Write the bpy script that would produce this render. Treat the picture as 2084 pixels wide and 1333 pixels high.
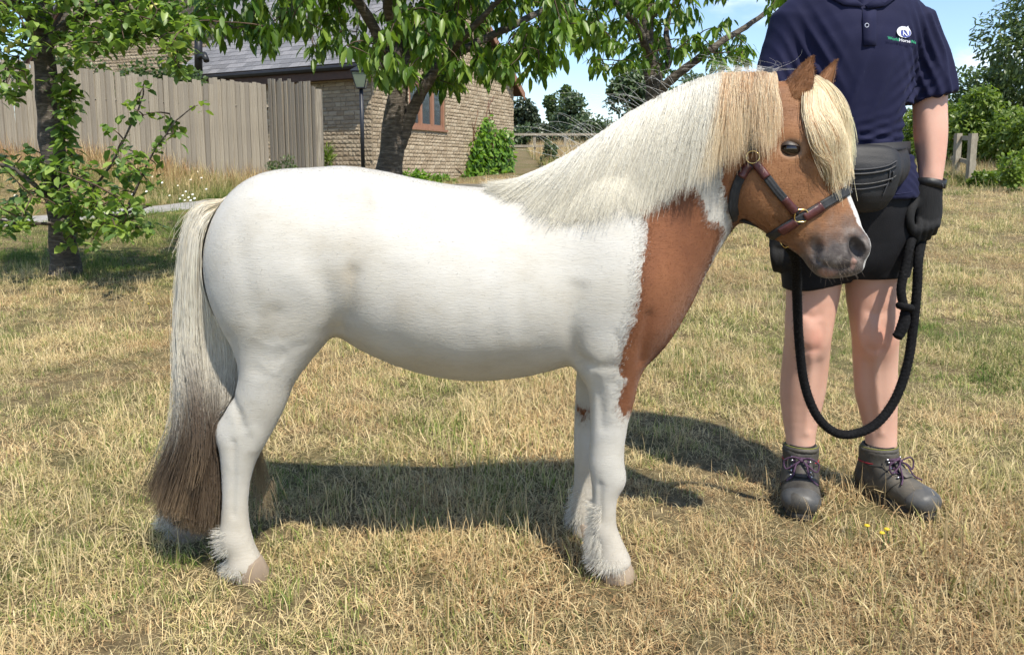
import bpy, bmesh, math, random
import numpy as np
from mathutils import Vector, Matrix, Quaternion

random.seed(7)
RNG = np.random.default_rng(11)
R = math.radians
for _o in list(bpy.data.objects):
    bpy.data.objects.remove(_o)
SC = bpy.context.scene
COL = SC.collection

# ------------------------------------------------------------------ camera, sky, sun, exposure
CAM_H, PITCH, FPX, PCX, PCY, IW, IH = 0.94, R(7.3), 1577.0, 1042.0, 552.0, 2084.0, 1333.0
cd = bpy.data.cameras.new('camera')
cam = bpy.data.objects.new('camera', cd)
COL.objects.link(cam)
cam.location = (0, 0, CAM_H)
cam.rotation_euler = (math.pi / 2 - PITCH, 0, 0)
cd.sensor_fit = 'HORIZONTAL'
cd.sensor_width = 36.0
cd.lens = 36.0 * FPX / IW
cd.shift_y = -(IH / 2 - PCY) / IW
cd.clip_start = 0.05
cd.clip_end = 3000
SC.camera = cam

SUN_EL, SUN_AZ = R(58.5), R(146)      # azimuth measured clockwise from +Y; the sun stands behind the camera, a little to the right
SUN_DIR = Vector((math.sin(SUN_AZ) * math.cos(SUN_EL), math.cos(SUN_AZ) * math.cos(SUN_EL), math.sin(SUN_EL)))
W = bpy.data.worlds.new('World')
SC.world = W
W.use_nodes = True
wn, wl = W.node_tree.nodes, W.node_tree.links
wn.clear()
w_out = wn.new('ShaderNodeOutputWorld')
w_bg = wn.new('ShaderNodeBackground')
w_sky = wn.new('ShaderNodeTexSky')
w_sky.sky_type = 'NISHITA'
w_sky.sun_disc = False
w_sky.sun_elevation = SUN_EL
w_sky.sun_rotation = SUN_AZ
w_sky.air_density = 1.0
w_sky.dust_density = 0.15
w_sky.ozone_density = 3.0
w_bg.inputs['Strength'].default_value = 0.14
# scattered fair-weather clouds, the same all round the sky
w_tc = wn.new('ShaderNodeTexCoord')
w_map = wn.new('ShaderNodeMapping')
w_map.inputs['Scale'].default_value = (1.0, 1.0, 2.4)
w_map.inputs['Location'].default_value = (0.35, 0.1, 0.15)
w_no = wn.new('ShaderNodeTexNoise')
w_no.inputs['Scale'].default_value = 2.6
w_no.inputs['Detail'].default_value = 9
w_no.inputs['Roughness'].default_value = 0.56
w_rmp = wn.new('ShaderNodeMapRange')
w_rmp.interpolation_type = 'SMOOTHSTEP'
w_rmp.inputs['From Min'].default_value = 0.545
w_rmp.inputs['From Max'].default_value = 0.69
w_mix = wn.new('ShaderNodeMixRGB')
w_mix.inputs['Color2'].default_value = (7.6, 7.9, 8.4, 1)
wl.new(w_tc.outputs['Generated'], w_map.inputs['Vector'])
wl.new(w_map.outputs['Vector'], w_no.inputs['Vector'])
wl.new(w_no.outputs['Fac'], w_rmp.inputs['Value'])
wl.new(w_rmp.outputs['Result'], w_mix.inputs['Fac'])
wl.new(w_sky.outputs['Color'], w_mix.inputs['Color1'])
wl.new(w_mix.outputs['Color'], w_bg.inputs['Color'])
wl.new(w_bg.outputs['Background'], w_out.inputs['Surface'])

sd = bpy.data.lights.new('sun', 'SUN')
sd.energy = 4.7
sd.angle = R(0.9)
sd.color = (1.0, 0.935, 0.82)
sun = bpy.data.objects.new('sun', sd)
COL.objects.link(sun)
sun.rotation_euler = (-SUN_DIR).to_track_quat('-Z', 'Y').to_euler()

SC.view_settings.view_transform = 'Standard'
SC.view_settings.look = 'None'
SC.view_settings.exposure = 0.58
SC.view_settings.gamma = 1.0
SC.view_settings.use_curve_mapping = False
SC.render.engine = 'CYCLES'
SC.cycles.max_bounces = 5
SC.cycles.diffuse_bounces = 2
SC.cycles.glossy_bounces = 2
SC.cycles.transmission_bounces = 4
SC.cycles.transparent_max_bounces = 6
SC.cycles.use_adaptive_sampling = True
SC.cycles.adaptive_threshold = 0.025
SC.cycles.caustics_reflective = False
SC.cycles.caustics_refractive = False
SC.cycles.use_denoising = True
try:
    SC.cycles.denoiser = 'OPENIMAGEDENOISE'
    SC.cycles.denoising_prefilter = 'ACCURATE'
except Exception:
    pass
try:
    SC.cycles_curves.shape = 'RIBBONS'
    SC.cycles_curves.subdivisions = 2
except Exception:
    pass

# ------------------------------------------------------------------ helpers
def at(px, py, Y):
    """the point of the place that the photograph shows at (px, py), Y metres in front of the camera"""
    u, v = (px - PCX) / FPX, (PCY - py) / FPX
    d = np.array([u, math.cos(PITCH) + v * math.sin(PITCH), -math.sin(PITCH) + v * math.cos(PITCH)])
    return np.array([0, 0, CAM_H]) + d * (Y / d[1])

def ray(px, py):
    u, v = (px - PCX) / FPX, (PCY - py) / FPX
    d = np.array([u, math.cos(PITCH) + v * math.sin(PITCH), -math.sin(PITCH) + v * math.cos(PITCH)])
    return np.array([0, 0, CAM_H]), d / np.linalg.norm(d)

def sstep(a, b, x):
    t = np.clip((x - a) / (b - a), 0, 1)
    return t * t * (3 - 2 * t)

def fnoise(P, freq, seed=0, n=24):
    """smooth band-limited noise about -1..1 at points P (N,3)"""
    r = np.random.default_rng(seed)
    K = r.normal(size=(n, 3))
    K /= np.linalg.norm(K, axis=1)[:, None]
    K *= freq * r.uniform(0.5, 1.5, size=(n, 1))
    ph = r.uniform(0, 6.283, n)
    return np.sin(P @ K.T + ph).sum(1) / math.sqrt(n) * 0.9

def link(o, parent=None):
    COL.objects.link(o)
    if parent is not None:
        o.parent = parent
    return o

def tag(o, label=None, cat=None, group=None, kind=None):
    if label: o['label'] = label
    if cat: o['category'] = cat
    if group: o['group'] = group
    if kind: o['kind'] = kind
    return o

def empty(name, loc, label=None, cat=None, group=None):
    o = bpy.data.objects.new(name, None)
    o.location = loc
    o.empty_display_size = 0.1
    COL.objects.link(o)
    return tag(o, label, cat, group)

def mesh_obj(name, V, F, mat, parent=None, smooth=True, attrs=None, mats=None):
    """V in world coordinates; linked as one mesh object, kept in world place under its parent"""
    me = bpy.data.meshes.new(name)
    V = np.asarray(V, dtype=np.float64)
    off = np.zeros(3)
    if parent is not None:
        off = np.array(world_loc(parent))
    me.from_pydata((V - off).tolist(), [], F if isinstance(F, list) else F.tolist())
    if smooth:
        me.polygons.foreach_set('use_smooth', [True] * len(me.polygons))
    for k, a in (attrs or {}).items():
        a = np.asarray(a, dtype=np.float32)
        if a.ndim == 1:
            at_ = me.attributes.new(k, 'FLOAT', 'POINT')
            at_.data.foreach_set('value', a)
        else:
            at_ = me.attributes.new(k, 'FLOAT_COLOR', 'POINT')
            c = np.ones((len(a), 4), dtype=np.float32)
            c[:, :3] = a
            at_.data.foreach_set('color', c.ravel())
    me.update()
    if mat is not None:
        me.materials.append(mat)
    o = bpy.data.objects.new(name, me)
    return link(o, parent)

def world_loc(o):
    p = Vector((0, 0, 0))
    while o is not None:
        p = p + o.location
        o = o.parent
    return p

class MB:
    """collects shapes into one mesh"""
    def __init__(self):
        self.V, self.F = [], []
    def add(self, V, F):
        n = len(self.V)
        self.V.extend([tuple(v) for v in V])
        self.F.extend([tuple(i + n for i in f) for f in F])
    def box(self, c, s, rot=None):
        c = np.array(c, float)
        hx, hy, hz = [k / 2 for k in s]
        P = [np.array((x, y, z)) for x in (-hx, hx) for y in (-hy, hy) for z in (-hz, hz)]
        if rot is not None:
            M = np.array(rot)
            P = [M @ p for p in P]
        self.add([c + p for p in P], [(0, 1, 3, 2), (4, 6, 7, 5), (0, 4, 5, 1), (2, 3, 7, 6), (0, 2, 6, 4), (1, 5, 7, 3)])
    def tube(self, pts, rad, n=8, cap=True):
        V, F = tube_vf(pts, rad, n, cap)
        self.add(V, F)
    def build(self, name, mat, parent=None, smooth=False, attrs=None):
        return mesh_obj(name, self.V, self.F, mat, parent, smooth, attrs)

def rotz(a):
    c, s = math.cos(a), math.sin(a)
    return np.array([[c, -s, 0], [s, c, 0], [0, 0, 1]])

def frame_along(pts):
    P = np.array(pts, float)
    T = np.gradient(P, axis=0)
    T /= np.linalg.norm(T, axis=1)[:, None] + 1e-12
    ref = np.array([0, 0, 1.0]) if abs(T[0][2]) < 0.9 else np.array([1.0, 0, 0])
    A = []
    a = ref - T[0] * (ref @ T[0])
    a /= np.linalg.norm(a)
    for t in T:
        a = a - t * (a @ t)
        a /= np.linalg.norm(a) + 1e-12
        A.append(a.copy())
    A = np.array(A)
    return P, T, A, np.cross(T, A)

def tube_vf(pts, rad, n=8, cap=True):
    P, T, A, B = frame_along(pts)
    rad = np.broadcast_to(np.asarray(rad, float), (len(P),))
    V, F = [], []
    for i in range(len(P)):
        for k in range(n):
            th = 2 * math.pi * k / n
            V.append(P[i] + rad[i] * (math.cos(th) * A[i] + math.sin(th) * B[i]))
    for i in range(len(P) - 1):
        for k in range(n):
            a, b = i * n + k, i * n + (k + 1) % n
            F.append((a, b, b + n, a + n))
    if cap:
        F.append(tuple(range(n - 1, -1, -1)))
        m = (len(P) - 1) * n
        F.append(tuple(range(m, m + n)))
    return V, F

def catmull(P, m):
    """m sub-steps per span through the rows of P"""
    P = np.asarray(P, float)
    Q = np.vstack([2 * P[0] - P[1], P, 2 * P[-1] - P[-2]])
    out = []
    for i in range(1, len(Q) - 2):
        for j in range(m):
            t = j / m
            a, b, c, d = Q[i - 1], Q[i], Q[i + 1], Q[i + 2]
            out.append(0.5 * (2 * b + (c - a) * t + (2 * a - 5 * b + 4 * c - d) * t * t + (3 * b - a - 3 * c + d) * t ** 3))
    out.append(P[-1])
    return np.array(out)

def smin(a, b, k):
    h = np.maximum(k - np.abs(a - b), 0) / k
    return np.minimum(a, b) - h * h * k * 0.25

class Solid:
    """a body grown as a smooth field on a grid, then skinned into one continuous mesh"""
    def __init__(self, lo, hi, h):
        self.lo = np.array(lo, float)
        self.h = h
        self.n = np.ceil((np.array(hi) - self.lo) / h).astype(int) + 1
        self.F = np.full(self.n, 0.5, np.float32)
        self.ax = [self.lo[i] + h * np.arange(self.n[i]) for i in range(3)]
    def region(self, lo, hi):
        s = []
        for i in range(3):
            a = int(np.clip(math.floor((lo[i] - self.lo[i]) / self.h), 0, self.n[i] - 1))
            b = int(np.clip(math.ceil((hi[i] - self.lo[i]) / self.h) + 1, a + 1, self.n[i]))
            s.append(slice(a, b))
        s = tuple(s)
        X, Y, Z = np.meshgrid(self.ax[0][s[0]], self.ax[1][s[1]], self.ax[2][s[2]], indexing='ij')
        return s, X.astype(np.float32), Y.astype(np.float32), Z.astype(np.float32)
    def put(self, s, D, k, mode):
        if mode == 'add':
            self.F[s] = smin(self.F[s], D, k)
        else:                                   # carve
            self.F[s] = -smin(-self.F[s], D, k)
    def tube(self, st, k=0.03, cap=(None, None), sub=3, p=2.0, margin=0.07, mode='add', skew=0.0):
        """st rows: centre xyz, section direction xyz, radius along it, radius across"""
        st = np.array(st, float)
        S = catmull(st, sub) if len(st) > 2 else np.array([st[0] + (st[-1] - st[0]) * t for t in np.linspace(0, 1, sub + 1)])
        c, A, a, b = S[:, :3], S[:, 3:6], np.maximum(S[:, 6], 1e-3), np.maximum(S[:, 7], 1e-3)
        rr = np.maximum(a, b)[:, None] + margin
        s, X, Y, Z = self.region((c - rr).min(0), (c + rr).max(0))
        D = np.full(X.shape, 0.5, np.float32)
        o = np.array([self.lo[i] + self.h * s[i].start for i in range(3)])
        for i in range(len(c) - 1):
            lo = np.minimum(c[i] - rr[i], c[i + 1] - rr[i + 1])
            hi = np.maximum(c[i] + rr[i], c[i + 1] + rr[i + 1])
            sl = []
            for q in range(3):
                x0 = int(np.clip(math.floor((lo[q] - o[q]) / self.h), 0, X.shape[q] - 1))
                x1 = int(np.clip(math.ceil((hi[q] - o[q]) / self.h) + 1, x0 + 1, X.shape[q]))
                sl.append(slice(x0, x1))
            sl = tuple(sl)
            x, y, z = X[sl], Y[sl], Z[sl]
            d = c[i + 1] - c[i]
            L = np.linalg.norm(d)
            u = d / L
            A_ = A[i] + A[i + 1]
            A_ = A_ - u * (A_ @ u)
            A_ /= np.linalg.norm(A_)
            B_ = np.cross(u, A_)
            rx, ry, rz = x - c[i][0], y - c[i][1], z - c[i][2]
            tl = rx * u[0] + ry * u[1] + rz * u[2]
            t = np.clip(tl / L, 0, 1)
            over = tl - t * L
            qa = rx * A_[0] + ry * A_[1] + rz * A_[2]
            qb = rx * B_[0] + ry * B_[1] + rz * B_[2]
            aa = a[i] + (a[i + 1] - a[i]) * t
            bb = b[i] + (b[i + 1] - b[i]) * t
            if skew:
                bb = bb * (1 + skew * np.clip(qa / aa, -1, 1))
            mn = np.minimum(aa, bb)
            c0 = cap[0] if (cap[0] and i == 0) else None
            c1 = cap[1] if (cap[1] and i == len(c) - 2) else None
            ca = np.where(over < 0, c0 if c0 else mn, c1 if c1 else mn)
            if p == 2.0:
                v = np.sqrt((qa / aa) ** 2 + (qb / bb) ** 2 + (over / ca) ** 2)
            else:
                v = (np.abs(qa / aa) ** p + np.abs(qb / bb) ** p + np.abs(over / ca) ** p) ** (1 / p)
            D[sl] = np.minimum(D[sl], ((v - 1) * mn).astype(np.float32))
        self.put(s, D, k, mode)
    def ball(self, c, r, k=0.03, M=None, mode='add', margin=0.06):
        c, r = np.array(c, float), np.broadcast_to(np.array(r, float), (3,))
        m = r.max() + margin
        s, X, Y, Z = self.region(c - m, c + m)
        x, y, z = X - c[0], Y - c[1], Z - c[2]
        if M is not None:
            M = np.array(M)
            x, y, z = [M[0][q] * x + M[1][q] * y + M[2][q] * z for q in range(3)]
        v = np.sqrt((x / r[0]) ** 2 + (y / r[1]) ** 2 + (z / r[2]) ** 2)
        self.put(s, ((v - 1) * r.min()).astype(np.float32), k, mode)
    def cut(self, p, n, k=0.004, lo=None, hi=None):
        """keep the side that n points away from"""
        lo = self.lo if lo is None else lo
        hi = self.lo + self.n * self.h if hi is None else hi
        s, X, Y, Z = self.region(lo, hi)
        n = np.array(n, float) / np.linalg.norm(n)
        D = (X - p[0]) * n[0] + (Y - p[1]) * n[1] + (Z - p[2]) * n[2]
        self.F[s] = -smin(-self.F[s], -D, k)
    def value(self, P):
        q = (np.atleast_2d(P) - self.lo) / self.h
        q = np.clip(q, 0, self.n - 1.001)
        i = q.astype(int)
        f = q - i
        F = self.F
        out = 0
        for a in (0, 1):
            for b in (0, 1):
                for c in (0, 1):
                    w = (f[:, 0] if a else 1 - f[:, 0]) * (f[:, 1] if b else 1 - f[:, 1]) * (f[:, 2] if c else 1 - f[:, 2])
                    out = out + w * F[i[:, 0] + a, i[:, 1] + b, i[:, 2] + c]
        return out
    def grad(self, P):
        e = self.h
        g = np.stack([self.value(P + np.eye(3)[i] * e) - self.value(P - np.eye(3)[i] * e) for i in range(3)], 1)
        return g / (2 * e)
    def push_out(self, P, off, it=3):
        """move points that lie deeper than off out to that height above the skin"""
        P = np.array(P, float)
        off = np.broadcast_to(np.asarray(off, float), (len(P),))
        for _ in range(it):
            v = self.value(P)
            g = self.grad(P)
            m = np.linalg.norm(g, axis=1) + 1e-6
            st = np.clip(np.maximum(off - v, 0) / m, 0, 0.03)
            P = P + g / m[:, None] * st[:, None]
        return P
    def hit(self, px, py, t0=1.0, t1=3.5):
        o, d = ray(px, py)
        t = np.arange(t0, t1, 0.002)
        P = o + d * t[:, None]
        v = self.value(P)
        k = np.argmax(v < 0)
        if v[k] >= 0:
            k = int(np.argmin(v))
        return P[k]
    def out_from(self, c, d, r1=0.4):
        t = np.arange(0, r1, 0.001)
        P = np.array(c) + np.array(d)[None, :] * t[:, None]
        v = self.value(P)
        k = np.argmax(v > 0)
        return P[k] if v[k] > 0 else P[-1]
    def skin(self, smooth=3):
        F = self.F
        s = F < 0
        n = np.array(F.shape)
        cnt = np.zeros(n - 1, np.uint8)
        for a in (0, 1):
            for b in (0, 1):
                for c in (0, 1):
                    cnt += s[a:n[0] - 1 + a, b:n[1] - 1 + b, c:n[2] - 1 + c]
        act = np.argwhere((cnt > 0) & (cnt < 8))
        cid = np.full(n - 1, -1, np.int32)
        cid[act[:, 0], act[:, 1], act[:, 2]] = np.arange(len(act))
        acc = np.zeros((len(act), 3))
        num = np.zeros(len(act))
        cor = [(a, b, c) for a in (0, 1) for b in (0, 1) for c in (0, 1)]
        for e0 in cor:
            for ax in range(3):
                if e0[ax]:
                    continue
                e1 = list(e0)
                e1[ax] = 1
                f0 = F[act[:, 0] + e0[0], act[:, 1] + e0[1], act[:, 2] + e0[2]]
                f1 = F[act[:, 0] + e1[0], act[:, 1] + e1[1], act[:, 2] + e1[2]]
                m = (f0 < 0) != (f1 < 0)
                t = np.where(m, f0 / np.where(m, f0 - f1, 1), 0)
                pt = np.tile(np.array(e0, float), (len(act), 1))
                pt[:, ax] += t
                acc[m] += pt[m]
                num[m] += 1
        V = self.lo + self.h * (act + acc / num[:, None])
        Q = []
        for ax in range(3):
            sl0 = [slice(None)] * 3
            sl1 = [slice(None)] * 3
            sl0[ax], sl1[ax] = slice(0, -1), slice(1, None)
            a, b = s[tuple(sl0)], s[tuple(sl1)]
            e = np.argwhere(a != b)
            o1, o2 = (ax + 1) % 3, (ax + 2) % 3
            ok = (e[:, o1] > 0) & (e[:, o2] > 0) & (e[:, o1] < n[o1] - 1) & (e[:, o2] < n[o2] - 1)
            e = e[ok]
            ins = a[e[:, 0], e[:, 1], e[:, 2]]
            ids = []
            for d1, d2 in ((-1, -1), (0, -1), (0, 0), (-1, 0)):
                q = e.copy()
                q[:, o1] += d1
                q[:, o2] += d2
                ids.append(cid[q[:, 0], q[:, 1], q[:, 2]])
            ids = np.stack(ids, 1)
            ids[~ins] = ids[~ins][:, ::-1]
            Q.append(ids)
        Q = np.vstack(Q)
        for it in range(smooth):
            V = laplace(V, Q, 0.5 if it % 2 == 0 else -0.35 if smooth > 3 else 0.4)
        return V, Q

def laplace(V, Q, lam):
    S = np.zeros_like(V)
    C = np.zeros(len(V))
    for a, b in ((0, 1), (1, 2), (2, 3), (3, 0)):
        for i, j in ((a, b), (b, a)):
            for q in range(3):
                S[:, q] += np.bincount(Q[:, i], V[Q[:, j], q], len(V))
            C += np.bincount(Q[:, i], minlength=len(V))
    C = np.maximum(C, 1)
    return V + lam * (S / C[:, None] - V)

def normals(V, Q):
    n = np.cross(V[Q[:, 2]] - V[Q[:, 0]], V[Q[:, 3]] - V[Q[:, 1]])
    N = np.zeros_like(V)
    for k in range(4):
        for q in range(3):
            N[:, q] += np.bincount(Q[:, k], n[:, q], len(V))
    return N / (np.linalg.norm(N, axis=1)[:, None] + 1e-12)

def px_tube(rows, Y=None):
    """rows: (x1, y1, x2, y2, half width across [, Y]) two outline points of the photograph and the depth of that section"""
    st = []
    for r in rows:
        y = r[5] if len(r) > 5 else Y
        a, b = at(r[0], r[1], y), at(r[2], r[3], y)
        d = b - a
        L = np.linalg.norm(d)
        st.append(list((a + b) / 2) + list(d / L) + [L / 2, r[4]])
    return st

def poly_dist(P, poly):
    """signed distance (inside positive) of 2-D points to a polygon"""
    poly = np.array(poly, float)
    d = np.full(len(P), 1e9)
    ins = np.zeros(len(P), bool)
    for i in range(len(poly)):
        a, b = poly[i], poly[(i + 1) % len(poly)]
        e = b - a
        w = P - a
        t = np.clip((w @ e) / (e @ e), 0, 1)
        d = np.minimum(d, np.linalg.norm(w - t[:, None] * e, axis=1))
        c = ((a[1] > P[:, 1]) != (b[1] > P[:, 1]))
        xx = a[0] + (P[:, 1] - a[1]) * e[0] / (e[1] if e[1] != 0 else 1e-12)
        ins ^= c & (P[:, 0] < xx)
    return np.where(ins, d, -d)

def hair_obj(name, strands, radius, mat, parent=None, colors=None, taper=0.35):
    """strands (N, m, 3) in world coordinates; radius (N,) at the root"""
    strands = np.asarray(strands, float)
    N, m = strands.shape[:2]
    hc = bpy.data.hair_curves.new(name)
    hc.add_curves([m] * N)
    off = np.array(world_loc(parent)) if parent is not None else np.zeros(3)
    hc.position_data.foreach_set('vector', (strands - off).astype(np.float32).ravel())
    prof = np.linspace(1, taper, m) ** 0.8
    rr = (np.broadcast_to(np.asarray(radius, float), (N,))[:, None] * prof[None, :]).astype(np.float32)
    ra = hc.attributes.get('radius') or hc.attributes.new('radius', 'FLOAT', 'POINT')
    ra.data.foreach_set('value', rr.ravel())
    if colors is not None:
        c = np.ones((N, m, 4), np.float32)
        c[..., :3] = colors if np.ndim(colors) == 3 else np.asarray(colors)[:, None, :]
        ca = hc.attributes.new('tint', 'FLOAT_COLOR', 'POINT')
        ca.data.foreach_set('color', c.ravel())
    hc.materials.append(mat)
    o = bpy.data.objects.new(name, hc)
    return link(o, parent)

# ------------------------------------------------------------------ materials
def mat_new(name):
    m = bpy.data.materials.new(name)
    m.use_nodes = True
    nt = m.node_tree
    nt.nodes.clear()
    out = nt.nodes.new('ShaderNodeOutputMaterial')
    bs = nt.nodes.new('ShaderNodeBsdfPrincipled')
    nt.links.new(bs.outputs[0], out.inputs[0])
    return m, nt, bs, out

def nd(nt, typ, **kw):
    n = nt.nodes.new(typ)
    for k, v in kw.items():
        if hasattr(n, k) and k not in n.inputs:
            setattr(n, k, v)
        else:
            n.inputs[k].default_value = v
    return n

def ramp(nt, fac, stops):
    r = nt.nodes.new('ShaderNodeValToRGB')
    el = r.color_ramp.elements
    while len(el) < len(stops):
        el.new(0.5)
    for e, (p, c) in zip(el, stops):
        e.position = p
        e.color = (*c, 1) if len(c) == 3 else c
    nt.links.new(fac, r.inputs['Fac'])
    return r.outputs['Color']

def noise(nt, scale, detail=4, rough=0.55, vec=None, sc=None, coord='Object'):
    n = nd(nt, 'ShaderNodeTexNoise', Scale=scale, Detail=detail, Roughness=rough)
    if vec is None:
        tc = nt.nodes.new('ShaderNodeTexCoord')
        vec = tc.outputs[coord]
    if sc is not None:
        mp = nt.nodes.new('ShaderNodeMapping')
        mp.inputs['Scale'].default_value = sc
        nt.links.new(vec, mp.inputs['Vector'])
        vec = mp.outputs['Vector']
    nt.links.new(vec, n.inputs['Vector'])
    return n.outputs['Fac']

def mixc(nt, fac, a, b, mode='MIX'):
    m = nt.nodes.new('ShaderNodeMixRGB')
    m.blend_type = mode
    for i, v in ((0, fac), (1, a), (2, b)):
        if isinstance(v, (int, float)):
            m.inputs[i].default_value = v if i == 0 else (v, v, v, 1)
        elif isinstance(v, (tuple, list)):
            m.inputs[i].default_value = (*v, 1) if len(v) == 3 else v
        else:
            nt.links.new(v, m.inputs[i])
    return m.outputs[0]

def math_(nt, op, a, b=None, c=None):
    m = nt.nodes.new('ShaderNodeMath')
    m.operation = op
    for i, v in enumerate((a, b, c)):
        if v is None:
            continue
        if isinstance(v, (int, float)):
            m.inputs[i].default_value = v
        else:
            nt.links.new(v, m.inputs[i])
    return m.outputs[0]

def attr(nt, name, out='Fac'):
    a = nt.nodes.new('ShaderNodeAttribute')
    a.attribute_name = name
    return a.outputs[out]

def bump(nt, bs, h, strength=0.3, dist=0.01):
    b = nd(nt, 'ShaderNodeBump', Strength=strength, Distance=dist)
    nt.links.new(h, b.inputs['Height'])
    nt.links.new(b.outputs[0], bs.inputs['Normal'])
    return b

def simple(name, c1, c2=None, scale=8, rough=0.7, bumps=0.2, bdist=0.005, spec=0.4, sc=None, metal=0.0, detail=5, bscale=None):
    m, nt, bs, out = mat_new(name)
    c2 = c2 or tuple(x * 0.75 for x in c1)
    f = noise(nt, scale, detail, sc=sc)
    nt.links.new(ramp(nt, f, [(0.3, c1), (0.7, c2)]), bs.inputs['Base Color'])
    bs.inputs['Roughness'].default_value = rough
    bs.inputs['Specular IOR Level'].default_value = spec
    bs.inputs['Metallic'].default_value = metal
    if bumps:
        g = noise(nt, bscale or scale * 4, 6, sc=sc)
        bump(nt, bs, g, bumps, bdist)
    return m
# ------------------------------------------------------------------ the ground
PA, PB = np.array([-6.55, 9.8]), np.array([-4.85, 12.6])         # middle of the gravel path
pd_ = (PB - PA) / np.linalg.norm(PB - PA)
pn_ = np.array([-pd_[1], pd_[0]])
def path_side(x, y):
    return (x - PA[0]) * pn_[0] + (y - PA[1]) * pn_[1]
def ground_z(x, y):
    x, y = np.asarray(x, float), np.asarray(y, float)
    t = y - 4.0
    base = 0.05 * (np.sqrt(t * t + 1.5) + t) / 2 - 0.05 * (math.sqrt(17.5) - 4.0) / 2
    base = np.maximum(base - 0.0035, 0) * 1.0
    base = base + 0.012 * np.maximum(y - 60, 0)
    bank = 0.55 * sstep(0.7, 2.3, path_side(x, y)) * sstep(-2.0, -4.5, x) * sstep(8, 11, y) * sstep(40, 28, y)
    bump_ = 0.010 * np.sin(x * 2.1 + 1.3 * np.sin(y * 1.7)) * np.sin(y * 2.4 + x) * sstep(2.6, 5, y)
    return base + bank + bump_
xs = np.unique(np.concatenate([np.linspace(-8, 8, 81), np.linspace(-30, 30, 61), np.linspace(-400, 400, 41)]))
ys = np.unique(np.concatenate([np.linspace(-6, 0, 7), np.linspace(0, 20, 101), np.linspace(20, 60, 41), np.linspace(60, 900, 43)]))
X, Yg = np.meshgrid(xs, ys, indexing='ij')
Zg = ground_z(X, Yg)
GV = np.stack([X.ravel(), Yg.ravel(), Zg.ravel()], 1)
nx_, ny_ = len(xs), len(ys)
ii, jj = np.meshgrid(np.arange(nx_ - 1), np.arange(ny_ - 1), indexing='ij')
GF = np.stack([ii * ny_ + jj, (ii + 1) * ny_ + jj, (ii + 1) * ny_ + jj + 1, ii * ny_ + jj + 1], -1).reshape(-1, 4)
m_gr, nt, bs, out = mat_new('dry_lawn_soil')
f1 = noise(nt, 1.1, 5, 0.6)
f2 = noise(nt, 26, 6, 0.7)
c = ramp(nt, f2, [(0.3, (0.075, 0.055, 0.030)), (0.5, (0.16, 0.122, 0.066)), (0.72, (0.30, 0.24, 0.135))])
c2 = ramp(nt, f2, [(0.3, (0.050, 0.052, 0.020)), (0.6, (0.13, 0.125, 0.05)), (0.8, (0.22, 0.19, 0.09))])
g1 = nd(nt, 'ShaderNodeMapRange')
g1.inputs['From Min'].default_value = 0.45
g1.inputs['From Max'].default_value = 0.68
nt.links.new(f1, g1.inputs['Value'])
c = mixc(nt, g1.outputs[0], c, c2)
nt.links.new(c, bs.inputs['Base Color'])
bs.inputs['Roughness'].default_value = 0.95
bs.inputs['Specular IOR Level'].default_value = 0.1
bump(nt, bs, noise(nt, 70, 6, 0.7), 0.8, 0.02)
ground = mesh_obj('ground', GV, GF, m_gr)
tag(ground, 'dry straw coloured lawn rising gently towards the house', 'ground', kind='structure')

# gravel path
m_path = simple('grey_path', (0.34, 0.33, 0.31), (0.24, 0.225, 0.20), 9, 0.9, 0.5, 0.01, 0.2, bscale=120)
V, F = [], []
tt_ = np.linspace(-6.5, 8.5, 40)
for t in tt_:
    for w in (-0.52, -0.3, 0.0, 0.3, 0.52):
        ww = w + 0.03 * math.sin(t * 5 + w * 9)
        p = PA + pd_ * t + pn_ * ww
        V.append((p[0], p[1], ground_z(p[0], p[1]) + 0.012 + (0.012 if abs(w) < 0.4 else -0.006)))
for i in range(len(tt_) - 1):
    for j in range(4):
        a = i * 5 + j
        F.append((a, a + 1, a + 6, a + 5))
tag(mesh_obj('path', V, F, m_path), 'pale grey path running up beside the verge', 'path', kind='structure')

# ------------------------------------------------------------------ the stone house
def stone_mat(name, lo, mid_, hi):
    m, nt, bs, out = mat_new(name)
    oi = nt.nodes.new('ShaderNodeObjectInfo')
    a = attr(nt, 'tone')
    v = math_(nt, 'FRACT', math_(nt, 'ADD', a, math_(nt, 'MULTIPLY', oi.outputs['Random'], 1.0)))
    c = ramp(nt, v, [(0.1, lo), (0.5, mid_), (0.9, hi)])
    g = noise(nt, 18, 6, 0.7)
    c = mixc(nt, math_(nt, 'MULTIPLY', g, 0.45), c, tuple(x * 0.62 for x in mid_))
    nt.links.new(c, bs.inputs['Base Color'])
    bs.inputs['Roughness'].default_value = 0.92
    bs.inputs['Specular IOR Level'].default_value = 0.15
    bump(nt, bs, noise(nt, 30, 6, 0.7), 0.7, 0.02)
    return m
m_stone = stone_mat('sandstone', (0.34, 0.265, 0.18), (0.42, 0.335, 0.235), (0.49, 0.405, 0.29))
m_mort = simple('mortar', (0.31, 0.25, 0.18), (0.24, 0.195, 0.14), 14, 0.95, 0.4, 0.01, 0.1)
m_slate = stone_mat('slate', (0.155, 0.155, 0.165), (0.20, 0.20, 0.212), (0.25, 0.245, 0.255))
m_fascia = simple('brown_fascia', (0.075, 0.035, 0.022), (0.055, 0.027, 0.018), 12, 0.6, 0.1)
m_gut = simple('black_gutter', (0.012, 0.012, 0.013), (0.02, 0.02, 0.021), 8, 0.45, 0)
m_wfr = simple('brown_window_wood', (0.30, 0.155, 0.095), (0.23, 0.115, 0.07), 20, 0.55, 0.15, 0.003, sc=(1, 1, .2))
m_glass, nt, bs, out = mat_new('window_glass')
bs.inputs['Base Color'].default_value = (0.25, 0.30, 0.33, 1)
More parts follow.
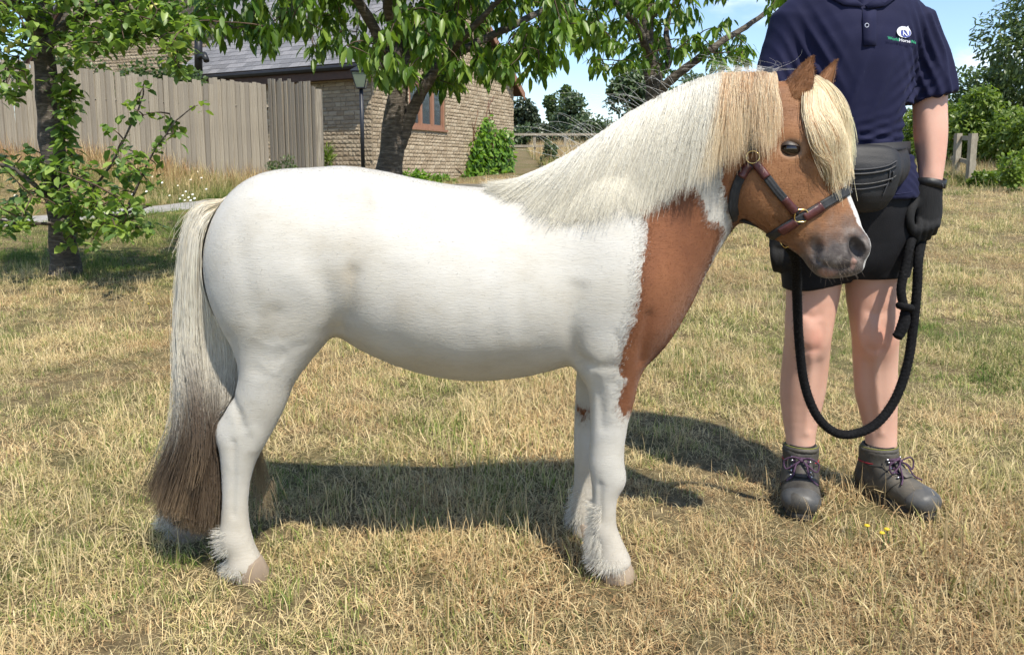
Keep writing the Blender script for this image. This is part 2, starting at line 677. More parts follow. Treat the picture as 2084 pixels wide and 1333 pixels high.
bs.inputs['Roughness'].default_value = 0.03
bs.inputs['Transmission Weight'].default_value = 0.75
bs.inputs['IOR'].default_value = 1.45
HC = np.array([at(757, 250, 17.0)[0], 17.0])
DL, DG = np.array([-0.891, 0.454]), np.array([0.454, 0.891])
ZB, ZE, LG, LL = 0.35, 3.34, 6.75, 5.6
house = empty('stone_house', (HC[0], HC[1], ZB), 'low sandstone house with grey slate roof and brown casement window', 'house')
def hp(l, g, z):
    p = HC + DL * l + DG * g
    return np.array([p[0], p[1], z])
pitch_ = R(37)
ZR = ZE + LG / 2 * math.tan(pitch_)
# wall core: gable with an opening for the window, and the long side
def prism(pts, n, d):
    """extrude a polygon inwards"""
    n = np.array(n)
    k = len(pts)
    V = [np.array(p) for p in pts] + [np.array(p) + n * d for p in pts]
    F = [tuple(range(k)), tuple(range(2 * k - 1, k - 1, -1))] + [(i, k + i, k + (i + 1) % k, (i + 1) % k) for i in range(k)]
    return V, F
WG0, WG1, WZ0, WZ1 = 1.40, 2.98, 1.97, 3.04
walls = MB()
dl3, dg3 = np.array([*DL, 0]), np.array([*DG, 0])
zrake = lambda g: ZE + min(g, LG - g) * math.tan(pitch_)
for poly in ([(0, ZB - .4), (WG0, ZB - .4), (WG0, zrake(WG0)), (0, ZE)], [(WG1, ZB - .4), (LG, ZB - .4), (LG, ZE), (LG / 2, ZR), (WG1, zrake(WG1))],
             [(WG0, ZB - .4), (WG1, ZB - .4), (WG1, WZ0), (WG0, WZ0)], [(WG0, WZ1), (WG1, WZ1), (WG1, zrake(WG1)), (WG0, zrake(WG0))]):
    V, F = prism([hp(0, g, z) for g, z in poly], dl3, 0.3)
    walls.add(V, F)
V, F = prism([hp(0.30, 0, ZB - .4), hp(LL, 0, ZB - .4), hp(LL, 0, ZE), hp(0.30, 0, ZE)], dg3, 0.3)
walls.add(V, F)
V, F = prism([hp(0.3, LG, ZB - .4), hp(LL, LG, ZB - .4), hp(LL, LG, ZE), hp(0.3, LG, ZE)], -dg3, 0.3)
walls.add(V, F)
V, F = prism([hp(LL, 0, ZB - .4), hp(LL, LG, ZB - .4), hp(LL, LG, ZE), hp(LL, LG / 2, ZR), hp(LL, 0, ZE)], -dl3, 0.25)
walls.add(V, F)
wall = walls.build('wall', m_mort, house)
# stones, laid in courses
rng = np.random.default_rng(17)
def stone_mesh(k):
    r = np.random.default_rng(100 + k)
    V = []
    for x in (-.5, 0, .5):
        for z in (-.5, .5):
            V.append((x + r.uniform(-.03, .03) * (x != 0), -0.5 - r.uniform(0, .25), z + r.uniform(-.07, .07)))
    V += [(-.5, .5, -.5), (-.5, .5, .5), (.5, .5, -.5), (.5, .5, .5)]
    V += [(-.28, -1.0 - r.uniform(0, .35), r.uniform(-.1, .1)), (.28, -1.0 - r.uniform(0, .35), r.uniform(-.1, .1))]
    F = [(0, 2, 10), (2, 3, 10), (3, 1, 10), (1, 0, 10), (2, 4, 11), (4, 5, 11), (5, 3, 11), (3, 2, 11), (0, 1, 7, 6), (4, 8, 9, 5), (1, 3, 5, 9, 7), (0, 6, 8, 4, 2)]
    return V, F
SM = []
for k in range(8):
    V, F = stone_mesh(k)
    me = bpy.data.meshes.new('stone')
    me.from_pydata(V, [], F)
    a = me.attributes.new('tone', 'FLOAT', 'POINT')
    a.data.foreach_set('value', [k / 8.0] * len(V))
    me.materials.append(m_stone)
    SM.append((me, np.array(V), F))
stones = []            # (origin, right axis, outward axis, length, height)
def course(o_fn, u0, u1, z0, z1, outw, right, clip):
    z = z0
    while z < z1:
        h = rng.uniform(0.075, 0.11)
        u = u0 + rng.uniform(-0.2, 0)
        while u < u1:
            w = rng.uniform(0.14, 0.34)
            a, b = max(u, u0), min(u + w, u1)
            for (a_, b_) in clip(a, b, z, z + h):
                if b_ - a_ > 0.06:
                    stones.append((o_fn((a_ + b_) / 2, z + h / 2), right, outw, b_ - a_ - 0.014, h - 0.013))
            u += w
        z += h
def clip_g(a, b, z0, z1):
    zm = (z0 + z1) / 2
    lo, hi = 0.0, LG
    if zm > ZE:
        lo = (zm - ZE) / math.tan(pitch_)
        hi = LG - lo
    a, b = max(a, lo), min(b, hi)
    if b <= a:
        return []
    if WZ0 - 0.03 < zm < WZ1 + 0.02:
        out = []
        if a < WG0:
            out.append((a, min(b, WG0)))
        if b > WG1:
            out.append((max(a, WG1), b))
        return out
    return [(a, b)]
course(lambda u, z: hp(0, u, z), 0, LG, ZB, ZR, -dl3, dg3, clip_g)
course(lambda u, z: hp(u, 0, z), 0, LL, ZB, ZE - 0.05, -dg3, dl3, lambda a, b, z0, z1: [(a, b)])
def to_px(p):
    q = p - np.array([0, 0, CAM_H])
    dpt = q[1] * math.cos(PITCH) - q[2] * math.sin(PITCH)
    upv = q[1] * math.sin(PITCH) + q[2] * math.cos(PITCH)
    return PCX + FPX * q[0] / dpt, PCY - FPX * upv / dpt
def lay(pieces, meshes, name, rest_name, parent, mat, depth, score):
    sc_ = np.array([score(p) for p in pieces])
    order = np.argsort(-sc_)
    pick = set(order[:300].tolist())
    V_, F_, T_ = [], [], []
    off = np.array(world_loc(parent))
    for i, (o, r_, w_, L, hgt) in enumerate(pieces):
        me, mv, mf = meshes[i % len(meshes)]
        up = np.cross(w_, r_) if np.cross(w_, r_)[2] > 0 else np.cross(r_, w_)
        proud = depth * (0.85 + 0.3 * ((i * 7919) % 100) / 100)
        M = np.stack([r_ * L, -w_ * proud, up * hgt], 1)
        if np.linalg.det(M) < 0:
            M[:, 0] *= -1
        if i in pick:
            ob = bpy.data.objects.new(name, me)
            M4 = Matrix(((*M[0], o[0] - off[0]), (*M[1], o[1] - off[1]), (*M[2], o[2] - off[2]), (0, 0, 0, 1)))
            COL.objects.link(ob)
            ob.parent = parent
            ob.matrix_local = M4
        else:
            n = len(V_)
            V_ += list((mv @ M.T) + o)
            F_ += [tuple(q + n for q in f) for f in mf]
            T_ += [((i * 37) % 101) / 101.0] * len(mv)
    if V_:
        ob = mesh_obj(rest_name, V_, F_, mat, parent, False, dict(tone=np.array(T_)))
        ob['kind'] = 'stuff'
def vis_score(p):
    x, y = to_px(p[0])
    ok = 640 < x < 1050 and 60 < y < 372
    return (1000 if ok else 0) - p[0][1]
lay(stones, SM, 'stone', 'stonework', wall, m_stone, 0.022, vis_score)
# roof
roof_m = MB()
ov, og = 0.30, 0.22
zs = lambda g: ZE + g * math.tan(pitch_)
th_r = 0.10
a0, a1, a2, a3 = hp(-og, -ov, zs(-ov) + .02), hp(LL + .2, -ov, zs(-ov) + .02), hp(LL + .2, LG / 2, ZR + .02), hp(-og, LG / 2, ZR + .02)
V, F = prism([a0, a1, a2, a3], (0, 0, 1), th_r)
roof_m.add(V, F)
b0, b1 = hp(-og, LG + ov, zs(-ov) + .02), hp(LL + .2, LG + ov, zs(-ov) + .02)
V, F = prism([a3, a2, b1, b0], (0, 0, 1), th_r)
roof_m.add(V, F)
roof = roof_m.build('roof', m_fascia, house)
slates = []
sl_len = (LG / 2 + ov) / math.cos(pitch_)
su = np.array([*(DG * math.cos(pitch_)), math.sin(pitch_)])
nrm = np.cross(su, dl3)
nrm = nrm if nrm[2] > 0 else -nrm
row, k = 0.0, 0
while row < sl_len:
    u = -og + (0.14 if k % 2 else 0)
    while u < LL + .2:
        o = hp(u + .14, -ov, zs(-ov) + .02 + th_r) + su * (row + 0.1) + nrm * 0.004
        tilt = su * 1.0 - nrm * 0.035
        slates.append((o, dl3, None, 0.272, 0.235, tilt / np.linalg.norm(tilt)))
        u += 0.28
    row += 0.20
    k += 1
SLM = []
for k in range(6):
    r = np.random.default_rng(300 + k)
    V = [(-.5, -.5, 0), (.5, -.5 + r.uniform(-.03, .03), 0), (.5, .5, 0), (-.5, .5, 0), (-.5, -.5, 1), (.5, -.5 + r.uniform(-.03, .03), 1), (.5, .5, 1), (-.5, .5, 1)]
    F = [(0, 3, 2, 1), (4, 5, 6, 7), (0, 1, 5, 4), (1, 2, 6, 5), (2, 3, 7, 6), (3, 0, 4, 7)]
    me = bpy.data.meshes.new('slate')
    me.from_pydata(V, [], F)
    a = me.attributes.new('tone', 'FLOAT', 'POINT')
    a.data.foreach_set('value', [k / 6.0] * 8)
    me.materials.append(m_slate)
    SLM.append((me, np.array(V), F))
sc_ = []
for p in slates:
    x, y = to_px(p[0])
    sc_.append((1000 if (400 < x < 780 and -10 < y < 150) else 0) - p[0][1])
pick = set(np.argsort(-np.array(sc_))[:300].tolist())
V_, F_, T_ = [], [], []
off = np.array(world_loc(roof))
for i, (o, r_, _, L, hgt, up) in enumerate(slates):
    me, mv, mf = SLM[(i * 13) % 6]
    nn = np.cross(r_, up)
    nn = nn if nn[2] > 0 else -nn
    M = np.stack([r_ * L, up * hgt, nn * 0.012], 1)
    if i in pick:
        ob = bpy.data.objects.new('slate', me)
        COL.objects.link(ob)
        ob.parent = roof
        ob.matrix_local = Matrix(((*M[0], o[0] - off[0]), (*M[1], o[1] - off[1]), (*M[2], o[2] - off[2]), (0, 0, 0, 1)))
    else:
        n = len(V_)
        V_ += list((mv @ M.T) + o)
        F_ += [tuple(q + n for q in f) for f in mf]
        T_ += [((i * 37) % 101) / 101.0] * 8
if V_:
    mesh_obj('slating', V_, F_, m_slate, roof, False, dict(tone=np.array(T_)))['kind'] = 'stuff'
V, F = tube_vf([hp(-og, LG / 2, ZR + .13), hp(LL + .2, LG / 2, ZR + .13)], 0.09, 8)
mesh_obj('ridge_tile', V, F, m_slate, roof, False)
g_ = MB()
g_.tube([hp(-og, -ov - .05, zs(-ov) + .03), hp(LL + .2, -ov - .05, zs(-ov) + .03)], 0.06, 8)
g_.build('gutter', m_gut, house)
fb = MB()
V, F = prism([hp(-og + .01, -ov + .005, zs(-ov) - .20), hp(LL + .2, -ov + .005, zs(-ov) - .20), hp(LL + .2, -ov + .005, zs(-ov) + .02), hp(-og + .01, -ov + .005, zs(-ov) + .02)], dg3, 0.03)
fb.add(V, F)
V, F = prism([hp(-og + .01, -ov + .04, zs(-ov) - .19), hp(LL + .2, -ov + .04, zs(-ov) - .19), hp(LL + .2, -0.03, zs(-ov) - .19), hp(-og + .01, -0.03, zs(-ov) - .19)], (0, 0, 1), 0.02)
fb.add(V, F)
fb.build('fascia', m_fascia, house)
for gs, ge in ((-ov, LG / 2), (LG + ov, LG / 2)):
    q = MB()
    zz = lambda g: ZE + min(g, LG - g) * math.tan(pitch_)
    V, F = prism([hp(-og - .02, gs, zz(gs) - .10), hp(-og - .02, ge, zz(ge) - .10), hp(-og - .02, ge, zz(ge) + .11), hp(-og - .02, gs, zz(gs) + .11)], dl3, 0.03)
    q.add(V, F)
    q.build('bargeboard', m_wfr, house)
# window: frame, three lights, sill, a pale round mirror and curtain inside
win = MB()
for (g0, g1, z0, z1) in ((WG0, WG1, WZ0, WZ0 + .07), (WG0, WG1, WZ1 - .07, WZ1), (WG0, WG0 + .08, WZ0 + .07, WZ1 - .07), (WG1 - .08, WG1, WZ0 + .07, WZ1 - .07), (WG0 + .50, WG0 + .58, WZ0 + .07, WZ1 - .07), (WG0 + 1.02, WG0 + 1.10, WZ0 + .07, WZ1 - .07)):
    V, F = prism([hp(0.02, g0, z0), hp(0.02, g1, z0), hp(0.02, g1, z1), hp(0.02, g0, z1)], dl3, 0.09)
    win.add(V, F)
wfr = win.build('window', m_wfr, house)
for (g0, g1) in ((WG0 + .08, WG0 + .50), (WG0 + .58, WG0 + 1.02), (WG0 + 1.10, WG1 - .08)):
    q = MB()
    for (a, b, c, d) in ((g0, g1, WZ0 + .07, WZ0 + .11), (g0, g1, WZ1 - .11, WZ1 - .07), (g0, g0 + .04, WZ0 + .11, WZ1 - .11), (g1 - .04, g1, WZ0 + .11, WZ1 - .11)):
        V, F = prism([hp(0.035, a, c), hp(0.035, b, c), hp(0.035, b, d), hp(0.035, a, d)], dl3, 0.06)
        q.add(V, F)
    q.build('casement', m_wfr, wfr)
    V, F = prism([hp(0.06, g0 + .04, WZ0 + .11), hp(0.06, g1 - .04, WZ0 + .11), hp(0.06, g1 - .04, WZ1 - .11), hp(0.06, g0 + .04, WZ1 - .11)], dl3, 0.006)
    mesh_obj('pane', V, F, m_glass, wfr, False)
q = MB()
V, F = prism([hp(-0.06, WG0 - .05, WZ0 - .05), hp(-0.06, WG1 + .05, WZ0 - .05), hp(-0.06, WG1 + .05, WZ0 - .002), hp(-0.06, WG0 - .05, WZ0 - .002)], dl3, 0.15)
q.add(V, F)
q.build('sill', m_wfr, wfr)
m_pale = simple('pale_cloth', (0.60, 0.62, 0.63), (0.45, 0.48, 0.5), 6, 0.8, 0)
cv = []
for k in range(24):
    th = 2 * math.pi * k / 24
    cv.append(hp(0.22, WG0 + .80 + 0.17 * math.cos(th), WZ0 + .32 + 0.24 * math.sin(th)))
V, F = prism(cv, dl3, 0.03)
mesh_obj('mirror_back', V, F, m_pale, wfr, False)
V, F = [], []
for k in range(30):
    g = WG0 + 1.12 + 0.33 * k / 29
    for z in (WZ0 + .05, WZ1):
        V.append(hp(0.20 + 0.02 * math.sin(k * 1.3), g, z))
for k in range(29):
    F.append((2 * k, 2 * k + 2, 2 * k + 3, 2 * k + 1))
mesh_obj('curtain', V, F, m_pale, wfr)
q = MB()
V, F = prism([hp(1.6, WG0 - .8, ZB + 1.0), hp(1.6, WG1 + .8, ZB + 1.0), hp(1.6, WG1 + .8, ZE), hp(1.6, WG0 - .8, ZE)], dl3, 0.05)
q.add(V, F)
q.build('inner_wall', simple('inner_wall', (0.25, 0.24, 0.22), rough=0.9, bumps=0), house)

# ------------------------------------------------------------------ taller house behind
T0 = np.array([-7.25, 20.6])
TD = np.array([-0.93, 0.37])
tn = np.array([-TD[1], TD[0]])
tn = tn if tn[1] > 0 else -tn
tall = empty('tall_house', (T0[0], T0[1], 0.7), 'taller sandstone house gable with dark bargeboard behind the fence', 'house')
def tp_(l, d, z):
    p = T0 + TD * l + tn * d
    return np.array([p[0], p[1], z])
TW, TE = 7.0, 4.30
TR = TE + TW / 2 * math.tan(R(45))
V, F = prism([tp_(0, 0, 0.2), tp_(TW, 0, 0.2), tp_(TW, 0, TE), tp_(TW / 2, 0, TR), tp_(0, 0, TE)], (*tn, 0), 6.0)
twall = mesh_obj('wall', V, F, m_mort, tall, False)
stones = []
def clip_t(a, b, z0, z1):
    zm = (z0 + z1) / 2
    lo, hi = 0.0, TW
    if zm > TE:
        lo = zm - TE
        hi = TW - lo
    a, b = max(a, lo), min(b, hi)
    return [(a, b)] if b > a else []
course(lambda u, z: tp_(u, 0, z), 0, TW, 1.9, TR, -np.array([*tn, 0]), np.array([*TD, 0]), clip_t)
lay(stones, SM, 'stone', 'stonework', twall, m_stone, 0.022, lambda p: (1000 if (220 < to_px(p[0])[0] < 420 and 0 < to_px(p[0])[1] < 160) else 0) - abs(to_px(p[0])[0] - 380))
for (l0, l1) in ((-0.35, TW / 2), (TW + 0.35, TW / 2)):
    z0_ = TE - 0.35
    V, F = prism([tp_(l0, -0.18, z0_ - .02), tp_(l1, -0.18, TR - .02), tp_(l1, -0.18, TR + .20), tp_(l0, -0.18, z0_ + .20)], (*tn, 0), 0.04)
    mesh_obj('bargeboard', V, F, m_fascia, tall, False)
rf = MB()
for (l0, l1) in ((-0.4, TW / 2), (TW + 0.4, TW / 2)):
    V, F = prism([tp_(l0, -0.25, TE - .40 + .16), tp_(l1, -0.25, TR + .16), tp_(l1, 6.2, TR + .16), tp_(l0, 6.2, TE - .40 + .16)], (0, 0, 1), 0.10)
    rf.add(V, F)
rfo = rf.build('roof', m_slate, tall)
# black flue pipe and lead flashing between the houses
fl_ = empty('flue_pipe', tuple(at(404, 130, 18.6)), 'black flue pipe with cowl rising beside the slate roof', 'pipe')
q = MB()
q.tube([at(404, 150, 18.6), at(404, 62, 18.6)], 0.09, 12)
q.build('pipe', m_gut, fl_, True)
q = MB()
q.tube([at(404, 75, 18.6), at(404, 66, 18.6)], 0.16, 12)
q.tube([at(404, 60, 18.6), at(404, 54, 18.6)], [0.17, 0.11], 12)
q.build('cowl', m_gut, fl_, True)
q = MB()
q.tube([at(404, 118, 18.6), at(416, 112, 18.4), at(420, 124, 18.3)], 0.07, 10)
q.build('elbow', m_gut, fl_, True)

# ------------------------------------------------------------------ lamp post by the corner of the house
lamp_o = empty('lamp_post', tuple(at(738, 420, 14.2)), 'slim dark lamp post with tapered glass lantern beside the house corner', 'lamp post')
bz = float(ground_z(at(738, 420, 14.2)[0], 14.2))
lp0, lp1 = at(738, 340, 14.2), at(735, 182, 14.2)
lp0[2] = bz - 0.05
lp0[0] = lp1[0]
q = MB()
q.tube([lp0, lp0 + [0, 0, .5]], 0.055, 12)
q.tube([lp0 + [0, 0, .5], lp1], 0.036, 12)
m_post = simple('dark_post_paint', (0.012, 0.014, 0.020), (0.022, 0.024, 0.03), 10, 0.45, 0.1)
q.build('pole', m_post, lamp_o, True)
zt = lp1[2]
m_lgl = simple('lantern_glass', (0.20, 0.24, 0.18), (0.14, 0.17, 0.13), 5, 0.15, 0, spec=0.6)
lan = MB()
corners = lambda s_, z: [np.array([lp1[0] + a * s_, lp1[1] + b * s_, z]) for a, b in ((-1, -1), (1, -1), (1, 1), (-1, 1))]
c0_, c1_ = corners(0.075, zt + 0.02), corners(0.145, zt + 0.30)
for k in range(4):
    lan.tube([c0_[k], c1_[k]], 0.010, 6)
    lan.tube([c0_[k], c0_[(k + 1) % 4]], 0.012, 6)
    lan.tube([c1_[k], c1_[(k + 1) % 4]], 0.014, 6)
lt = lan.build('lantern', m_post, lamp_o)
for k in range(4):
    a, b, c, d = c0_[k], c0_[(k + 1) % 4], c1_[(k + 1) % 4], c1_[k]
    cc_ = (a + b + c + d) / 4
    V, F = prism([cc_ + (p - cc_) * .93 for p in (a, b, c, d)], (0, 0, 0.001), 1)
    mesh_obj('pane', V, F, m_lgl, lt, False)
q = MB()
tp2 = np.array([lp1[0], lp1[1], zt + 0.44])
V = c1_ + corners(0.165, zt + .31) + [tp2]
q.add(V, [(4, 5, 8), (5, 6, 8), (6, 7, 8), (7, 4, 8), (0, 1, 5, 4), (1, 2, 6, 5), (2, 3, 7, 6), (3, 0, 4, 7)])
q.build('lantern_roof', m_post, lt)

# ------------------------------------------------------------------ close-board fence
m_board, nt, bs, out = mat_new('weathered_board')
oi = nt.nodes.new('ShaderNodeObjectInfo')
gr = noise(nt, 7, 6, 0.65, sc=(7, 7, 0.35))
kn_ = noise(nt, 3.0, 3, 0.5, sc=(3, 3, 1.1))
c = ramp(nt, gr, [(0.30, (0.11, 0.090, 0.070)), (0.5, (0.30, 0.26, 0.20)), (0.70, (0.50, 0.45, 0.36))])
c = mixc(nt, math_(nt, 'MULTIPLY', oi.outputs['Random'], 0.75), c, (0.17, 0.15, 0.125))
kr = nd(nt, 'ShaderNodeMapRange')
kr.inputs['From Min'].default_value = 0.66
kr.inputs['From Max'].default_value = 0.72
nt.links.new(kn_, kr.inputs['Value'])
c = mixc(nt, math_(nt, 'MULTIPLY', kr.outputs[0], 0.5), c, (0.15, 0.115, 0.085))
nt.links.new(c, bs.inputs['Base Color'])
bs.inputs['Roughness'].default_value = 0.9
bs.inputs['Specular IOR Level'].default_value = 0.15
bump(nt, bs, gr, 0.4, 0.01)
fA, fB, fC = at(-140, 330, 12.0)[:2], at(552, 330, 14.9)[:2], at(648, 330, 14.55)[:2]
fence = empty('board_fence', (fB[0], fB[1], 0.6), 'weathered grey close-board wooden fence on the bank beside the house', 'fence')
rng = np.random.default_rng(23)
fd0 = (fB - fA) / np.linalg.norm(fB - fA)
def board_mesh(k):
    r = np.random.default_rng(500 + k)
    V = []
    for z in (0, 1):
        for x, y in ((-.5, -0.004), (.5, -0.020), (.5, 0.006), (-.5, 0.006)):
            V.append((x, y + (0), z))
    V[4] = (-.5, .006, 1 + r.uniform(-.006, .006))
    me = bpy.data.meshes.new('board')
    me.from_pydata(V, [], [(0, 1, 5, 4), (1, 2, 6, 5), (2, 3, 7, 6), (3, 0, 4, 7), (4, 5, 6, 7), (3, 2, 1, 0)])
    me.materials.append(m_board)
    return me
BM = [board_mesh(k) for k in range(6)]
def run(p0, p1, top0, top1, w, stepped, gap=0.0):
    d = np.array(p1) - np.array(p0)
    L = np.linalg.norm(d)
    d = d / L
    n = int(L / w)
    for i in range(n):
        u = (i + .5) * w
        p = np.array(p0) + d * u + np.array([-d[1], d[0]]) * gap
        top = top0 + (top1 - top0) * u / L + rng.normal() * 0.024 + stepped(u / L)
        zb = float(ground_z(p[0], p[1])) - 0.05
        ob = bpy.data.objects.new('board', BM[i % 6])
        COL.objects.link(ob)
        ob.parent = fence
        off = np.array(world_loc(fence))
        a = math.atan2(d[1], d[0])
        ob.location = (p[0] - off[0], p[1] - off[1] + rng.normal() * 0.004, zb - off[2])
        ob.rotation_euler = (rng.normal() * 0.006, rng.normal() * 0.007, a + rng.normal() * 0.02)
        ob.scale = (w * rng.uniform(0.84, 0.93), 1.0, top - zb)
zt_l, zt_r = at(166, 137, 13.0)[2], at(548, 186, 14.9)[2]
run(fA, fB, zt_l + 0.11, zt_r + 0.02, 0.082, lambda t: 0.10 if t > 0.80 else 0.0)
run(fB, fC, at(556, 158, 14.9)[2], at(648, 173, 14.55)[2], 0.085, lambda t: -0.02 if int(t * 8) % 3 == 1 else 0.01)
run(fA + fd0 * 0.06, fB, zt_l + 0.08, zt_r - 0.01, 0.082, lambda t: 0.10 if t > 0.80 else 0.0, 0.026)
run(fB + (fC - fB) * 0.04, fC, at(556, 160, 14.9)[2], at(648, 175, 14.55)[2], 0.085, lambda t: -0.02, 0.026)
for p in (fB, fC):
    q = MB()
    zb = float(ground_z(p[0], p[1])) - .1
    q.box((p[0] + .03, p[1] + .07, (zb + 2.45) / 2), (0.10, 0.10, 2.45 - zb))
    q.build('post', m_board, fence)
for z in (1.15, 2.15):
    q = MB()
    a_, b_ = np.array([*fA, z]), np.array([*fB, z])
    q.tube([a_ + [0, .07, 0], b_ + [0, .07, 0]], 0.045, 4)
    q.build('rail', m_board, fence)

# ------------------------------------------------------------------ timber edging, rail fences
sl = MB()
e0, e1 = at(770, 376, 13.2), at(1010, 374, 13.2)
zg = float(ground_z(e0[0], e0[1]))
for a, b, in ((e0, e1),):
    c_ = (a + b) / 2
    sl.box((c_[0], c_[1], zg + (e0[2] - zg) / 2), (np.linalg.norm(b - a), 0.12, e0[2] - zg + 0.02))
m_slp = simple('old_sleeper', (0.26, 0.245, 0.21), (0.17, 0.155, 0.13), 6, 0.9, 0.5, 0.01, 0.1, sc=(.3, 4, 4))
tag(sl.build('timber_edging', m_slp), 'low weathered timber edging in front of the house bed', 'edging')

m_rail = simple('grey_rail_wood', (0.36, 0.32, 0.25), (0.23, 0.20, 0.155), 8, 0.9, 0.4, 0.008, 0.1, sc=(3, 3, 1))
def rail_fence(label, posts, h, rails, w=0.11):
    """posts: ground points (x, y)"""
    r0 = posts[0]
    root = empty('rail_fence', (r0[0], r0[1], float(ground_z(*r0))), label, 'fence')
    P_ = [np.array([p[0], p[1], float(ground_z(*p))]) for p in posts]
    for p in P_:
        q = MB()
        q.box(p + [0, 0, h / 2 - .05], (w, w, h + .1))
        q.build('post', m_rail, root)
    for f in rails:
        for a, b in zip(P_[:-1], P_[1:]):
            q = MB()
            d = b - a
            L = np.linalg.norm(d)
            ang = math.atan2(d[1], d[0])
            el = math.atan2(d[2], math.hypot(d[0], d[1]))
            M = rotz(ang) @ np.array([[math.cos(el), 0, -math.sin(el)], [0, 1, 0], [math.sin(el), 0, math.cos(el)]])
            q.box((a + b) / 2 + [0, 0, h * f] + M @ np.array([0, -w / 2 - .02, 0]), (L, 0.038, 0.10), M)
            q.build('rail', m_rail, root)
    return root
p0 = at(1974, 362, 16.8)[:2]
rail_fence('grey wooden post and rail fence at the lawn edge behind the handler', [p0, at(1945, 350, 19.4)[:2], at(1922, 345, 21.6)[:2], at(1900, 340, 24)[:2], at(1850, 335, 27)[:2], at(1780, 330, 30)[:2]], 1.12, (0.90, 0.42), 0.13)
rail_fence('distant pale post and rail fence across the yellow field', [at(x, 300, 34)[:2] for x in (1030, 1088, 1150, 1215, 1280, 1345)], 1.1, (0.95, 0.5), 0.12)
# ------------------------------------------------------------------ the pony
PY = 1.82
pony = empty('pony', (0.05, PY, 0.0), 'small white and chestnut skewbald pony with long pale mane standing side on', 'pony')
S = Solid(at(395, 640, PY + 0.1) * [1, 0, 0] + [0, 1.5, -0.02], [0.92, 2.14, 1.24], 0.0052)
# trunk, from the quarters to the shoulder
S.tube(px_tube([
    (565, 358, 565, 690, 0.178), (620, 342, 620, 690, 0.190), (690, 338, 690, 650, 0.184), (755, 345, 750, 682, 0.184),
    (825, 361, 820, 728, 0.194), (900, 375, 895, 758, 0.204), (970, 382, 965, 768, 0.204), (1050, 384, 1040, 762, 0.197),
    (1130, 381, 1125, 741, 0.178), (1210, 375, 1215, 726, 0.155), (1275, 385, 1285, 700, 0.135)], PY), k=0.03, cap=(at(565, 500, PY)[0] - at(462, 500, PY)[0], 0.10), skew=0.10, margin=0.09)
# neck
S.tube(px_tube([
    (1110, 370, 1296, 700, 0.135), (1190, 318, 1340, 652, 0.126), (1270, 262, 1374, 580, 0.105), (1350, 212, 1413, 512, 0.086),
    (1430, 176, 1468, 452, 0.076), (1510, 158, 1500, 425, 0.068), (1570, 165, 1540, 385, 0.064)], PY), k=0.07, margin=0.09)
# breast
S.tube(px_tube([(1215, 560, 1362, 580, 0.145), (1225, 640, 1355, 640, 0.14), (1240, 690, 1328, 690, 0.115)], PY), k=0.05)
# shoulder and haunch muscle
for s_ in (-1, 1):
    S.ball(at(1235, 560, PY) + [0, s_ * 0.100, 0], (0.085, 0.070, 0.17), k=0.06, M=rotz(0))
    S.ball(at(1210, 690, PY) + [0, s_ * 0.108, 0], (0.055, 0.050, 0.075), k=0.035)
    S.ball(at(1233, 940, PY) + [0.006, s_ * 0.098, 0], (0.030, 0.036, 0.034), k=0.02)
    S.ball(at(578, 540, PY) + [0, s_ * 0.100, 0], (0.105, 0.080, 0.18), k=0.07)
    S.ball(at(632, 590, PY) + [0, s_ * 0.110, 0], (0.060, 0.052, 0.105), k=0.05)
# hind legs
HN, HF = PY - 0.10, PY + 0.09
S.tube(px_tube([
    (443, 590, 668, 585, 0.085, HN + .01), (452, 645, 666, 638, 0.083, HN), (474, 705, 640, 690, 0.074, HN), (487, 755, 605, 755, 0.062, HN - .004),
    (478, 806, 582, 820, 0.052, HN - .006), (456, 850, 561, 860, 0.043, HN - .008), (445, 884, 543, 892, 0.039, HN - .01), (448, 925, 523, 933, 0.034, HN - .012),
    (452, 970, 509, 983, 0.027, HN - .013), (452, 1022, 505, 1030, 0.0255, HN - .014), (449, 1066, 508, 1074, 0.029, HN - .014), (446, 1096, 513, 1096, 0.034, HN - .014),
    (464, 1124, 520, 1116, 0.031, HN - .014), (462, 1158, 536, 1152, 0.040, HN - .014)], HN), k=0.022, cap=(0.05, 0.012))
S.tube(px_tube([
    (445, 620, 660, 620, 0.085, HF), (460, 700, 625, 700, 0.075, HF), (462, 765, 580, 768, 0.06, HF), (440, 815, 530, 830, 0.05, HF),
    (408, 862, 492, 878, 0.042, HF), (398, 898, 478, 905, 0.038, HF), (392, 935, 455, 943, 0.032, HF), (383, 978, 434, 985, 0.026, HF),
    (370, 1012, 420, 1020, 0.027, HF), (357, 1036, 415, 1038, 0.033, HF), (358, 1058, 410, 1054, 0.030, HF), (350, 1080, 410, 1076, 0.037, HF)], HF), k=0.022, cap=(0.05, 0.012))
S.ball(at(466, 880, HN) + [0, -0.004, 0], (0.026, 0.026, 0.032), k=0.02)
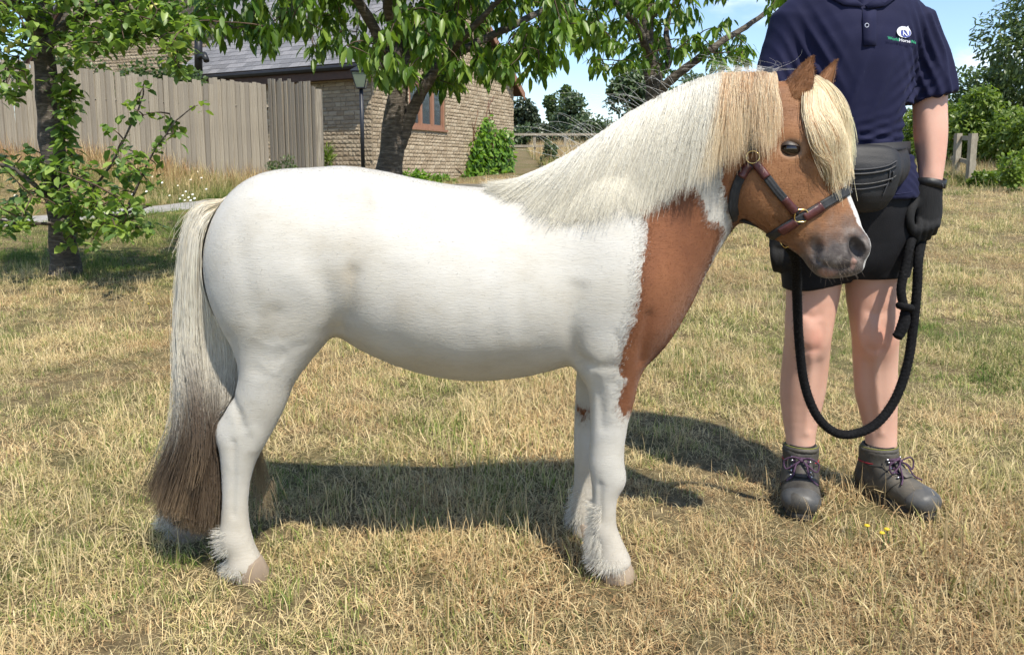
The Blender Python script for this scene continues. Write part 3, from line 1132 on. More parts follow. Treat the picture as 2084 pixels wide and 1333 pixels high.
# fore legs
FN, FF = PY - 0.10, PY + 0.085
S.tube(px_tube([
    (1168, 640, 1318, 640, 0.068, FN), (1172, 690, 1314, 692, 0.064, FN), (1181, 740, 1306, 742, 0.055, FN), (1196, 785, 1296, 790, 0.046, FN - .003),
    (1201, 842, 1281, 843, 0.039, FN - .006), (1200, 905, 1271, 905, 0.035, FN - .008), (1198, 945, 1269, 944, 0.036, FN - .01), (1204, 985, 1258, 981, 0.029, FN - .012),
    (1205, 1040, 1254, 1040, 0.0255, FN - .014), (1201, 1075, 1256, 1074, 0.030, FN - .014), (1209, 1104, 1266, 1100, 0.032, FN - .014), (1208, 1152, 1287, 1146, 0.042, FN - .014)], FN), k=0.022, cap=(0.04, 0.012))
S.tube(px_tube([
    (1165, 660, 1290, 660, 0.062, FF), (1172, 725, 1280, 725, 0.052, FF), (1172, 780, 1256, 780, 0.042, FF), (1170, 842, 1246, 842, 0.036, FF), (1168, 900, 1235, 900, 0.034, FF),
    (1169, 935, 1233, 935, 0.034, FF), (1168, 972, 1220, 968, 0.027, FF), (1164, 1012, 1214, 1012, 0.026, FF), (1160, 1040, 1216, 1038, 0.029, FF), (1166, 1062, 1220, 1058, 0.030, FF), (1162, 1086, 1230, 1082, 0.038, FF)], FF), k=0.02, cap=(0.04, 0.012))
# head, turned a little towards the camera
HP = lambda t: PY - 0.005 - 0.055 * t
S.tube(px_tube([
    (1532, 255, 1640, 172, 0.058, HP(0)), (1512, 320, 1682, 232, 0.072, HP(.15)), (1508, 385, 1700, 300, 0.074, HP(.35)),
    (1533, 432, 1714, 362, 0.062, HP(.52)), (1573, 468, 1732, 402, 0.050, HP(.68)), (1606, 491, 1748, 440, 0.046, HP(.82)),
    (1628, 510, 1756, 474, 0.046, HP(.92)), (1640, 528, 1760, 503, 0.043, HP(1.0)), (1654, 543, 1752, 526, 0.037, HP(1.04))], PY), k=0.03, cap=(0.05, 0.022), sub=4, p=2.25)
for s_ in (-1, 1):
    yc = HP(.3)
    S.ball(at(1556, 385, yc) + [0, s_ * 0.042, 0], (0.062, 0.030, 0.072), k=0.03)                       # cheek
    S.ball(at(1625, 287, yc) + [0, s_ * 0.060, 0], (0.040, 0.022, 0.030), k=0.03)                       # brow
    S.tube([list(at(1640, 345, HP(.4)) + [0, s_ * 0.064, 0]) + [1, 0, 0, 0.012, 0.012], list(at(1665, 420, HP(.65)) + [0, s_ * 0.047, 0]) + [1, 0, 0, 0.008, 0.008]], k=0.025)   # facial crest
    S.ball(at(1736, 500, HP(1)) + [0, s_ * 0.030, 0], (0.026, 0.018, 0.030), k=0.02)                    # nostril wing
    S.ball(at(1690, 520, HP(1)) + [0, s_ * 0.026, 0], (0.036, 0.020, 0.024), k=0.02)                    # upper lip
S.ball(at(1692, 549, HP(1.02)), (0.030, 0.026, 0.017), k=0.015)                                         # chin
S.ball(at(1728, 544, HP(1.04)), (0.028, 0.032, 0.018), k=0.015)
# carved features of the head
EYE = S.hit(1613, 303)
S.ball(EYE + [0, 0.006, 0], (0.0190, 0.011, 0.0130), k=0.010, mode='carve')
NOS = S.hit(1743, 507)
Mn = Matrix.Rotation(R(-24), 3, 'Y')
S.ball(NOS + [0.002, 0.002, 0], (0.0150, 0.022, 0.0265), k=0.006, M=np.array(Mn), mode='carve')
S.ball(S.hit(1656, 508) + [0, -0.004, 0], (0.012, 0.012, 0.018), k=0.018, mode='carve')
mouth = [S.hit(x, y) + np.array([0, -0.001, 0]) for x, y in ((1660, 528), (1680, 540), (1700, 547), (1722, 546), (1742, 541))]
S.tube([list(p) + [0, 1, 0, 0.006, 0.0032] for p in mouth], k=0.006, mode='carve')
S.ball(S.hit(1700, 372) + [0, -0.012, 0], (0.030, 0.012, 0.040), k=0.03, mode='carve')

PV, PQ = S.skin(4)
PN = normals(PV, PQ)
# smooth the trunk and legs more than the head, then draw in the muscle lines, folds and tendons
soft = (1 - 0.92 * sstep(at(1470, 300, PY)[0], at(1530, 300, PY)[0], PV[:, 0]))[:, None]
for it in range(12):
    PV = PV + soft * (laplace(PV, PQ, 0.5) - PV)
PN = normals(PV, PQ)
def stroke(pts, depth, width):
    """raise or press the skin along a line drawn on the near side"""
    L_ = np.array([S.hit(x, y) for x, y in catmull(np.array(pts, float), 5)])
    d = np.full(len(PV), 9.0)
    for i in range(len(L_) - 1):
        e_ = L_[i + 1] - L_[i]
        w_ = PV - L_[i]
        t_ = np.clip((w_ @ e_) / (e_ @ e_ + 1e-12), 0, 1)
        d = np.minimum(d, np.linalg.norm(w_ - t_[:, None] * e_, axis=1))
    return depth * np.exp(-(d / width) ** 2)
amp = 0.0012 * fnoise(PV, 20, 3)
for pts_, dp_, wd_ in (
        ([(694, 668), (704, 640), (711, 600), (717, 560)], -0.007, 0.020), ([(720, 530), (726, 480), (735, 420)], -0.003, 0.030), ([(700, 395), (728, 378), (755, 383), (768, 410)], 0.005, 0.018),
        ([(1180, 742), (1166, 700), (1162, 650), (1176, 590)], -0.007, 0.020), ([(1190, 545), (1210, 500), (1245, 465)], -0.003, 0.026), ([(1306, 735), (1312, 690), (1322, 645)], -0.006, 0.014),
        ([(1190, 735), (1215, 748), (1250, 745)], -0.004, 0.014), ([(1215, 770), (1222, 820), (1226, 870)], -0.003, 0.010), ([(1240, 790), (1246, 850)], 0.002, 0.012),
        ([(475, 900), (476, 960), (474, 1050)], -0.004, 0.0065), ([(1222, 985), (1222, 1020), (1221, 1062)], -0.004, 0.0065), ([(472, 812), (484, 840), (496, 866)], -0.005, 0.012),
        ([(560, 640), (535, 700), (520, 750)], -0.004, 0.022), ([(620, 700), (585, 715), (560, 730)], -0.0012, 0.012), ([(600, 560), (640, 610), (655, 650)], 0.004, 0.030),
        ([(500, 860), (520, 885), (515, 915)], 0.003, 0.014), ([(800, 560), (790, 640), (800, 700)], -0.0025, 0.03), ([(1080, 480), (1060, 580), (1066, 680)], -0.002, 0.022), ([(1020, 480), (1000, 580), (1004, 680)], -0.0018, 0.022), ([(960, 500), (940, 590), (942, 690)], -0.0015, 0.022),
        ([(1330, 480), (1350, 560), (1345, 640)], -0.003, 0.03), ([(1440, 300), (1455, 370), (1470, 420)], -0.004, 0.022), ([(480, 470), (500, 560), (515, 640)], -0.0025, 0.025),
        ([(1255, 680), (1262, 720), (1262, 760)], -0.0025, 0.008), ([(530, 740), (560, 760), (575, 740)], 0.0010, 0.005), ([(520, 690), (545, 705), (570, 700), (590, 715)], 0.0009, 0.005)):
    amp = amp + stroke(pts_, dp_, wd_)
PV = PV + PN * amp[:, None]
for it in range(2):
    PV = PV + soft * (laplace(PV, PQ, 0.5) - PV)
PN = normals(PV, PQ)

# coat pattern: distances to the chestnut patches, measured on the side of the pony
def side(poly, Y):
    return [(at(x, y, Y)[0], at(x, y, Y)[2]) for x, y in poly]
XZ = PV[:, [0, 2]]
breast = side([(1306, 420), (1322, 408), (1342, 405), (1364, 416), (1378, 394), (1406, 376), (1428, 390), (1446, 420), (1456, 450), (1500, 470), (1450, 620), (1420, 700), (1330, 760), (1312, 800), (1290, 838),
               (1268, 842), (1262, 828), (1257, 815), (1262, 790), (1275, 768), (1258, 760), (1258, 730), (1273, 676), (1286, 645), (1296, 600), (1298, 548), (1310, 510), (1316, 470)], PY - 0.13)
d1 = poly_dist(XZ, breast)
breast_far = side([(1340, 430), (1440, 400), (1520, 470), (1450, 640), (1340, 740), (1300, 640), (1320, 520)], PY + 0.1)
d1f = poly_dist(XZ, breast_far)
mid = sstep(PY + 0.0, PY + 0.08, PV[:, 1])
d1 = d1 * (1 - mid) + d1f * mid
head_poly = side([(1492, 160), (1478, 250), (1474, 305), (1464, 340), (1472, 390), (1484, 436), (1500, 460), (1600, 640), (1900, 640), (1900, 60), (1500, 60)], PY - 0.06)
d2 = poly_dist(XZ, head_poly)
spot = side([(1180, 828), (1187, 834), (1194, 827), (1196, 837), (1188, 850), (1181, 843)], FF - 0.035)
d3 = np.where(PV[:, 1] > PY, poly_dist(XZ, spot), -1)
brown = np.maximum(np.maximum(d1, d2), d3)
headness = sstep(-0.01, 0.03, d2)
# blaze: along the front of the face
hx = np.array([[*at(a, b, HP(t))] for a, b, t in ((1655, 200, .1), (1690, 250, .2), (1709, 330, .45), (1728, 385, .62), (1748, 432, .8), (1765, 478, .95), (1772, 505, 1.), (1764, 530, 1.05))])
bz = np.full(len(PV), 9.0)
for i in range(len(hx) - 1):
    e = hx[i + 1] - hx[i]
    w = PV - hx[i]
    t = np.clip((w @ e) / (e @ e), 0, 1)
    q = w - t[:, None] * e
    q[:, 1] *= 0.75
    bz = np.minimum(bz, np.linalg.norm(q, axis=1))
blaze = 0.032 - bz
mz = at(1720, 560, HP(1))
muzzle = 1 - np.linalg.norm((PV - mz) * [1, 0.6, 1], axis=1) / 0.180
nosd = 1 - np.linalg.norm(PV - NOS, axis=1) / 0.035
lipd = 1 - np.linalg.norm((PV - S.hit(1684, 556)) * [.8, .7, 1.4], axis=1) / 0.030
lipd = np.maximum(lipd, 1 - np.linalg.norm((PV - S.hit(1738, 535)) * [1.5, 1, 0.7], axis=1) / 0.020)
eyed = 1 - np.linalg.norm((PV - EYE) * [0.8, .6, 1.1], axis=1) / 0.030
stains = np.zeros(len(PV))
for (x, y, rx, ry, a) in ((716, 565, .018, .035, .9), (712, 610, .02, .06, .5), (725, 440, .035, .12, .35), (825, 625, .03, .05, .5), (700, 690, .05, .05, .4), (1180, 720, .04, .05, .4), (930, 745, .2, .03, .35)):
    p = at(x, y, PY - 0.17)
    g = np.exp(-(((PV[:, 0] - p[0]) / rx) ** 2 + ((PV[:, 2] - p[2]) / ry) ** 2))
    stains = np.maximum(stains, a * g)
dirt = 0.75 * sstep(0.28, 0.05, PV[:, 2])
stains = np.maximum(stains, dirt)
inner = sstep(0.045, 0.0, np.abs(np.linalg.norm(PV - (at(1606, 190, PY - .05)), axis=1)))

m_coat, nt, bs, out = mat_new('pony_coat')
tc = nt.nodes.new('ShaderNodeTexCoord')
hairn = noise(nt, 170, 4, 0.62, sc=(0.30, 0.6, 1.5))
fine = noise(nt, 420, 3, 0.6, sc=(0.35, 1, 1.6))
swirl = noise(nt, 7, 6, 0.62, sc=(0.8, 1, 1.3))
edge = math_(nt, 'ADD', attr(nt, 'brown'), math_(nt, 'MULTIPLY', math_(nt, 'SUBTRACT', noise(nt, 85, 5, 0.62, sc=(1.3, 1, 0.45)), 0.5), 0.042))
mr = nd(nt, 'ShaderNodeMapRange')
mr.inputs['From Min'].default_value = -0.0022
mr.inputs['From Max'].default_value = 0.0022
nt.links.new(edge, mr.inputs['Value'])
white = ramp(nt, swirl, [(0.30, (0.40, 0.362, 0.298)), (0.44, (0.475, 0.45, 0.398)), (0.58, (0.515, 0.495, 0.453)), (0.74, (0.545, 0.53, 0.497))])
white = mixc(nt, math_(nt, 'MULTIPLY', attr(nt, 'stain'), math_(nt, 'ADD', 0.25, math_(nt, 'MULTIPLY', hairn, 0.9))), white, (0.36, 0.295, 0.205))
white = mixc(nt, math_(nt, 'MULTIPLY', hairn, 0.36), white, (0.385, 0.362, 0.312))
white = mixc(nt, math_(nt, 'MULTIPLY', fine, 0.12), white, (0.50, 0.49, 0.465))
brn = ramp(nt, noise(nt, 6.5, 6, 0.62), [(0.28, (0.135, 0.048, 0.020)), (0.55, (0.205, 0.078, 0.031)), (0.8, (0.275, 0.115, 0.050))])
brn = mixc(nt, math_(nt, 'MULTIPLY', hairn, 0.30), brn, (0.105, 0.036, 0.016))
headb = ramp(nt, noise(nt, 22, 4, 0.6), [(0.25, (0.155, 0.066, 0.027)), (0.55, (0.245, 0.112, 0.046)), (0.8, (0.315, 0.158, 0.070))])
headb = mixc(nt, math_(nt, 'MULTIPLY', hairn, 0.25), headb, (0.135, 0.053, 0.022))
brn = mixc(nt, attr(nt, 'headness'), brn, headb)
mzf = math_(nt, 'ADD', attr(nt, 'muzzle'), math_(nt, 'MULTIPLY', math_(nt, 'SUBTRACT', noise(nt, 26, 5, 0.6), 0.5), 0.55))
mzr = nd(nt, 'ShaderNodeMapRange')
mzr.inputs['From Min'].default_value = 0.12
mzr.inputs['From Max'].default_value = 0.52
nt.links.new(mzf, mzr.inputs['Value'])
greys = ramp(nt, noise(nt, 34, 5, 0.65), [(0.3, (0.028, 0.026, 0.028)), (0.52, (0.075, 0.069, 0.068)), (0.72, (0.21, 0.19, 0.175))])
brn = mixc(nt, math_(nt, 'MULTIPLY', mzr.outputs[0], 0.93), brn, greys)
def band(a, lo, hi, amp=0.0, sc=40):
    v = attr(nt, a)
    if amp:
        v = math_(nt, 'ADD', v, math_(nt, 'MULTIPLY', math_(nt, 'SUBTRACT', noise(nt, sc, 4), 0.5), amp))
    r_ = nd(nt, 'ShaderNodeMapRange')
    r_.inputs['From Min'].default_value = lo
    r_.inputs['From Max'].default_value = hi
    nt.links.new(v, r_.inputs['Value'])
    return r_.outputs[0]
brn = mixc(nt, band('blaze', -0.0015, 0.0025, 0.012, 90), brn, (0.54, 0.53, 0.51))
brn = mixc(nt, math_(nt, 'MULTIPLY', band('lip', 0.30, 0.70, 0.6, 60), 0.5), brn, (0.50, 0.28, 0.22))
brn = mixc(nt, math_(nt, 'MULTIPLY', band('eyerim', 0.05, 0.75), 0.62), brn, (0.36, 0.27, 0.20))
brn = mixc(nt, band('eyerim', 0.52, 0.66), brn, (0.022, 0.016, 0.013))
brn = mixc(nt, band('nose', 0.30, 0.52), brn, (0.016, 0.011, 0.011))
coat = mixc(nt, mr.outputs[0], white, brn)
nt.links.new(coat, bs.inputs['Base Color'])
bs.inputs['Roughness'].default_value = 0.62
bs.inputs['Specular IOR Level'].default_value = 0.28
bs.inputs['Sheen Weight'].default_value = 0.12
bs.inputs['Sheen Roughness'].default_value = 0.5
bump(nt, bs, math_(nt, 'ADD', math_(nt, 'MULTIPLY', hairn, 0.9), math_(nt, 'MULTIPLY', fine, 0.5)), 0.34, 0.0024)

body = mesh_obj('body', PV, PQ, m_coat, pony, True, dict(brown=brown, headness=headness, blaze=blaze, muzzle=muzzle, nose=nosd, lip=lipd, eyerim=eyed, stain=stains))

# ears: thin cupped shells, open to the front
def ear(bx, by, tx, ty, y0, y1, w, front):
    b, t = at(bx, by, y0), at(tx, ty, y1)
    ax = t - b
    L_ = np.linalg.norm(ax)
    ax /= L_
    fr = np.array(front, float)
    fr -= ax * (fr @ ax)
    fr /= np.linalg.norm(fr)
    sd_ = np.cross(ax, fr)
    nt_, nu = 16, 15
    V, F = [], []
    for sh in (0.0, 0.0028):
        for i in range(nt_ + 1):
            q = i / nt_
            r_ = w * np.interp(q, [0, .12, .35, .6, .8, .93, 1], [.80, .92, 1.0, .84, .52, .22, .01])
            r_ = max(r_ - sh * min(1, (1 - q) * 6), 0.0004)
            half = math.radians(np.interp(q, [0, .25, .7, 1], [150, 112, 100, 95]))
            c = b + ax * L_ * q + fr * (0.012 * math.sin(q * 3.0)) + sd_ * 0.0
            for k in range(nu):
                ph = -half + 2 * half * k / (nu - 1)
                V.append(c - fr * r_ * math.cos(ph) * 0.85 + sd_ * r_ * math.sin(ph))
    n1 = (nt_ + 1) * nu
    for i in range(nt_):
        for k in range(nu - 1):
            a_ = i * nu + k
            F.append((a_, a_ + 1, a_ + nu + 1, a_ + nu))
            F.append((n1 + a_ + nu, n1 + a_ + nu + 1, n1 + a_ + 1, n1 + a_))
        for k in (0, nu - 1):
            a_ = i * nu + k
            F.append((a_, a_ + nu, n1 + a_ + nu, n1 + a_))
    V = np.array(V)
    m_ = len(V)
    one = np.ones(m_)
    o = mesh_obj('ear', V, F, m_coat, pony, True, dict(brown=one, headness=one, blaze=-one, muzzle=-one, nose=-one, lip=-one, eyerim=-one, stain=0 * one))
    # soft hair along the rim and over the back of the ear
    k = rng0.integers(0, n1 - nu - 1, 2600)
    u1, u2 = rng0.uniform(0, 1, (2600, 1)), rng0.uniform(0, 1, (2600, 1))
    k = np.where(k % nu == nu - 1, k - 1, k)
    p0 = (V[k] * (1 - u1) + V[k + 1] * u1) * (1 - u2) + (V[k + nu] * (1 - u1) + V[k + nu + 1] * u1) * u2
    ci = b + ax[None, :] * ((p0 - b) @ ax)[:, None]
    o_ = p0 - ci
    o_ /= np.linalg.norm(o_, axis=1)[:, None] + 1e-9
    g = ax[None, :] * 0.8 + o_ * 0.35 + rng0.normal(size=(2600, 3)) * 0.2
    ln = rng0.uniform(0.004, 0.008, (2600, 1))
    hair_obj('ear_hair', np.stack([p0, p0 + g * ln * .5, p0 + g * ln], 1), np.full(2600, 0.0002), m_hair, o, np.clip(np.array([[0.27, 0.125, 0.05]]) * (1 + .2 * rng0.normal(size=(2600, 1))), .02, .9), 0.4)
    return o
# eye
m_eye, nt, bs, out = mat_new('pony_eye')
bs.inputs['Base Color'].default_value = (0.012, 0.007, 0.005, 1)
bs.inputs['Roughness'].default_value = 0.04
bs.inputs['Coat Weight'].default_value = 0.6
bs.inputs['Coat Roughness'].default_value = 0.02
def uv_ball(c, r, n=20, m=14, M=None):
    V, F = [], []
    for i in range(m + 1):
        ph = math.pi * i / m
        for j in range(n):
            th = 2 * math.pi * j / n
            p = np.array([r[0] * math.sin(ph) * math.cos(th), r[1] * math.sin(ph) * math.sin(th), r[2] * math.cos(ph)])
            V.append(c + (np.array(M) @ p if M is not None else p))
    for i in range(m):
        for j in range(n):
            F.append((i * n + j, i * n + (j + 1) % n, (i + 1) * n + (j + 1) % n, (i + 1) * n + j))
    return V, F
V, F = uv_ball(EYE + np.array([0, 0.0100, 0.0]), (0.0225, 0.0160, 0.0165))
mesh_obj('eye', V, F, m_eye, pony)
farE = np.array([EYE[0], 2 * HP(.3) - EYE[1], EYE[2]])
V, F = uv_ball(farE + np.array([0, -0.006, 0]), (0.021, 0.015, 0.016))
mesh_obj('eye', V, F, m_eye, pony)
# eyelids
m_lid = simple('pony_lid', (0.03, 0.022, 0.018), (0.05, 0.034, 0.026), 60, 0.5, 0.2, 0.002)
m_lid2 = simple('pony_lower_lid', (0.15, 0.095, 0.065), (0.10, 0.06, 0.042), 60, 0.55, 0.2, 0.002)
def lid(zc, up, mat, g):
    c = EYE + np.array([0, 0.0100, 0.0])
    r_ = np.array([0.0225, 0.0160, 0.0165]) * g
    V, F = [], []
    na, nb = 22, 8
    for i in range(na + 1):
        a = math.pi * (0.03 + 0.94 * i / na)
        for k in range(nb + 1):
            edge = zc * math.sin(a) ** 0.8
            b = math.asin(np.clip(edge, -1, 1)) if up else math.asin(np.clip(edge, -1, 1))
            e_ = math.pi / 2 * 0.98 if up else -math.pi / 2 * 0.98
            q = b + (e_ - b) * k / nb
            V.append(c + r_ * np.array([-math.cos(a) * math.cos(q), -math.sin(a) * math.cos(q), math.sin(q)]) + np.array([0, 0, 0.16 * 0.02 * math.cos(a)]))
    for i in range(na):
        for k in range(nb):
            a = i * (nb + 1) + k
            F.append((a, a + 1, a + nb + 2, a + nb + 1))
    mesh_obj('eyelid', V, F, mat, pony)
lid(0.42, True, m_lid, 1.09)
lid(-0.62, False, m_lid2, 1.06)
# hooves
m_hoof = simple('pony_hoof', (0.36, 0.285, 0.21), (0.22, 0.165, 0.115), 18, 0.6, 0.3, 0.004, sc=(1, 1, 0.3))
def hoof(px, Y, r=0.042):
    c = at(px, 1100, Y)
    c[2] = 0.0
    V, F = [], []
    n = 20
    for (z, k, dx) in ((0.0, 1.0, 0.006), (0.004, 1.03, 0.006), (0.045, 0.84, -0.004), (0.052, 0.74, -0.006)):
        for j in range(n):
            th = 2 * math.pi * j / n
            V.append(c + np.array([dx + r * k * math.cos(th) * (1.12 if math.cos(th) > 0 else 0.9), r * k * 0.95 * math.sin(th), z]))
    for i in range(3):
        for j in range(n):
            F.append((i * n + j, i * n + (j + 1) % n, (i + 1) * n + (j + 1) % n, (i + 1) * n + j))
    F.append(tuple(range(n - 1, -1, -1)))
    F.append(tuple(range(3 * n, 4 * n)))
    return mesh_obj('hoof', V, F, m_hoof, pony)
hoof(502, HN - .014); hoof(378, HF); hoof(1250, FN - .014); hoof(1198, FF, 0.043)

# ---- hair
def hair_mat(name, rough=0.45, spec=0.35):
    m, nt, bs, out = mat_new(name)
    hi = nt.nodes.new('ShaderNodeHairInfo')
    c = attr(nt, 'tint', 'Color')
    v = nd(nt, 'ShaderNodeMapRange')
    v.inputs['To Min'].default_value = 0.78
    v.inputs['To Max'].default_value = 1.12
    nt.links.new(hi.outputs['Random'], v.inputs['Value'])
    mm = nt.nodes.new('ShaderNodeVectorMath')
    mm.operation = 'SCALE'
    nt.links.new(c, mm.inputs[0])
    nt.links.new(v.outputs[0], mm.inputs['Scale'])
    nt.links.new(mm.outputs[0], bs.inputs['Base Color'])
    bs.inputs['Roughness'].default_value = rough
    bs.inputs['Specular IOR Level'].default_value = spec
    tr = nt.nodes.new('ShaderNodeBsdfTranslucent')
    nt.links.new(mm.outputs[0], tr.inputs['Color'])
    mx = nt.nodes.new('ShaderNodeMixShader')
    mx.inputs[0].default_value = 0.36
    nt.links.new(bs.outputs[0], mx.inputs[1])
    nt.links.new(tr.outputs[0], mx.inputs[2])
    nt.links.new(mx.outputs[0], out.inputs[0])
    return m
m_hair = hair_mat('pony_hair')
rng0 = np.random.default_rng(3)
ear(1594, 222, 1652, 117, PY - 0.034, PY - 0.062, 0.034, (0.95, 0.55, 0.0))
ear(1648, 205, 1701, 124, PY + 0.034, PY + 0.064, 0.029, (0.9, -0.5, 0.0))

def bez(P, t):
    """P (k,N,3) control points, t (m,) -> (N,m,3)"""
    k = len(P) - 1
    out = 0
    for i in range(k + 1):
        w = math.comb(k, i) * t ** i * (1 - t) ** (k - i)
        out = out + P[i][:, None, :] * w[None, :, None]
    return out

def interp_rows(tab, s):
    tab = np.array(tab, float)
    return np.stack([np.interp(s, tab[:, 0], tab[:, j]) for j in range(1, tab.shape[1])], 1)

def px_many(xy, Y):
    u = (xy[:, 0] - PCX) / FPX
    v = (PCY - xy[:, 1]) / FPX
    d = np.stack([u, math.cos(PITCH) + v * math.sin(PITCH), -math.sin(PITCH) + v * math.cos(PITCH)], 1)
    return np.array([0, 0, CAM_H]) + d * (Y / d[:, 1])[:, None]

def locks(n, per, rng):
    """n locks: lock id and position inside it for n*per strands"""
    return np.repeat(np.arange(n), per), rng.normal(size=(n * per, 3))

# mane: crest point, mid point and tip for each place along the neck, as outlined in the photograph
rng = np.random.default_rng(5)
#        s    root x,y     mid x,y      tip x,y
mane_tab = [(0.00, 1015, 379, 1004, 380, 994, 383), (0.08, 1075, 356, 1052, 368, 1020, 388), (0.16, 1130, 330, 1098, 360, 1052, 402), (0.24, 1180, 302, 1142, 350, 1094, 420),
            (0.34, 1240, 260, 1195, 328, 1142, 430), (0.44, 1295, 225, 1250, 306, 1198, 432), (0.54, 1345, 198, 1306, 288, 1262, 424), (0.62, 1385, 180, 1350, 272, 1312, 402),
            (0.70, 1425, 164, 1395, 255, 1364, 374), (0.78, 1465, 153, 1448, 238, 1438, 345), (0.85, 1500, 147, 1490, 222, 1490, 315), (0.92, 1538, 146, 1534, 208, 1542, 288), (1.00, 1574, 148, 1572, 208, 1580, 285)]
NL, PER = 360, 95
lid, jit = locks(NL, PER, rng)
ls = np.sort(rng.uniform(0, 1, NL)) ** 0.95
s = np.clip(ls[lid] + jit[:, 0] * 0.014, 0, 1)
T = interp_rows(mane_tab, s)
llen = rng.uniform(0.82, 1.10, NL)[lid] * (1.08 - 0.55 * rng.uniform(0, 1, len(s)) ** 2.2)
llen = llen * np.where(s > 0.77, (0.62 + 0.50 * rng.uniform(size=NL)[lid]), 1.0)
lsw = rng.normal(size=NL)[lid]
root = px_many(T[:, 0:2] + rng.normal(size=(len(s), 2)) * 2.5, np.full(len(s), PY) + rng.uniform(-0.022, 0.020, len(s)))
root[:, 2] -= 0.006
midp = px_many(T[:, 2:4], PY - 0.09 * np.clip(0.25 + s * 2.5, 0, 1) + rng.normal(size=len(s)) * 0.012 * np.clip(s * 4, 0.1, 1))
tip = px_many(T[:, 4:6] + np.stack([lsw * 9 + jit[:, 1] * 5, rng.normal(size=len(s)) * 9], 1), PY - 0.125 * np.clip(0.35 + s * 2.2, 0, 1))
lift = np.array([0, -0.022, 0.020])
c1 = root + (midp - root) * 0.25 + lift * np.clip(s * 3.0, 0.03, 1)[:, None]
c2 = midp + np.array([0, -0.03, 0.01]) * np.clip(s * 3.0, 0.0, 1)[:, None]
tip = root + (tip - root) * llen[:, None]
tt = np.linspace(0, 1, 12)
st = bez([root, c1, c2, tip], tt)
layer = rng.uniform(0.0015, 0.013, len(s)) * np.clip(s * 4, 0.08, 1)
wav = (np.sin(tt[None, :] * (5 + lsw[:, None]) * 2.2 + lid[:, None] * 1.7) * 0.0035 * tt[None, :])
st[:, :, 0] += wav + jit[:, 2][:, None] * 0.0025 * tt[None, :]
n, m = st.shape[:2]
st = S.push_out(st.reshape(-1, 3), np.repeat(layer, m) * np.tile(0.35 + 0.65 * np.minimum(tt * 4, 1), n), 4).reshape(n, m, 3)
cream = np.array([0.86, 0.835, 0.76])
cols = cream[None] * (1 + 0.045 * lsw[:, None]) * np.array([1, 1, 1])
ging = sstep(0.765, 0.80, s + 0.006 * jit[:, 2])
gcol = np.where((rng.uniform(size=NL)[lid] < 0.45)[:, None], np.array([0.68, 0.47, 0.29]), np.array([0.86, 0.74, 0.55]))
cols = cols * (1 - ging[:, None]) + gcol * ging[:, None] * (1 + 0.08 * lsw[:, None])
col3 = np.repeat(cols[:, None, :], m, 1)
tipc = np.array([0.80, 0.70, 0.52])
col3 = col3 * (1 - (ging[:, None] * tt[None, :] ** 2 * 0.55)[..., None]) + tipc * (ging[:, None] * tt[None, :] ** 2 * 0.55)[..., None]
yel = (0.35 * tt[None, :, None]) * np.array([0.0, 0.05, 0.20])
col3 = np.clip(col3 * (1 - yel), 0.02, 0.95)
# flyaway hairs above the crest near the withers and poll
nf = 110
fs = rng.uniform(0.16, 0.62, nf)
fs[40:] = rng.uniform(0.85, 1.0, nf - 40)
T = interp_rows(mane_tab, fs)
fr = px_many(T[:, 0:2] + rng.normal(size=(nf, 2)) * 3, np.full(nf, PY))
up = np.stack([rng.normal(-0.045, 0.03, nf), rng.normal(0, 0.02, nf), rng.uniform(0.015, 0.060, nf)], 1)
up[40:] = np.stack([rng.normal(-0.01, 0.05, 70), rng.normal(0, 0.02, 70), rng.uniform(0.004, 0.016, 70)], 1)
end = fr + up + np.stack([rng.normal(-0.05, 0.05, nf), rng.normal(0, 0.03, nf), rng.uniform(-0.06, 0.03, nf)], 1)
fly = bez([fr, fr + up * 0.8, fr + up * 1.3, end], tt)
st = np.concatenate([st, fly])
col3 = np.concatenate([col3, np.repeat(np.repeat(np.array([[0.90, 0.88, 0.82]]), nf, 0)[:, None, :], m, 1)])
rad = np.concatenate([rng.uniform(0.00028, 0.00050, n), np.full(nf, 0.00022)])
hair_obj('mane', st, rad, m_hair, pony, col3, 0.2)

# forelock
NL, PER = 70, 85
lid, jit = locks(NL, PER, rng)
#            s  root       mid        tip
fore_tab = [(0, 1628, 186, 1634, 262, 1668, 305), (0.25, 1634, 170, 1652, 260, 1684, 330), (0.5, 1640, 164, 1672, 250, 1696, 348), (0.75, 1652, 162, 1700, 236, 1716, 336), (1, 1664, 162, 1722, 225, 1726, 305)]
ls = rng.uniform(0, 1, NL)
s = np.clip(ls[lid] + jit[:, 0] * 0.05, 0, 1)
T = interp_rows(fore_tab, s)
lsw = rng.normal(size=NL)[lid]
yr = PY - 0.035 + 0.07 * s
root = px_many(T[:, 0:2] + jit[:, 1:3] * 3, yr)
def on_skin(xy, back):
    out = []
    for x, y in xy:
        h = S.hit(x, y)
        out.append(h if S.value(h[None])[0] < 0.004 and h[1] < back else at(x, y, back))
    return np.array(out)
midp = on_skin(T[:, 2:4] + jit[:, 1:3] * 3, PY - 0.035)
tip = on_skin(T[:, 4:6] + np.stack([lsw * 5, rng.normal(size=len(s)) * 22 - 4 * np.abs(lsw)], 1) + jit[:, 1:3] * 3.5, PY - 0.045)
c1 = root + (midp - root) * 0.4 + np.array([0.010, -0.012, 0.012])
st = bez([root, c1, midp + (midp - (root + tip) / 2) * 0.6, tip], tt)
n = len(st)
st[:, :, 0] += np.sin(tt[None, :] * 6 + lid[:, None] * 2.1) * 0.0022 * tt[None, :]
st = S.push_out(st.reshape(-1, 3), np.repeat(rng.uniform(0.002, 0.014, n), m) * np.tile(np.minimum(0.4 + tt * 2, 1), n), 4).reshape(n, m, 3)
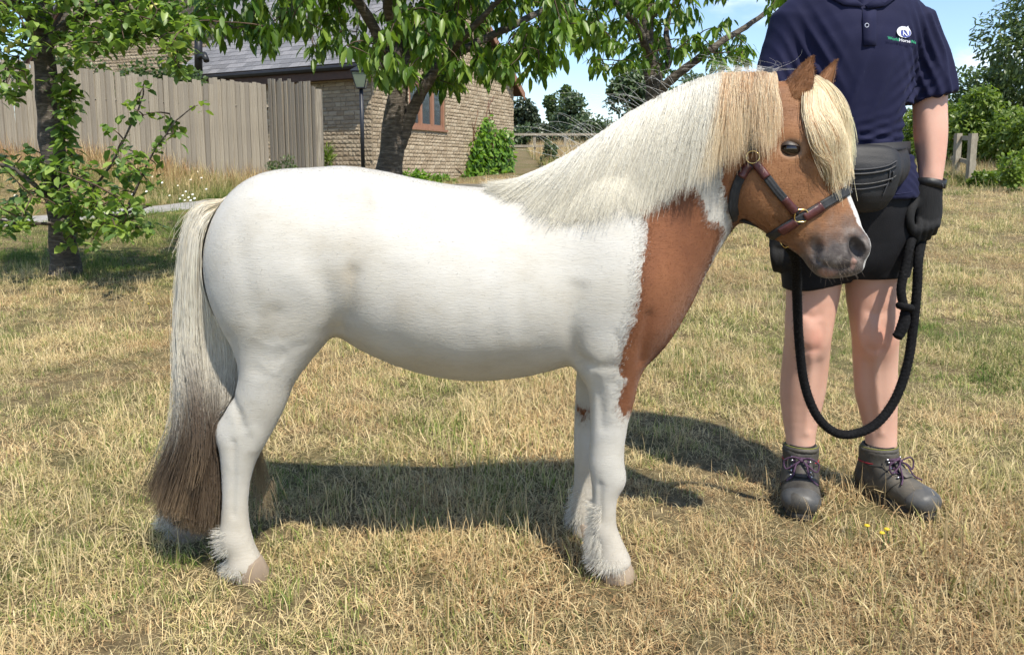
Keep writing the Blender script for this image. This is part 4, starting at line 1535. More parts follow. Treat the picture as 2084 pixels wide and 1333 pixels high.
base = np.array([0.85, 0.74, 0.53]) * (1 + 0.06 * lsw[:, None])
red = rng.uniform(size=NL)[lid] < 0.10
base[red] = (0.55, 0.33, 0.17)
col3 = np.repeat(base[:, None, :], m, 1) * (1 - (tt[None, :, None] - 0.4) * np.array([-0.02, 0.0, 0.05]))
hair_obj('forelock', st, rng.uniform(0.00036, 0.0006, n), m_hair, pony, np.clip(col3, .02, .9), 0.4)

# tail
NL, PER = 240, 75
lid, jit = locks(NL, PER, rng)
#             s    root       p1         p2         p3        tip
tail_tab = [(0.0, 468, 412, 392, 450, 374, 680, 372, 860, 318, 1010), (0.25, 462, 418, 398, 470, 386, 690, 392, 880, 352, 1045), (0.5, 458, 430, 408, 500, 400, 710, 412, 890, 385, 1068),
            (0.75, 452, 445, 418, 540, 424, 720, 430, 890, 412, 1078), (1.0, 447, 460, 426, 570, 470, 720, 462, 880, 440, 1072)]
ls = rng.uniform(0, 1, NL)
s = np.clip(ls[lid] + jit[:, 0] * 0.03, 0, 1)
T = interp_rows(tail_tab, s)
ly = rng.normal(size=NL)[lid] * 0.022
lsw = rng.normal(size=NL)[lid]
ll = np.clip(rng.normal(0.95, 0.08, NL), 0.65, 1.06)[lid] * (1.04 - 0.30 * rng.uniform(0, 1, len(s)) ** 2)
yb = PY - 0.05 + ly
P0 = px_many(T[:, 0:2] + jit[:, 1:3] * 3, PY + ly * 0.5)
P1 = px_many(T[:, 2:4] + jit[:, 1:3] * 5, yb + 0.0)
P2 = px_many(T[:, 4:6] + jit[:, 1:3] * 7, yb + 0.01)
P3 = px_many(T[:, 6:8] + np.stack([lsw * 6, 0 * s], 1) + jit[:, 1:3] * 7, yb * 1.0 + ly * 0.6)
P4 = px_many(T[:, 8:10] + np.stack([lsw * 12, 0 * s], 1) + jit[:, 1:3] * 8, yb + ly * 0.9)
tt = np.linspace(0, 1, 18)
m = 18
Pts = np.stack([P0, P1, P2, P3, P4], 1)
def cat_strands(Pts, tt):
    k = Pts.shape[1]
    Q = np.concatenate([2 * Pts[:, :1] - Pts[:, 1:2], Pts, 2 * Pts[:, -1:] - Pts[:, -2:-1]], 1)
    out = []
    for t in tt:
        x = min(t * (k - 1), k - 1 - 1e-6)
        i = int(x)
        f = x - i
        a, b, c, d = Q[:, i], Q[:, i + 1], Q[:, i + 2], Q[:, i + 3]
        out.append(0.5 * (2 * b + (c - a) * f + (2 * a - 5 * b + 4 * c - d) * f * f + (3 * b - a - 3 * c + d) * f ** 3))
    return np.stack(out, 1)
st = np.stack([cat_strands(Pts[i:i + 1], tt * ll[i])[0] if False else None for i in range(0)], 0) if False else None
full = cat_strands(Pts, np.linspace(0, 1, 60))
idx = (tt[None, :] * ll[:, None] * 59).clip(0, 58.99)
i0 = idx.astype(int)
fr_ = (idx - i0)[..., None]
ar = np.arange(len(full))[:, None]
st = full[ar, i0] * (1 - fr_) + full[ar, np.minimum(i0 + 1, 59)] * fr_
crimp = rng.uniform(18, 30, len(s))[:, None]
st[:, :, 0] += np.sin(tt[None, :] * crimp + lid[:, None]) * 0.0028 * tt[None, :] + jit[:, 1][:, None] * 0.004 * tt[None, :]
st[:, :, 1] += np.cos(tt[None, :] * crimp * 0.9 + lid[:, None]) * 0.003 * tt[None, :]
n = len(st)
st = S.push_out(st.reshape(-1, 3), 0.004, 2).reshape(n, m, 3)
st[:, :, 2] = np.maximum(st[:, :, 2], 0.012)
c_top, c_mid, c_low, c_tip = np.array([0.88, 0.79, 0.61]), np.array([0.82, 0.775, 0.67]), np.array([0.115, 0.085, 0.062]), np.array([0.30, 0.215, 0.135])
lowv = rng.uniform(size=NL)[lid]
gl = tt[None, :] * ll[:, None] + 0.05 * lsw[:, None] + 0.06 * (s[:, None] - 0.5)
w1 = sstep(0.1, 0.3, gl)[..., None]
w2 = sstep(0.56, 0.80, gl)[..., None]
w3 = (sstep(0.84, 1.0, gl) * (0.3 + 0.7 * (s < 0.35))[:, None])[..., None]
low = np.where((lowv > 0.80)[:, None], np.array([0.42, 0.33, 0.22]), c_low)[:, None, :] * (1 + 0.2 * lsw[:, None, None])
col3 = (c_top * (1 - w1) + c_mid * w1)
col3 = col3 * (1 - w2) + low * w2
col3 = col3 * (1 - w3) + c_tip * w3
col3 = np.clip(col3 * (1 + 0.07 * jit[:, 2][:, None, None]), 0.02, 0.9)
# a few strands swept through between the hind legs, and loose hairs at the dock
nx = 170
a0 = px_many(np.stack([rng.uniform(452, 474, nx), rng.uniform(700, 760, nx)], 1), np.full(nx, PY + 0.03))
a1 = px_many(np.stack([rng.uniform(480, 510, nx), rng.uniform(800, 860, nx)], 1), np.full(nx, PY + 0.02))
a2 = px_many(np.stack([rng.uniform(520, 548, nx), rng.uniform(900, 960, nx)], 1), np.full(nx, PY + 0.01))
a3 = px_many(np.stack([rng.normal(537, 17, nx), rng.uniform(980, 1062, nx)], 1), np.full(nx, PY + 0.01))
ex = bez([a0, a1, a2, a3], tt)
exc = np.repeat(np.repeat(np.array([[0.34, 0.26, 0.16]]), nx, 0)[:, None, :], m, 1)
ny = 260
b0 = px_many(np.stack([rng.uniform(440, 475, ny), rng.uniform(405, 450, ny)], 1), PY + rng.normal(size=ny) * 0.01)
b1 = b0 + np.stack([rng.uniform(-0.06, -0.02, ny), rng.normal(0, 0.015, ny), rng.uniform(-0.01, 0.01, ny)], 1)
b2 = b1 + np.stack([rng.uniform(-0.04, -0.01, ny), rng.normal(0, 0.02, ny), rng.uniform(-0.07, -0.02, ny)], 1)
b3 = b2 + np.stack([rng.uniform(-0.02, 0.01, ny), rng.normal(0, 0.02, ny), rng.uniform(-0.08, -0.02, ny)], 1)
dk = bez([b0, b1, b2, b3], tt)
dkc = np.repeat(np.repeat(np.array([[0.80, 0.72, 0.56]]), ny, 0)[:, None, :], m, 1)
hair_obj('tail', np.concatenate([st, ex, dk]), np.concatenate([rng.uniform(0.00036, 0.00062, n), np.full(nx, 0.0004), np.full(ny, 0.00045)]), m_hair, pony, np.concatenate([col3, exc, dkc]), 0.45)
# the dock under the tail hair
dp = [at(x, y, PY) for x, y in ((500, 420), (468, 425), (440, 455), (422, 510), (418, 580))]
V, F = tube_vf(catmull(dp, 4), np.interp(np.linspace(0, 1, 17), [0, 1], [0.035, 0.012]), 12)
mesh_obj('dock', V, F, simple('dock_skin', (0.62, 0.55, 0.44), (0.5, 0.42, 0.33), 30, 0.7), pony)

# feathers: long hair on the back of each fetlock and over the hooves
def feather(rows, Y, count, hang, spread=0.02, side_y=0.03, ang0=100, ang1=260):
    """rows of (px, py, radius) up the leg; hair leaves the back of the leg and sweeps down and back"""
    k = rng.uniform(0, len(rows) - 1, count)
    i0 = np.minimum(k.astype(int), len(rows) - 2)
    f = (k - i0)[:, None]
    rows = np.array(rows, float)
    r = rows[i0] * (1 - f) + rows[i0 + 1] * f
    c = px_many(r[:, :2], np.full(count, Y))
    th = np.radians(rng.uniform(ang0, ang1, count))
    d = np.stack([np.cos(th), np.sin(th), 0 * th], 1)
    p0 = c + d * r[:, 2:3]
    ln = rng.uniform(0.6, 1.2, count) * np.interp(k, range(len(hang)), hang)
    bk = np.clip(-np.cos(th), -0.2, 1)
    p1 = p0 + d * 0.004 * bk[:, None] + np.stack([0 * th, 0 * th, -ln * 0.4], 1)
    p2 = p0 + np.stack([-(0.02 + spread * rng.uniform(0, 1, count)) * np.maximum(bk, 0.0), d[:, 1] * 0.008, -ln], 1) + rng.normal(size=(count, 3)) * 0.003
    return bez([p0, p1, p2], np.linspace(0, 1, 7))
sets = []
sets.append(feather([(480, 1072, .024), (482, 1092, .028), (486, 1110, .028)], HN - .014, 420, [0.003, 0.012, 0.030], 0.020, ang0=120, ang1=255))
sets.append(feather([(495, 1128, .028), (497, 1150, .036)], HN - .014, 800, [0.03, 0.022], 0.01, ang0=-180, ang1=180))
sets.append(feather([(395, 1005, .020), (388, 1030, .026), (386, 1048, .028)], HF, 1100, [0.03, 0.05, 0.035], 0.06))
sets.append(feather([(384, 1060, .028), (380, 1078, .036)], HF, 400, [0.03, 0.022], 0.012, ang0=-180, ang1=180))
sets.append(feather([(1231, 1018, .020), (1230, 1046, .021), (1229, 1078, .025), (1236, 1106, .029)], FN - .014, 1100, [0.005, 0.018, 0.042, 0.036], 0.006, ang0=130, ang1=250))
sets.append(feather([(1240, 1112, .032), (1247, 1140, .040)], FN - .014, 900, [0.03, 0.022], 0.01, ang0=-180, ang1=180))
sets.append(feather([(1196, 985, .019), (1190, 1015, .021), (1187, 1042, .025)], FF, 700, [0.006, 0.030, 0.042], 0.012))
st = np.concatenate(sets)
fc = np.array([0.74, 0.705, 0.625])[None] * (1 + 0.09 * rng.normal(size=(len(st), 1)))
hair_obj('feather', st, rng.uniform(0.00028, 0.0005, len(st)), m_hair, pony, np.clip(fc, 0.1, 0.88), 0.35)

# short coat hair standing off the skin, thick enough to break the outline and the borders of the patches
def coat_hair():
    q = PQ
    ctr = PV[q].mean(1)
    ar = np.linalg.norm(np.cross(PV[q[:, 2]] - PV[q[:, 0]], PV[q[:, 3]] - PV[q[:, 1]]), axis=1) / 2
    head = (ctr[:, 0] > at(1500, 300, PY)[0])
    far = ctr[:, 1] > PY + 0.08
    keep = ar * np.where(far, 0.15, 1.0)
    bq = brown[q].mean(1)
    keep = keep * np.where(bq > 0.02, 1.0, np.where(bq > -0.03, 1.6, 0.16 + 0.9 * (np.abs(PN[q].mean(1)[:, 1]) < 0.35)))
    keep[np.linalg.norm(ctr - EYE, axis=1) < 0.030] = 0
    keep[np.linalg.norm(ctr - NOS, axis=1) < 0.026] = 0
    N_ = 120000
    f = rng.choice(len(q), N_, p=keep / keep.sum())
    w = rng.dirichlet((1, 1, 1, 1), N_)
    p = (PV[q[f]] * w[..., None]).sum(1)
    nr = PN[q[f]].mean(1)
    nr /= np.linalg.norm(nr, axis=1)[:, None]
    # lie of the coat: backwards on the trunk, downwards on the legs and face
    g = np.tile(np.array([-0.75, 0.0, -0.55]), (N_, 1))
    up_head = sstep(at(1440, 300, PY)[0], at(1540, 300, PY)[0], p[:, 0])[:, None]
    g = g * (1 - up_head) + np.array([-0.25, 0, 0.35]) * up_head
    low = sstep(0.42, 0.30, p[:, 2])[:, None]
    g = g * (1 - low) + np.array([0, 0, -1.0]) * low
    g = g + np.stack([0.30 * fnoise(p, 9, 21), 0.2 * fnoise(p, 9, 22), 0.30 * fnoise(p, 9, 23)], 1)
    g = g - nr * (g * nr).sum(1)[:, None]
    g /= np.linalg.norm(g, axis=1)[:, None] + 1e-6
    g = g + rng.normal(size=(N_, 3)) * 0.10
    ln = rng.uniform(0.0030, 0.0052, N_) * np.where(p[:, 0] > at(1620, 300, PY)[0], 0.5, 1.0)
    jaw = np.exp(-(((p[:, 0] - at(1560, 465, PY)[0]) / 0.05) ** 2 + ((p[:, 2] - at(1560, 465, PY)[2]) / 0.03) ** 2))
    ln = ln * (1 + 3.0 * jaw)
    bb = (brown[q[f]] * w).sum(1)
    ln = ln * (1 + 1.3 * np.exp(-(bb / 0.012) ** 2))
    p0 = p - nr * 0.0008
    p1 = p + g * (ln * 0.5)[:, None] + nr * (ln * 0.10)[:, None]
    p2 = p + g * ln[:, None] + nr * (ln * 0.07)[:, None]
    b = (brown[q[f]] * w).sum(1)
    rag = 0.011 * fnoise(p * [1.6, 1, 0.6], 60, 31) + 0.0055 * rng.normal(size=N_)
    isb = (b + rag) > 0
    hd = (headness[q[f]] * w).sum(1)
    c = np.tile(np.array([0.54, 0.52, 0.477]), (N_, 1)) * (1 + 0.06 * fnoise(p * [.8, 1, 1.3], 24, 14))[:, None]
    stn = (stains[q[f]] * w).sum(1)[:, None] * 0.55
    c = c * (1 - stn) + np.array([0.41, 0.34, 0.245]) * stn
    cb = np.array([0.215, 0.083, 0.033]) * (1 - hd)[:, None] + np.array([0.255, 0.118, 0.049]) * hd[:, None]
    cb = cb * (1 + 0.22 * fnoise(p, 16, 12))[:, None]
    mzv = np.clip(((muzzle[q[f]] * w).sum(1) + 0.16 * fnoise(p, 40, 8) - 0.12) / 0.40, 0, 1)[:, None] * 0.95
    gr = np.array([0.085, 0.078, 0.075]) * (1 + 0.6 * fnoise(p, 50, 9))[:, None]
    cb = cb * (1 - mzv) + np.clip(gr, 0.02, 0.22) * mzv
    blz = ((blaze[q[f]] * w).sum(1) + 0.004 * rng.normal(size=N_)) > 0
    cb[blz] = (0.54, 0.53, 0.51)
    er = np.clip(((eyed[q[f]] * w).sum(1) - 0.05) / 0.7, 0, 1)[:, None]
    cb = cb * (1 - er * 0.6) + np.array([0.32, 0.23, 0.17]) * er * 0.6
    c[isb] = cb[isb]
    c *= 1 + 0.05 * rng.normal(size=(N_, 1))
    lipm = (lipd[q[f]] * w).sum(1) > 0.3
    ok = ~lipm
    return np.stack([p0, p1, p2], 1)[ok], np.clip(c[ok], 0.01, 0.9)
st, cc = coat_hair()
hair_obj('coat_hair', st, rng.uniform(0.00014, 0.00024, len(st)), m_hair, pony, cc, 0.4)

# whiskers and chin hairs
nw = 46
wp = [S.hit(x, y) for x, y in zip(rng.uniform(1650, 1750, nw), rng.uniform(525, 556, nw))]
w0 = np.array(wp)
dr = np.stack([rng.uniform(-0.2, 1.0, nw), rng.uniform(-0.5, 0.1, nw), rng.uniform(-1.0, -0.1, nw)], 1)
dr *= rng.uniform(0.012, 0.034, (nw, 1))
ws = bez([w0, w0 + dr * 0.6, w0 + dr + np.array([0, 0, -0.006])], np.linspace(0, 1, 6))
hair_obj('whisker', ws, np.full(nw, 0.00028), m_hair, pony, np.tile(np.array([[0.25, 0.2, 0.16]]), (nw, 1)), 0.3)

# ------------------------------------------------------------------ the head collar
m_pad = simple('black_webbing', (0.018, 0.019, 0.021), (0.030, 0.031, 0.034), 90, 0.62, 0.5, 0.002, 0.35)
m_lea = simple('oxblood_leather', (0.085, 0.020, 0.018), (0.055, 0.014, 0.013), 45, 0.38, 0.3, 0.0015, 0.5)
m_brass, nt, bs, out = mat_new('brass')
bs.inputs['Base Color'].default_value = (0.78, 0.58, 0.24, 1)
bs.inputs['Metallic'].default_value = 1.0
bs.inputs['Roughness'].default_value = 0.22
m_stitch = simple('stitching', (0.45, 0.36, 0.28), (0.35, 0.27, 0.2), 80, 0.8, 0)
collar = empty('head_collar', tuple(at(1580, 390, PY - .05)), 'black padded head collar with dark red leather tabs on the pony head', 'head collar')

def strap(name, P, width, mat, parent, thick=0.0045, closed=False, ridges=0, lift=0.004):
    """band along points P lying on the skin, facing away from it"""
    P = np.array(P, float)
    if closed:
        T = np.roll(P, -1, 0) - np.roll(P, 1, 0)
    else:
        T = np.gradient(P, axis=0)
    T /= np.linalg.norm(T, axis=1)[:, None]
    N_ = S.grad(P)
    N_ = N_ - T * (N_ * T).sum(1)[:, None]
    for _ in range(4):
        N_ = (np.roll(N_, 1, 0) + 2 * N_ + np.roll(N_, -1, 0)) if closed else np.vstack([N_[:1], (N_[:-2] + 2 * N_[1:-1] + N_[2:]), N_[-1:]])
        N_ /= np.linalg.norm(N_, axis=1)[:, None] + 1e-9
    B_ = np.cross(T, N_)
    prof = []
    k = 9 if ridges else 5
    for j in range(k):
        u = -1 + 2 * j / (k - 1)
        h = 1.0
        if ridges:
            h = 0.72 + 0.28 * abs(math.cos(u * math.pi * ridges / 2))
        if abs(u) == 1:
            h *= 0.55
        prof.append((u * width / 2, thick * h))
    prof += [(width / 2 * 0.98, -0.003), (-width / 2 * 0.98, -0.003)]
    V, F = [], []
    n = len(prof)
    for i in range(len(P)):
        for (w, h) in prof:
            V.append(P[i] + B_[i] * w + N_[i] * (h + lift))
    L = len(P)
    for i in range(L if closed else L - 1):
        for j in range(n):
            a, b = i * n + j, i * n + (j + 1) % n
            c, d = ((i + 1) % L) * n + (j + 1) % n, ((i + 1) % L) * n + j
            F.append((a, d, c, b))
    if not closed:
        F.append(tuple(range(n)))
        F.append(tuple(range((L - 1) * n + n - 1, (L - 1) * n - 1, -1)))
    return mesh_obj(name, V, F, mat, parent)

def hits(pts, m=6):
    q = catmull(np.array(pts, float), m)
    H = np.array([S.hit(x, y) for x, y in q])
    for _ in range(3):
        H[1:-1] = (H[:-2] + 2 * H[1:-1] + H[2:]) / 4
    return H
nb_far = lambda P: np.stack([P[:, 0], 2 * (HP(.62)) - P[:, 1], P[:, 2]], 1)
# noseband round the nose
ca_, cb_ = at(1588, 468, HP(.68)), at(1738, 380, HP(.6))
d1v = (cb_ - ca_) / np.linalg.norm(cb_ - ca_)
cen = (ca_ + cb_) / 2
loop = []
for k in range(72):
    th = 2 * math.pi * k / 72
    loop.append(S.out_from(cen, math.cos(th) * d1v - math.sin(th) * ray(1663, 432)[1], 0.2))
loop = np.array(loop)
for _ in range(3):
    loop = (np.roll(loop, 1, 0) + 2 * loop + np.roll(loop, -1, 0)) / 4
nb = strap('noseband', loop, 0.021, m_pad, collar, closed=True, ridges=3)
strap('leather_tab', hits([(1672, 419), (1655, 430), (1634, 442)]), 0.0225, m_lea, nb, thick=0.0075)
strap('leather_tab', hits([(1619, 450), (1604, 460), (1588, 470)]), 0.0215, m_lea, nb, thick=0.0075)
cheek = hits([(1538, 334), (1556, 356), (1580, 388), (1603, 414), (1622, 434)])
ck = strap('cheek_strap', cheek, 0.018, m_pad, collar, ridges=2, thick=0.005)
strap('leather_tab', hits([(1536, 333), (1547, 345), (1560, 362)]), 0.019, m_lea, ck, thick=0.0078)
strap('leather_tab', hits([(1594, 404), (1605, 417), (1617, 432)]), 0.019, m_lea, ck, thick=0.0078)
strap('cheek_strap', nb_far(cheek), 0.018, m_pad, collar, ridges=2)
thr = hits([(1528, 335), (1513, 352), (1499, 378), (1492, 405), (1489, 430)])
pt = thr[-1]
under = [pt + np.array([0.006, 0.02 + 0.02 * k, -0.012 - 0.008 * math.sin(k)]) for k in range(1, 4)]
tp = np.vstack([thr, S.push_out(np.array(under), 0.003, 5), nb_far(thr)[::-1]])
tp[2:-2] = (tp[:-4] + tp[1:-3] + tp[2:-2] + tp[3:-1] + tp[4:]) / 5
tl = strap('throat_strap', tp, 0.021, m_pad, collar, ridges=2, thick=0.006)
strap('leather_tab', hits([(1526, 336), (1518, 346), (1508, 362)]), 0.019, m_lea, tl, thick=0.0085)
crown = hits([(1531, 312), (1528, 290), (1530, 262), (1540, 225), (1552, 190)])
crown2 = np.vstack([crown, S.push_out(np.array([at(1562, 150, PY - .02), at(1564, 146, PY), at(1562, 150, PY + .02)]), .004, 3), nb_far(crown)[::-1]])
strap('crown_strap', crown2, 0.020, m_pad, collar, ridges=2)
strap('jaw_strap', np.vstack([hits([(1590, 476), (1575, 462), (1550, 452), (1525, 444), (1505, 440)]) + [0, 0.035, -0.006]]), 0.018, m_pad, collar, lift=0.003)
def ring(c, nrm, r, t=0.0017, sq=False):
    nrm = np.array(nrm, float) / np.linalg.norm(nrm)
    a = np.cross(nrm, [0, 0, 1.0])
    a /= np.linalg.norm(a)
    b = np.cross(nrm, a)
    pts = []
    for k in range(25):
        th = 2 * math.pi * k / 24 + 0.4
        q = (abs(math.cos(th)) ** 4 + abs(math.sin(th)) ** 4) ** -0.25 if sq else 1
        pts.append(c + r * q * (math.cos(th) * a + math.sin(th) * b))
    V, F = tube_vf(pts, t, 8, False)
    return mesh_obj('brass_ring', V, F, m_brass, collar)
gq = lambda p: S.grad(p[None])[0]
for (x, y, r_, sq) in ((1532, 322, 0.0140, False), (1627, 438, 0.0140, True)):
    p = S.hit(x, y)
    ring(p + gq(p) / np.linalg.norm(gq(p)) * 0.009, gq(p), r_, sq=sq)
ring(at(1597, 492, HP(.6) - 0.01), (1, .4, 0.3), 0.014)
# ------------------------------------------------------------------ the handler
HY = 2.13
person = empty('person', (at(1725, 1040, HY)[0], HY + 0.03, 0.0), 'person in navy polo shirt, black shorts and muddy boots holding the lead rope', 'person')

def skin_mat():
    m, nt, bs, out = mat_new('skin')
    f = noise(nt, 7, 4, 0.6)
    c = ramp(nt, f, [(0.3, (0.50, 0.28, 0.205)), (0.5, (0.57, 0.34, 0.255)), (0.72, (0.61, 0.385, 0.30))])
    c = mixc(nt, math_(nt, 'MULTIPLY', attr(nt, 'flush'), 0.75), c, (0.60, 0.25, 0.18))
    bl = noise(nt, 28, 6, 0.7)
    c = mixc(nt, math_(nt, 'MULTIPLY', bl, 0.35), c, (0.46, 0.20, 0.14))
    g = noise(nt, 160, 4, 0.7)
    c = mixc(nt, math_(nt, 'MULTIPLY', g, 0.25), c, (0.60, 0.42, 0.33))
    nt.links.new(c, bs.inputs['Base Color'])
    bs.inputs['Roughness'].default_value = 0.5
    bs.inputs['Specular IOR Level'].default_value = 0.35
    bs.inputs['Subsurface Weight'].default_value = 0.12
    bs.inputs['Subsurface Radius'].default_value = (0.012, 0.005, 0.003)
    bs.inputs['Subsurface Scale'].default_value = 1.0
    bump(nt, bs, noise(nt, 260, 3), 0.10, 0.002)
    return m
m_skin = skin_mat()
B = Solid([at(1520, 0, HY)[0], HY - 0.30, 0.02], [at(1960, 0, HY)[0], HY + 0.30, 1.74], 0.0058)
LY, RY = HY + 0.035, HY + 0.03          # the two legs
torso = [(1612, 470, 1845, 470, 0.115, HY + .03), (1625, 400, 1832, 400, 0.105, HY + .02), (1652, 300, 1818, 300, 0.088, HY + .02), (1645, 200, 1818, 200, 0.092, HY + .02),
         (1630, 110, 1838, 110, 0.095, HY + .02), (1608, 45, 1868, 45, 0.090, HY + .02), (1650, 5, 1828, 5, 0.065, HY + .025), (1694, -25, 1784, -25, 0.055, HY + .02), (1698, -80, 1780, -80, 0.053, HY)]
B.tube(px_tube(torso), k=0.03, cap=(0.06, 0.02))
legs = [
    [(1598, 430, 1718, 430, 0.085, LY), (1600, 520, 1714, 520, 0.082, LY), (1602, 605, 1704, 605, 0.071, LY - .005), (1599, 660, 1694, 660, 0.060, LY - .012), (1599, 690, 1689, 690, 0.056, LY - .012),
     (1592, 740, 1685, 738, 0.054, LY + .004), (1589, 790, 1678, 788, 0.053, LY + .012), (1593, 840, 1668, 840, 0.045, LY + .012), (1600, 890, 1658, 890, 0.036, LY + .008), (1603, 935, 1659, 935, 0.035, LY + .004), (1606, 955, 1657, 955, 0.032, LY)],
    [(1735, 430, 1850, 430, 0.085, RY), (1728, 510, 1845, 510, 0.082, RY), (1725, 580, 1830, 580, 0.072, RY - .005), (1731, 650, 1829, 648, 0.061, RY - .012), (1736, 690, 1827, 688, 0.056, RY - .012),
     (1738, 740, 1825, 738, 0.054, RY + .004), (1741, 790, 1825, 788, 0.053, RY + .012), (1752, 840, 1825, 840, 0.045, RY + .012), (1762, 890, 1823, 890, 0.036, RY + .008), (1766, 935, 1821, 935, 0.035, RY + .004), (1769, 955, 1819, 955, 0.032, RY)]]
for lg in legs:
    B.tube(px_tube(lg), k=0.02)
for (x, y, yy) in ((1645, 675, LY - .055), (1780, 673, RY - .055)):
    B.ball(at(x, y, yy), (0.038, 0.018, 0.045), k=0.03)
arm_l = [(1836, 60, 1906, 48, 0.048, HY + .02), (1846, 140, 1926, 128, 0.045, HY + .015), (1858, 212, 1925, 205, 0.041, HY + .005), (1862, 270, 1926, 268, 0.041, HY - .01), (1869, 330, 1921, 330, 0.035, HY - .03), (1870, 372, 1915, 372, 0.028, HY - .045), (1868, 400, 1914, 400, 0.026, HY - .05)]
arm_r = [(1640, 60, 1570, 48, 0.048, HY + .02), (1632, 140, 1556, 128, 0.045, HY + .015), (1622, 220, 1554, 215, 0.041, HY + .005), (1622, 290, 1560, 290, 0.040, HY), (1622, 360, 1568, 360, 0.034, HY - .01), (1614, 425, 1572, 425, 0.028, HY - .015), (1613, 455, 1572, 455, 0.026, HY - .015)]
B.tube(px_tube(arm_l), k=0.006)
B.tube(px_tube(arm_r), k=0.006)
# head (above the picture)
hc_ = at(1740, -172, HY - .005)
B.ball(hc_ + [0, 0.01, 0.012], (0.075, 0.092, 0.098), k=0.03)
B.ball(hc_ + [0, -0.028, -0.062], (0.055, 0.055, 0.055), k=0.05)
B.ball(hc_ + [0, -0.086, -0.020], (0.013, 0.022, 0.022), k=0.018)
for s_ in (-1, 1):
    B.ball(hc_ + [s_ * 0.032, -0.088, 0.008], (0.017, 0.012, 0.011), k=0.012, mode='carve')
    B.ball(hc_ + [s_ * 0.078, 0.012, -0.005], (0.010, 0.020, 0.030), k=0.008)
B.ball(hc_ + [0, -0.082, -0.062], (0.022, 0.010, 0.006), k=0.010)
# hands inside the gloves
def hand_pts(wx, wy, wY, flip):
    pass
BV, BQ = B.skin(4)
BN = normals(BV, BQ)
def bstroke(pts, depth, width):
    L_ = np.array([B.hit(x, y) for x, y in catmull(np.array(pts, float), 5)])
    dd = np.full(len(BV), 9.0)
    for i in range(len(L_) - 1):
        e_ = L_[i + 1] - L_[i]
        w_ = BV - L_[i]
        t_ = np.clip((w_ @ e_) / (e_ @ e_ + 1e-12), 0, 1)
        dd = np.minimum(dd, np.linalg.norm(w_ - t_[:, None] * e_, axis=1))
    return depth * np.exp(-(dd / width) ** 2)
ba = 0.0012 * fnoise(BV, 35, 91)
for pts_, dp_, wd_ in (([(1628, 668), (1624, 690), (1634, 710)], -0.0022, 0.013), ([(1672, 664), (1676, 688), (1664, 710)], -0.0022, 0.013), ([(1640, 712), (1652, 718), (1664, 712)], -0.0018, 0.011), ([(1650, 672), (1650, 695)], 0.0035, 0.020),
                       ([(1762, 664), (1758, 688), (1768, 708)], -0.0022, 0.013), ([(1802, 664), (1806, 690), (1796, 710)], -0.0022, 0.013), ([(1770, 710), (1782, 716), (1796, 710)], -0.0018, 0.011), ([(1782, 672), (1782, 695)], 0.0035, 0.020),
                       ([(1650, 720), (1648, 780), (1640, 880)], 0.004, 0.010), ([(1668, 740), (1664, 800), (1650, 870)], -0.003, 0.014), ([(1782, 720), (1784, 790), (1792, 880)], 0.004, 0.010), ([(1764, 740), (1768, 800), (1782, 870)], -0.003, 0.014),
                       ([(1640, 640), (1655, 645), (1668, 640)], -0.003, 0.012), ([(1770, 635), (1785, 640), (1800, 635)], -0.003, 0.012), ([(1885, 230), (1892, 290), (1896, 350)], 0.002, 0.012)):
    ba = ba + bstroke(pts_, dp_, wd_)
BV = BV + BN * ba[:, None]
fl = np.zeros(len(BV))
for (x, y, yy, rx, rz, a) in ((1655, 690, LY - .06, .03, .045, 1.0), (1790, 692, RY - .06, .04, .05, 1.0), (1650, 640, LY - .06, .05, .06, .45), (1775, 610, RY - .06, .05, .08, .35), (1895, 320, HY, .03, .1, .25), (1755, -160, HY, .2, .06, .25)):
    p = at(x, y, yy)
    fl = np.maximum(fl, a * np.exp(-(((BV[:, 0] - p[0]) / rx) ** 2 + ((BV[:, 2] - p[2]) / rz) ** 2)))
mesh_obj('body', BV, BQ, m_skin, person, True, dict(flush=fl))
# face pieces and hair, above the picture
m_wht = simple('eye_white', (0.75, 0.73, 0.70), rough=0.2, bumps=0)
for s_ in (-1, 1):
    V, F = uv_ball(hc_ + [s_ * 0.032, -0.078, 0.008], (0.013, 0.010, 0.010))
    mesh_obj('eye', V, F, m_wht, person)
V, F = uv_ball(hc_ + [0, -0.089, -0.062], (0.023, 0.007, 0.007))
mesh_obj('lips', V, F, simple('lips', (0.5, 0.2, 0.17), rough=0.4, bumps=0), person)
HS = Solid(hc_ - [0.13, 0.14, 0.20], hc_ + [0.13, 0.20, 0.15], 0.007)
HS.ball(hc_ + [0, 0.018, 0.020], (0.085, 0.100, 0.103), k=0.02)
HS.ball(hc_ + [0, 0.11, 0.01], (0.035, 0.045, 0.09), k=0.03)
HS.ball(hc_ + [0, -0.085, -0.045], (0.07, 0.055, 0.10), k=0.02, mode='carve')
V, Q = HS.skin(3)
mesh_obj('hair', V, Q, simple('brown_hair', (0.10, 0.055, 0.03), (0.06, 0.03, 0.018), 60, 0.5, 0.8, 0.01, sc=(3, 3, .4)), person)

